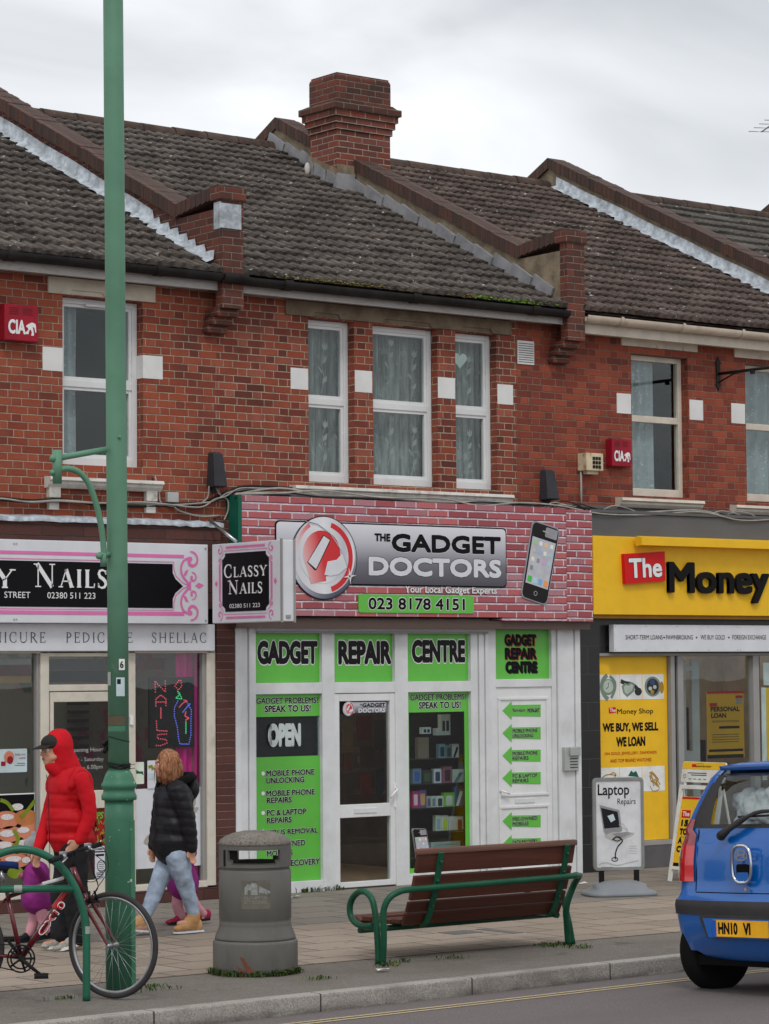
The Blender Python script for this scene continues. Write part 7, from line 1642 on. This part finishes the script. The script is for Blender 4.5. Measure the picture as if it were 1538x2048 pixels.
def head(mb, c, f, s=1., tilt=0.):           # c centre of skull, f facing direction
    f = Vector(f).normalized(); l = up.cross(f); q = lambda a, b, d: Vector(c)+f*a*s+l*b*s+up*d*s
    ell(mb, q(-.012, 0, .018), (.098*s, .076*s, .10*s), (f, l)); ell(mb, q(.03, 0, -.045), (.062*s, .058*s, .075*s), (f, l)); ell(mb, q(.062, 0, -.095), (.026*s, .028*s, .022*s), (f, l))
    cap_(mb, [q(.083, 0, .012), q(.105, 0, -.022), q(.108, 0, -.034)], [.010*s, .013*s, .014*s], 8); ell(mb, q(.086, 0, .022), (.016*s, .05*s, .012*s), (f, l))
    ell(mb, q(.085, 0, -.062), (.013*s, .024*s, .009*s), (f, l)); ell(mb, q(.082, 0, -.074), (.013*s, .022*s, .009*s), (f, l))
    for b in (-1, 1): ell(mb, q(.075, b*.034, -.025), (.018*s, .016*s, .016*s), (f, l)); ell(mb, q(-.012, b*.077, -.012), (.018*s, .008*s, .030*s), (f, l)); cap_(mb, [q(.04, b*.045, -.06), q(-.01, b*.055, -.045)], [.022*s, .02*s], 8)
    cap_(mb, [q(-.02, 0, -.06), q(-.03, 0, -.16)], [.052*s, .056*s], 12)
def face_bits(parent, c, f, s=1.):
    f = Vector(f).normalized(); l = up.cross(f); q = lambda a, b, d: Vector(c)+f*a*s+l*b*s+up*d*s
    for b in (-1, 1):
        mb = MB('pure_white'); mb.smooth = True; mb.sphere(tuple(q(.074, b*.033, .0)), .0125*s, 10); mb.m = 'ink'; mb.sphere(tuple(q(.081, b*.0335, .0)), .0068*s, 8); mb.build('eye', parent)
        mb = MB('hair_dark'); cap_(mb, [q(.088, b*.016, .020), q(.086, b*.036, .024), q(.076, b*.05, .018)], [.004*s, .005*s, .003*s], 6); mb.build('eyebrow', parent)
    mb = MB('lip'); ell(mb, q(.095, 0, -.062), (.006*s, .02*s, .005*s), (f, l), 8); ell(mb, q(.092, 0, -.073), (.006*s, .018*s, .006*s), (f, l), 8); mb.build('lips', parent)
C('hair_dark', 60, 42, 30, .8)
# ---- man in red
YM = -3.10; J = lambda px, py, dy=0.: at(px, py, YM+dy)
def person_joints(): pass
hipL, hipR = J(149, 1700, -.09), J(141, 1700, .09)
kL, aL = J(150, 1795, -.09), J(158, 1880, -.10); kR, aR = J(126, 1800, .09), J(124, 1884, .07)
aL.z = .10; aR.z = .09
chest, pelv, neck_ = J(137, 1580), J(144, 1686), J(127, 1535)
shL, shR = J(160, 1556, -.20), J(118, 1556, .20); elL, elR = J(180, 1626, -.25), J(98, 1632, .24); wrL, wrR = J(157, 1682, -.20), J(77, 1700, .16)
hc = J(107, 1500, 0)
def body(c, sk='skin', s=1., hands=True, **k):
    mb = MB(sk); g = c
    head(mb, g['head'], g.get('face', FW), s); cap_(mb, [g['neck'], g['head']-up*.10*s], [.062*s, .055*s], 12)
    ell(mb, g['chest'], (.115*s, .165*s, .17*s), (FW, LF)); ell(mb, g['pelv'], (.12*s, .155*s, .13*s), (FW, LF)); cap_(mb, [g['chest'], g['pelv']], [.125*s, .12*s], 14)
    cap_(mb, [g['neck'], g['chest']], [.06*s, .1*s], 12)
    for q in 'LR':
        cap_(mb, [g['chest'].lerp(g['sh'+q], .6), g['sh'+q], g['el'+q], g['wr'+q]], [.06*s, .058*s, .042*s, .027*s], 12)
        cap_(mb, [g['hip'+q], g['k'+q], g['a'+q]], [.085*s, .058*s, .04*s], 12)
        toe = g['a'+q]+g.get('toe'+q, FW)*.15*s; toe.z = max(.03*s, toe.z-.05*s); cap_(mb, [g['a'+q]-up*.04*s, toe], [.04*s, .028*s], 10)
        hand(mb, g['wr'+q], g['hd'+q], g.get('hn'+q, -LF), s)
    return mb
man = dict(head=hc, neck=neck_, chest=chest, pelv=pelv, shL=shL, shR=shR, elL=elL, elR=elR, wrL=wrL, wrR=wrR, hipL=hipL, hipR=hipR, kL=kL, kR=kR, aL=aL, aR=aR, hdL=(-.6, .2, -.6), hdR=(-.15, .1, -1))
p_man = remesh(body(man), 'person', 'skin', .0085, 2, None, None, 'person in a red hood, red vest and black cap walking left behind the bicycle', 'person', 'pedestrians walking left')
face_bits(p_man, hc, FW)
mb = MB('hood_red')            # hooded jumper: sleeves and hood
for q, sd_ in (('L', -1), ('R', 1)): cap_(mb, [chest.lerp(man['sh'+q], .5), man['sh'+q]+up*.0, man['el'+q], man['wr'+q].lerp(man['el'+q], .08)], [.075, .072, .060, .048], 14)
ell(mb, hc+Vector((.05, 0, .03)), (.115, .112, .135), (FW, LF)); cap_(mb, [hc+Vector((.055, 0, -.02)), neck_+Vector((.035, 0, -.03))], [.108, .115], 16); cap_(mb, [hc+Vector((-.02, 0, -.125)), neck_+Vector((-.03, 0, -.03))], [.055, .085], 12)
hood = remesh(mb, 'hooded_jumper', 'hood_red', .011, 4, p_man, None, noise_=.006)
mb = MB('vest_red')
ell(mb, chest+Vector((.0, 0, .02)), (.165, .225, .185), (FW, LF)); cap_(mb, [chest+Vector((-.0, 0, 0)), J(138, 1640), pelv+Vector((-.01, 0, .045))], [.17, .178, .172], 18); ell(mb, J(138, 1640), (.185, .215, .15), (FW, LF)); ell(mb, pelv+Vector((-.01, 0, .05)), (.185, .21, .10), (FW, LF)); cap_(mb, [neck_+Vector((.02, 0, .0)), chest], [.11, .15], 14)
cap_(mb, [neck_+Vector((-.05, .0, .02)), chest+Vector((-.06, 0, .12))], [.06, .09], 10)
zq = [J(138, y).z for y in (1590, 1617, 1643, 1668)]
for sd_ in (-1, 1): q_ = man['sh'+('L' if sd_ < 0 else 'R')]; cap_(mb, [q_+Vector((-.07, -.01*sd_, -.06)), q_+Vector((-.02, .0, .055)), q_+Vector((.07, 0, .01)), q_+Vector((.09, 0, -.10))], [.032, .036, .034, .03], 10)
vest = remesh(mb, 'quilted_vest', 'vest_red', .011, 3, p_man, lambda c: -.007*sum(math.exp(-((c.z-z+.06*(c.x-chest.x))/.016)**2) for z in zq), noise_=.005)
mb = MB('slot_dark'); 
P = [Vector((p.x-.165-.01, YM-.03, p.z)) for p in (J(128, 1548), J(132, 1600), J(133, 1650), J(134, 1680))]; mb.tube(P, .003, 5); mb.build('zip', vest)
mb = MB('trouser_black')
ell(mb, pelv+Vector((0, 0, -.02)), (.15, .18, .13), (FW, LF))
for q in 'LR': cap_(mb, [man['hip'+q], man['k'+q], man['a'+q]+up*.02], [.115, .098, .088], 14)
remesh(mb, 'trousers', 'trouser_black', .011, 3, p_man, noise_=.011)
mb = MB('cap_black'); ell(mb, hc+Vector((-.002, 0, .055)), (.102, .088, .072), (FW, LF)); o = remesh(mb, 'cap', 'cap_black', .008, 2, p_man)
mb = MB('cap_black'); rg = []
for i in range(9):
    a = R_(-64+16*i); r0, r1 = .092, .178; f_ = math.cos(a)
    e0 = hc+Vector((-r0*math.cos(a), -.085*math.sin(a), .045)); e1 = hc+Vector((-.075-.105*f_, -.080*math.sin(a), .018-.004*f_)); rg.append([tuple(e0), tuple(e1), tuple(e1-up*.006), tuple(e0-up*.006)])
mb.loft(rg); mb.build('brim', o)
def shoe(a, toe_d, m, parent, sole='pure_white', l=.27, h=.085, s=1., heel=0., name='shoe'):
    toe_d = Vector(toe_d).normalized(); sd_ = up.cross(toe_d).normalized(); n_up = toe_d.cross(sd_)*1.0
    if n_up.z < 0: n_up = -n_up
    base = Vector(a); mb = MB(m); 
    for u, w_, hh in ((-.07, .036, .10), (-.02, .040, .105), (.05, .042, .075), (.11, .046, .052), (.16, .042, .040)):
        u, w_, hh = u*l/.27, w_*s, hh*h/.085
        ell(mb, base+toe_d*u+n_up*(hh*.5+heel*max(0, (.1-u))*1.), (.055*l/.27, w_, hh*.55), (toe_d, sd_))
    o = remesh(mb, name, m, .008*max(s, .7), 2, parent)
    mb = MB(sole); pts = [(-.095, -.03), (-.105, 0), (-.095, .03), (0, .036), (.1, .048), (.16, .042), (.19, 0), (.16, -.042), (.1, -.048), (0, -.036)]
    old = frame(base, toe_d, sd_); mb.fr = old; sgn = 1 if (old.to_3x3() @ Vector((0, 0, 1))).z > 0 else -1
    mb.prism([(u*l/.27, v*s) for u, v in pts], sgn*-.004, sgn*.018); mb.build('sole', o)
    return o
sR_ = Vector((aR.x, aR.y, .012)); sL_ = Vector((aL.x, aL.y, .02)); shoe(sR_+Vector((.02, 0, 0)), (-1, -.05, -.0), 'trainer_grey', p_man); shoe(sL_+Vector((-.02, 0, .02)), (-1, 0, -.18), 'trainer_grey', p_man)
# ---- woman in black
YW = -2.62; J = lambda px, py, dy=0.: at(px, py, YW+dy)
wo = dict(head=J(333, 1528), neck=J(343, 1563), chest=J(347, 1605), pelv=J(349, 1694), shL=J(357, 1580, -.17), shR=J(328, 1580, .17), elL=J(375, 1640, -.21), elR=J(318, 1645, .2), wrL=J(383, 1696, -.20), wrR=J(308, 1694, .16), hipL=J(354, 1712, -.08), hipR=J(344, 1712, .08), kL=J(371, 1770, -.08), kR=J(316, 1768, .08), aL=J(387, 1834, -.06), aR=J(289, 1838, .08), hdL=(.1, .0, -1), hdR=(-.3, -.1, -1), face=Vector((-1, .45, 0)))
wo['aL'].z = .13; wo['aR'].z = .11
p_wo = remesh(body(wo, s=.93), 'person', 'skin', .0085, 2, None, None, 'person with ginger hair in a black padded jacket and pale jeans, walking left', 'person', 'pedestrians walking left'); face_bits(p_wo, wo['head'], wo['face'], .93)
mb = MB('hair_red'); h_ = wo['head']
ell(mb, h_+Vector((.018, -.006, .02)), (.104, .092, .108), (FW, LF)); 
for i in range(26):
    a = R_(-75+i*11.5); d = Vector((math.sin(a)*.075*1.0+.018, -math.cos(a)*.085 if False else -.075*math.cos(a), 0)); b0 = h_+d+up*.03; l = random.uniform(.14, .19); cap_(mb, [b0, b0+d*.28-up*l*.5+Vector((random.uniform(-.01, .01), 0, 0)), b0+d*.12-up*l+Vector((random.uniform(-.015, .02), 0, 0))], [.026, .026, .011], 8)
cap_(mb, [h_+Vector((-.06, -.05, .04)), h_+Vector((-.085, -.065, -.03)), h_+Vector((-.07, -.06, -.12))], [.03, .028, .012], 8)
hb = remesh(mb, 'hair', 'hair_red', .0075, 1, p_wo, noise_=.008)
mb = MB('hair_red')
for i in range(150):
    a = random.uniform(-1.5, 3.9); rr0 = random.uniform(.078, .098); d = Vector((math.sin(a)*rr0+.02, -math.cos(a)*rr0, 0)); b0 = h_+d*.55+up*random.uniform(.06, .11); l = random.uniform(.16, .27)
    w_ = Vector((random.uniform(-.02, .02), random.uniform(-.02, .02), 0)); mb.tube(crv([b0, h_+d*1.08+up*.03, h_+d*1.12-up*.05+w_*.4, h_+d*.95-up*(l-.09)+w_], 3), [.0035, .0045, .004, .0015], 4, cap=False)
mb.build('strands', hb)
mb = MB('puffer_black'); ch, pv = wo['chest'], wo['pelv']
ell(mb, ch+up*.02, (.155, .205, .17), (FW, LF)); cap_(mb, [ch, J(347, 1650), pv+up*.02], [.165, .168, .185], 18); ell(mb, J(347, 1650), (.175, .20, .13), (FW, LF)); ell(mb, pv+up*.05, (.195, .20, .075), (FW, LF))
for q in 'LR': cap_(mb, [ch.lerp(wo['sh'+q], .5)+up*.02, wo['sh'+q], wo['el'+q], wo['wr'+q]+up*.01], [.08, .085, .072, .055], 14)
zq2 = [J(347, y).z for y in (1585, 1602, 1619, 1636, 1653, 1670, 1686)]
jk = remesh(mb, 'padded_jacket', 'puffer_black', .011, 3, p_wo, lambda c: -.0045*sum(math.exp(-((c.z-z+.1*(c.x-ch.x))/.013)**2) for z in zq2), noise_=.006)
mb = MB('puffer_black'); ell(mb, ch+Vector((.15, 0, .11)), (.075, .12, .11), (FW, LF)); remesh(mb, 'hood', 'puffer_black', .011, 3, jk, noise_=.006)
mb = MB('fur_black'); nk = wo['neck']
cap_(mb, [nk+Vector((-.085, -.09, -.04)), nk+Vector((-.02, -.12, -.012)), nk+Vector((.07, -.12, .02)), nk+Vector((.17, -.05, .035)), nk+Vector((.17, .06, .035)), nk+Vector((.07, .12, .02)), nk+Vector((-.07, .09, -.03))], [.028, .034, .038, .042, .042, .036, .028], 10); remesh(mb, 'fur_trim', 'fur_black', .009, 1, jk, noise_=.012)
mb = MB('denim'); ell(mb, pv+Vector((0, 0, -.03)), (.135, .165, .12), (FW, LF))
for q in 'LR': cap_(mb, [wo['hip'+q], wo['k'+q], wo['a'+q]+up*.03], [.108, .073, .052], 14)
remesh(mb, 'jeans', 'denim', .010, 3, p_wo, noise_=.009)
for q, td, heel in (('L', (-1, 0, 0), .35), ('R', (-1, .1, .12), .35)):
    a = wo['a'+q]; mb = MB('boot_tan'); b0 = Vector((a.x, a.y, .012 if q == 'L' else .03)); td = Vector(td).normalized()
    cap_(mb, [a+up*.02, b0+up*.10+td*.01], [.058, .056], 12); ell(mb, b0+td*.02+up*.075, (.085, .043, .062), (FW, LF)); ell(mb, b0+td*.10+up*.045, (.07, .043, .038), (FW, LF)); ell(mb, b0+td*.15+up*.035, (.05, .038, .028), (FW, LF)); ell(mb, b0-td*.045+up*.05, (.038, .036, .055), (FW, LF))
    bo_ = remesh(mb, 'boot', 'boot_tan', .009, 2, p_wo, noise_=.002)
    mb = MB('sign_white'); mb.fr = frame(b0, td, up.cross(td)); mb.prism([(-.085, -.032), (-.085, .032), (.1, .046), (.18, .035), (.2, 0), (.18, -.035), (.1, -.046)], -.004, .010); mb.build('sole', bo_)
# ---- children
def child(J, g, label, hat, shoe_c, s):
    g['face'] = g.get('face', FW)
    p = remesh(body(g, s=s), 'person', 'skin', .007, 2, None, None, label, 'person', 'pedestrians walking left')
    if hat:
        mb = MB('hat_grey'); ell(mb, g['head']+Vector((.012, 0, .04))*s*1.2, (.118*s*1.25, .10*s*1.3, .115*s*1.15), (FW, LF)); ell(mb, g['head']+Vector((.01, 0, .16))*s*1.2, (.03, .03, .03)); remesh(mb, 'knitted_hat', 'hat_grey', .009, 2, p, noise_=.004)
    else:
        mb = MB('hair_red'); ell(mb, g['head']+Vector((.02, 0, .03))*s, (.115*s*1.1, .1*s*1.15, .115*s*1.1), (FW, LF)); cap_(mb, [g['head']+Vector((.06, 0, 0))*s, g['head']+Vector((.08, 0, -.15))*s], [.07*s, .04*s]); remesh(mb, 'hair', 'hair_red', .009, 2, p, noise_=.004)
    mb = MB('coat_purple'); ch, pv = g['chest'], g['pelv']
    ell(mb, ch, (.155*s*1.1, .19*s*1.1, .17*s), (FW, LF)); cap_(mb, [ch, ch.lerp(pv, .5), pv-up*.02], [.16*s*1.05, .175*s*1.1, .205*s*1.15], 16); ell(mb, pv-up*.03, (.23*s, .23*s, .09*s), (FW, LF))
    for q in 'LR': cap_(mb, [ch.lerp(g['sh'+q], .5), g['sh'+q], g['el'+q], g['wr'+q]], [.09*s, .09*s, .078*s, .062*s], 12)
    remesh(mb, 'coat', 'coat_purple', .010, 3, p, noise_=.008)
    mb = MB('legging_pink'); ell(mb, pv-up*.05*s, (.13*s, .15*s, .1*s), (FW, LF))
    for q in 'LR': cap_(mb, [g['hip'+q], g['k'+q], g['a'+q]+up*.01], [.105*s, .08*s, .066*s], 12)
    remesh(mb, 'leggings', 'legging_pink', .009, 2, p, noise_=.006)
    for q in 'LR':
        b0 = Vector((g['a'+q].x, g['a'+q].y, .01+g.get('lift'+q, 0))); shoe(b0, (-1, 0, -.05 if g.get('lift'+q, 0) else 0), shoe_c, p, 'ink_soft', .20*s/.6, .075, .6)
    return p
YC = -2.45; J = lambda px, py, dy=0.: at(px, py, YC+dy)
c1 = dict(head=J(66, 1697), neck=J(71, 1722), chest=J(74, 1746), pelv=J(75, 1790), shL=J(82, 1738, -.10), shR=J(66, 1738, .10), elL=J(86, 1752, -.16), elR=J(54, 1752, .12), wrL=J(71, 1733, -.22), wrR=J(50, 1749, .10), hipL=J(80, 1800, -.05), hipR=J(72, 1800, .05), kL=J(84, 1832, -.05), kR=J(68, 1835, .05), aL=J(92, 1866, -.05), aR=J(60, 1870, .05), hdL=(-.5, -.1, .9), hdR=(-1, -.1, -.1), liftL=.02)
c1['aR'].z = .06; c1['aL'].z = .09
child(J, c1, 'small person in a grey hat, purple coat and pink leggings beside the red vest', True, 'ink_soft', .58)
YC2 = -2.02; J = lambda px, py, dy=0.: at(px, py, YC2+dy)
c2 = dict(head=J(350, 1672), neck=J(357, 1697), chest=J(362, 1720), pelv=J(366, 1762), shL=J(374, 1714, -.09), shR=J(352, 1714, .09), elL=J(384, 1705, -.14), elR=J(345, 1735, .12), wrL=J(387, 1688, -.2), wrR=J(340, 1748, .1), hipL=J(373, 1772, -.05), hipR=J(360, 1772, .05), kL=J(387, 1806, -.05), kR=J(355, 1808, .05), aL=J(405, 1838, -.05), aR=J(362, 1840, .05), hdL=(-.1, -.1, 1), hdR=(-1, 0, -.2), liftL=.02)
c2['aR'].z = .06; c2['aL'].z = .08
child(J, c2, 'small person in a purple coat and crimson shoes half hidden behind the jeans', False, 'shoe_crimson', .60)
# ------------------------------------------------------------------ blue hatchback
M['car_blue'] = mat('car_blue', sr(0, 92, 174), .25, metal=.0, var=.05, scale=3, coat=.6); C('trim_black', 62, 60, 60, .6); C('lamp_red', 215, 18, 28, .15, coat=1.); C('lamp_dark_red', 140, 14, 28, .15, coat=1.); C('lamp_clear', 190, 186, 184, .15, coat=1.); C('chrome', 205, 210, 218, .12, metal=1.); C('tyre_black', 22, 22, 22, .85); C('plate_yellow', 240, 176, 36, .4); C('plate_blue', 30, 90, 190); C('underbody', 14, 14, 14, .9); C('foil', 245, 250, 250, .5, var=.1, scale=7)
M['glass_car'] = glass_mat('glass_car', (.62, .66, .66), 1.2)
for q in ('trim_black', 'underbody', 'tyre_black'): dull(q, .15)
car = thing('parked_car', 'bright blue hatchback seen from behind at the right edge of the road', 'car')
CX0, CYC = -3.54, -8.40
car.location = (CX0, CYC, -.075); car.rotation_euler = (R_(-2.6), 0, 0)
LV = [(.24, .14, .70, 3.36), (.30, .06, .755, 3.46), (.42, .015, .785, 3.52), (.535, .0, .795, 3.54), (.62, -.005, .80, 3.52), (.655, .012, .80, 3.50), (.70, .045, .798, 3.46), (.80, .055, .795, 3.40), (.92, .06, .79, 3.28), (1.03, .075, .78, 2.92), (1.09, .10, .77, 2.62), (1.14, .115, .755, 2.50), (1.25, .15, .715, 2.32), (1.38, .20, .665, 2.12), (1.48, .245, .62, 1.94), (1.545, .30, .575, 1.78), (1.58, .42, .50, 1.60), (1.592, .7, .34, 1.4)]
def lvl(z):
    for a, b in zip(LV, LV[1:]):
        if a[0] <= z <= b[0]+1e-9: t = (z-a[0])/(b[0]-a[0]); return [a[i]+(b[i]-a[i])*t for i in range(4)]
    return list(LV[-1] if z > LV[-1][0] else LV[0])
NR, NC, NS = 14, 7, 16            # points on the rear, each corner, each side
def ring_pts(z, off=0.):
    _, xr, w, xf = lvl(z); rc = .20 if z < 1.1 else .15; bow = .05; P = []
    x0 = xr-off; w = w+off
    for i in range(NR): t = -1+2*i/(NR-1); P.append((x0+bow*t*t*.8, -t*(w-rc)*-1*-1, z))
    def arc(cx, cy, a0, a1, n, r): return [(cx+r*math.cos(R_(a0+(a1-a0)*k/(n+1))), cy+r*math.sin(R_(a0+(a1-a0)*k/(n+1))), z) for k in range(1, n+1)]
    xb = x0+bow*.8
    # rear runs from left (+y) to right (-y)
    P += arc(xb+rc, -(w-rc), 180, 270, NC, rc)
    for i in range(NS): P.append((xb+rc+(xf-.35-xb-rc)*i/(NS-1), -w, z))
    P += arc(xf-.35, -(w-.35), 270, 360, NC, .35)
    for i in range(6): P.append((xf, -(w-.35)+2*(w-.35)*i/5, z))
    P += arc(xf-.35, (w-.35), 0, 90, NC, .35)
    for i in range(NS): P.append((xf-.35-(xf-.35-xb-rc)*i/(NS-1), w, z))
    P += arc(xb+rc, (w-rc), 90, 180, NC, rc)
    return P
zl = [a[0] for a in LV]; zl = sorted(set(zl + [1.20, 1.31, 1.43]))
RG = [ring_pts(z) for z in zl]; NP = len(RG[0])
iC1 = NR; iS1 = NR+NC; iS1e = iS1+NS; iF = iS1e+NC; iFe = iF+6; iS2 = iFe+NC; iS2e = iS2+NS
def is_win(k, z):
    if not (1.139 < z < 1.53): return False
    return True if (0 <= k < NR-1 or k == -1) else (k in range(iS1+1, iS1e-2) or k in range(iS2+2, iS2e-1) or k in range(iF-3, iFe+3)) and z < 1.48
mb = MB('car_blue'); vs = [[mb.vert(p) for p in r] for r in RG]; gl_ = MB('glass_car')
gv = [[gl_.vert(p) for p in ring_pts(z, -.008)] for z in zl]
arch = lambda x, z: any((x-xc)**2+(z-.28)**2 < .33**2 for xc in (.42, 2.80))
for j in range(len(zl)-1):
    zm = (zl[j]+zl[j+1])/2
    for k in range(NP):
        k2 = (k+1) % NP
        if is_win(k, zm): gl_.face([gv[j][k], gv[j][k2], gv[j+1][k2], gv[j+1][k]], True); continue
        c = (RG[j][k][0]+RG[j][k2][0]+RG[j+1][k2][0]+RG[j+1][k][0])/4
        if (iS1 <= k < iS1e or k >= iS2) and arch(c, zm) and zm < .6: continue
        mb.face([vs[j][k], vs[j][k2], vs[j+1][k2], vs[j+1][k]], True)
mb.face(vs[-1], True)
bd = mb.build('body', car, normals=True); gl_.build('window', car, normals=True)
def patch_c(name, m, ks, z0, z1, off, parent=car, nz_=5, fn=None):
    mb = MB(m); rows = []
    for i in range(nz_+1):
        z = z0+(z1-z0)*i/nz_; P = ring_pts(z, off); kk = fn(i/nz_) if fn else ks
        a, b = kk; row = []
        for t in range(13):
            f = a+(b-a)*t/12; i0 = math.floor(f); u = f-i0; p = Vector(P[i0 % NP]).lerp(Vector(P[(i0+1) % NP]), u); row.append(tuple(p))
        rows.append(row)
    mb.loft(rows, close=False); 
    # rim so that the patch has thickness
    return mb.build(name, parent, normals=False)
# index -NC..0 is the rear left corner, 0..NR-1 the rear face from left to right
patch_c('bumper_strip', 'trim_black', (-9, NR+8), .552, .650, .006)
patch_c('rear_lamp', 'lamp_red', None, .775, 1.02, .010, fn=lambda t: (-3.4+.4*t, .75-.1*t)); patch_c('rear_lamp', 'lamp_dark_red', None, 1.02, 1.20, .010, fn=lambda t: (-3.0+1.6*t, .65-.5*t)); patch_c('lamp_lens', 'lamp_clear', None, .80, .99, .014, fn=lambda t: (-4.2+.4*t, -2.9+.4*t))
patch_c('rear_lamp', 'lamp_red', None, .775, 1.02, .010, fn=lambda t: (NR-1.75+.1*t, NR+2.4-.4*t)); patch_c('rear_lamp', 'lamp_dark_red', None, 1.02, 1.20, .010, fn=lambda t: (NR-1.65+.5*t, NR+2-1.6*t))
patch_c('window_border', 'trim_black', None, 1.145, 1.50, .002, fn=lambda t: (-.6, 2.1-1.2*t)); patch_c('window_border', 'trim_black', (NR-1.9, NR-.4), 1.145, 1.50, .002); patch_c('window_border', 'trim_black', (-.4, NR-.6), 1.14, 1.165, .004, nz_=1)
patch_c('panel_gap', 'underbody', (.9, NR-1.9), .700, .706, .003, nz_=1)
mb = MB('underbody'); 
for k_i, kk in ((0, .85), (1, NR-1.85)):
    Pq = []
    for z in (.71, .85, 1.0, 1.13): P = ring_pts(z, .001); i0 = int(kk); u = kk-i0; Pq.append(Vector(P[i0]).lerp(Vector(P[i0+1]), u))
    mb.tube(Pq, .003, 5)
mb.build('panel_gap', car)
# spoiler lip, plate, emblem, wiper
mb = MB('car_blue'); P = ring_pts(1.53, .02); Q = ring_pts(1.565, .0); mb.loft([[P[i] for i in range(NR)], [(p[0]-.03, p[1]*.97, p[2]+.03) for p in [P[i] for i in range(NR)]], [(q[0]+.12, q[1], q[2]+.02) for q in [Q[i] for i in range(NR)]]], close=False); mb.build('spoiler', car, normals=False)
RF = frame((-.02, 0, 0), (0, -1, 0), (0, 0, 1))      # rear face frame: u to the right, v up, w backwards
mb = MB('trim_black', RF); mb.prism([(-.40, .545), (-.36, .555), (.36, .555), (.40, .545), (.33, .40), (-.33, .40)], -.05, .008) ; mb.build('plate_recess', car)
mb = MB('car_blue', RF); mb.prism([(-.36, .535), (.36, .535), (.31, .405), (-.31, .405)], .0, .012); mb.build('plate_panel', car)
mb = MB('plate_yellow', RF); mb.rect(-.26, .415, .26, .526, .022, .008, .006); mb.m = 'plate_blue'; mb.rect(-.26, .416, -.222, .525, .0235, .001); mb.m = 'ink'; mb.text('HN10', -.205, .43, -.02, .512, .0235, off=.04); mb.text('VI', .03, .43, .10, .512, .0235, off=.04); mb.build('number_plate', car)
mb = MB('chrome', RF); cz = .93
def oval(rx, ry, e=3.): return [(rx*(abs(math.cos(t))**(2/e))*(1 if math.cos(t) > 0 else -1), cz-.03+ry*(abs(math.sin(t))**(2/e))*(1 if math.sin(t) > 0 else -1)) for t in [2*PI*i/36 for i in range(36)]]
mb.fr = RF @ Matrix.Translation((0, 0, -.035)); mb.tube([Vector((u, v, .012)) for u, v in oval(.088, .125)], .012, 8, closed=True); mb.ring(0, cz+.03, .055, .010, .016, ry=.034); 
mb.prism([(-.045, cz+.008), (-.03, cz+.008), (-.012, cz+.026), (.018, cz+.030), (.022, cz+.008), (.036, cz+.010), (.046, cz+.052), (.032, cz+.052), (.022, cz+.038), (-.012, cz+.034), (-.016, cz+.050), (-.03, cz+.050)], .010, .018); mb.build('emblem', car)
mb = MB('underbody', RF @ Matrix.Translation((0, 0, -.035))); mb.rect(-.06, cz-.12, .06, cz-.03, .004, .004, .02); mb.build('handle_recess', car); mb = MB('car_blue', RF @ Matrix.Translation((0, 0, -.035))); mb.rect(-.055, cz-.14, .055, cz-.085, .008, .004, .015); mb.build('handle', car)
mb = MB('chrome', RF @ Matrix.Translation((0, 0, -.05))); mb.text('AUTO', -.60, 1.075, -.48, 1.092, .012, off=.02, shear=.3); mb.disc(.01, cz-.20, .012, .012, .006, 14); mb.build('badge', car)
mb = MB('trim_black'); mb.tube([(.04, .22, 1.09), (.05, .10, 1.16), (.075, -.08, 1.24), (.09, -.25, 1.25), (.08, -.4, 1.22)], [.030, .022, .014, .012, .010], 10, sub=3); mb.sphere((.045, .22, 1.09), .034, 10); mb.tube([(.095, .1, 1.215), (.10, -.5, 1.23)], .008, 6); mb.build('wiper', car)
# cabin: floor, seats, reflective sheet against the glass
mb = MB('underbody'); mb.box(.2, 3.2, -.66, .66, .24, .30); mb.box(.30, .62, -.62, .62, .30, 1.02); mb.box(2.5, 3.2, -.7, .7, .3, 1.0); mb.build('cabin', car)
mb = MB('trim_black')
for y in (-.36, .36): mb.box(1.25, 1.40, y-.24, y+.24, .5, 1.2, .05); mb.box(1.28, 1.36, y-.12, y+.12, 1.2, 1.38, .03)
mb.box(.72, .85, -.62, .62, .5, 1.12, .05); mb.build('seat', car)
mb = MB('foil'); ell(mb, Vector((.36, -.08, 1.24)), (.10, .46, .17), (Vector((1, 0, 0)), Vector((0, 1, 0)))); ell(mb, Vector((.42, .30, 1.30)), (.07, .15, .10), (Vector((1, 0, 0)), Vector((0, 1, 0)))); ell(mb, Vector((.38, .12, 1.16)), (.10, .30, .07), (Vector((1, 0, 0)), Vector((0, 1, 0)))); remesh(mb, 'sun_shade', 'foil', .014, 1, car, noise_=.035)
def wheel_c(x, y):
    sgn = 1 if y > 0 else -1; mb = MB('tyre_black'); c = (x, y, .285)
    mb.lathe([(.17, -.08), (.255, -.085), (.275, -.078), (.285, -.06), (.287, 0), (.285, .06), (.275, .078), (.255, .085), (.17, .08)], c=c, n=40, ax=(0, 1, 0)); w = mb.build('wheel', car)
    mb = MB('silver_part'); mb.lathe([(.01, sgn*.05), (.05, sgn*.06), (.14, sgn*.05), (.178, sgn*.075), (.178, sgn*-.06)], c=c, n=30, ax=(0, 1, 0), cap=False); mb.build('rim', w)
for x in (.42, 2.80):
    for y in (-.70, .70): wheel_c(x, y)
mb = MB('underbody'); mb.box(.15, 3.3, -.6, .6, .20, .27); mb.tube([(.42, -.62, .29), (.42, .62, .29)], .035, 8); mb.tube([(.1, -.3, .2), (.9, -.3, .2)], .03, 8)
mb.build('underbody', car)
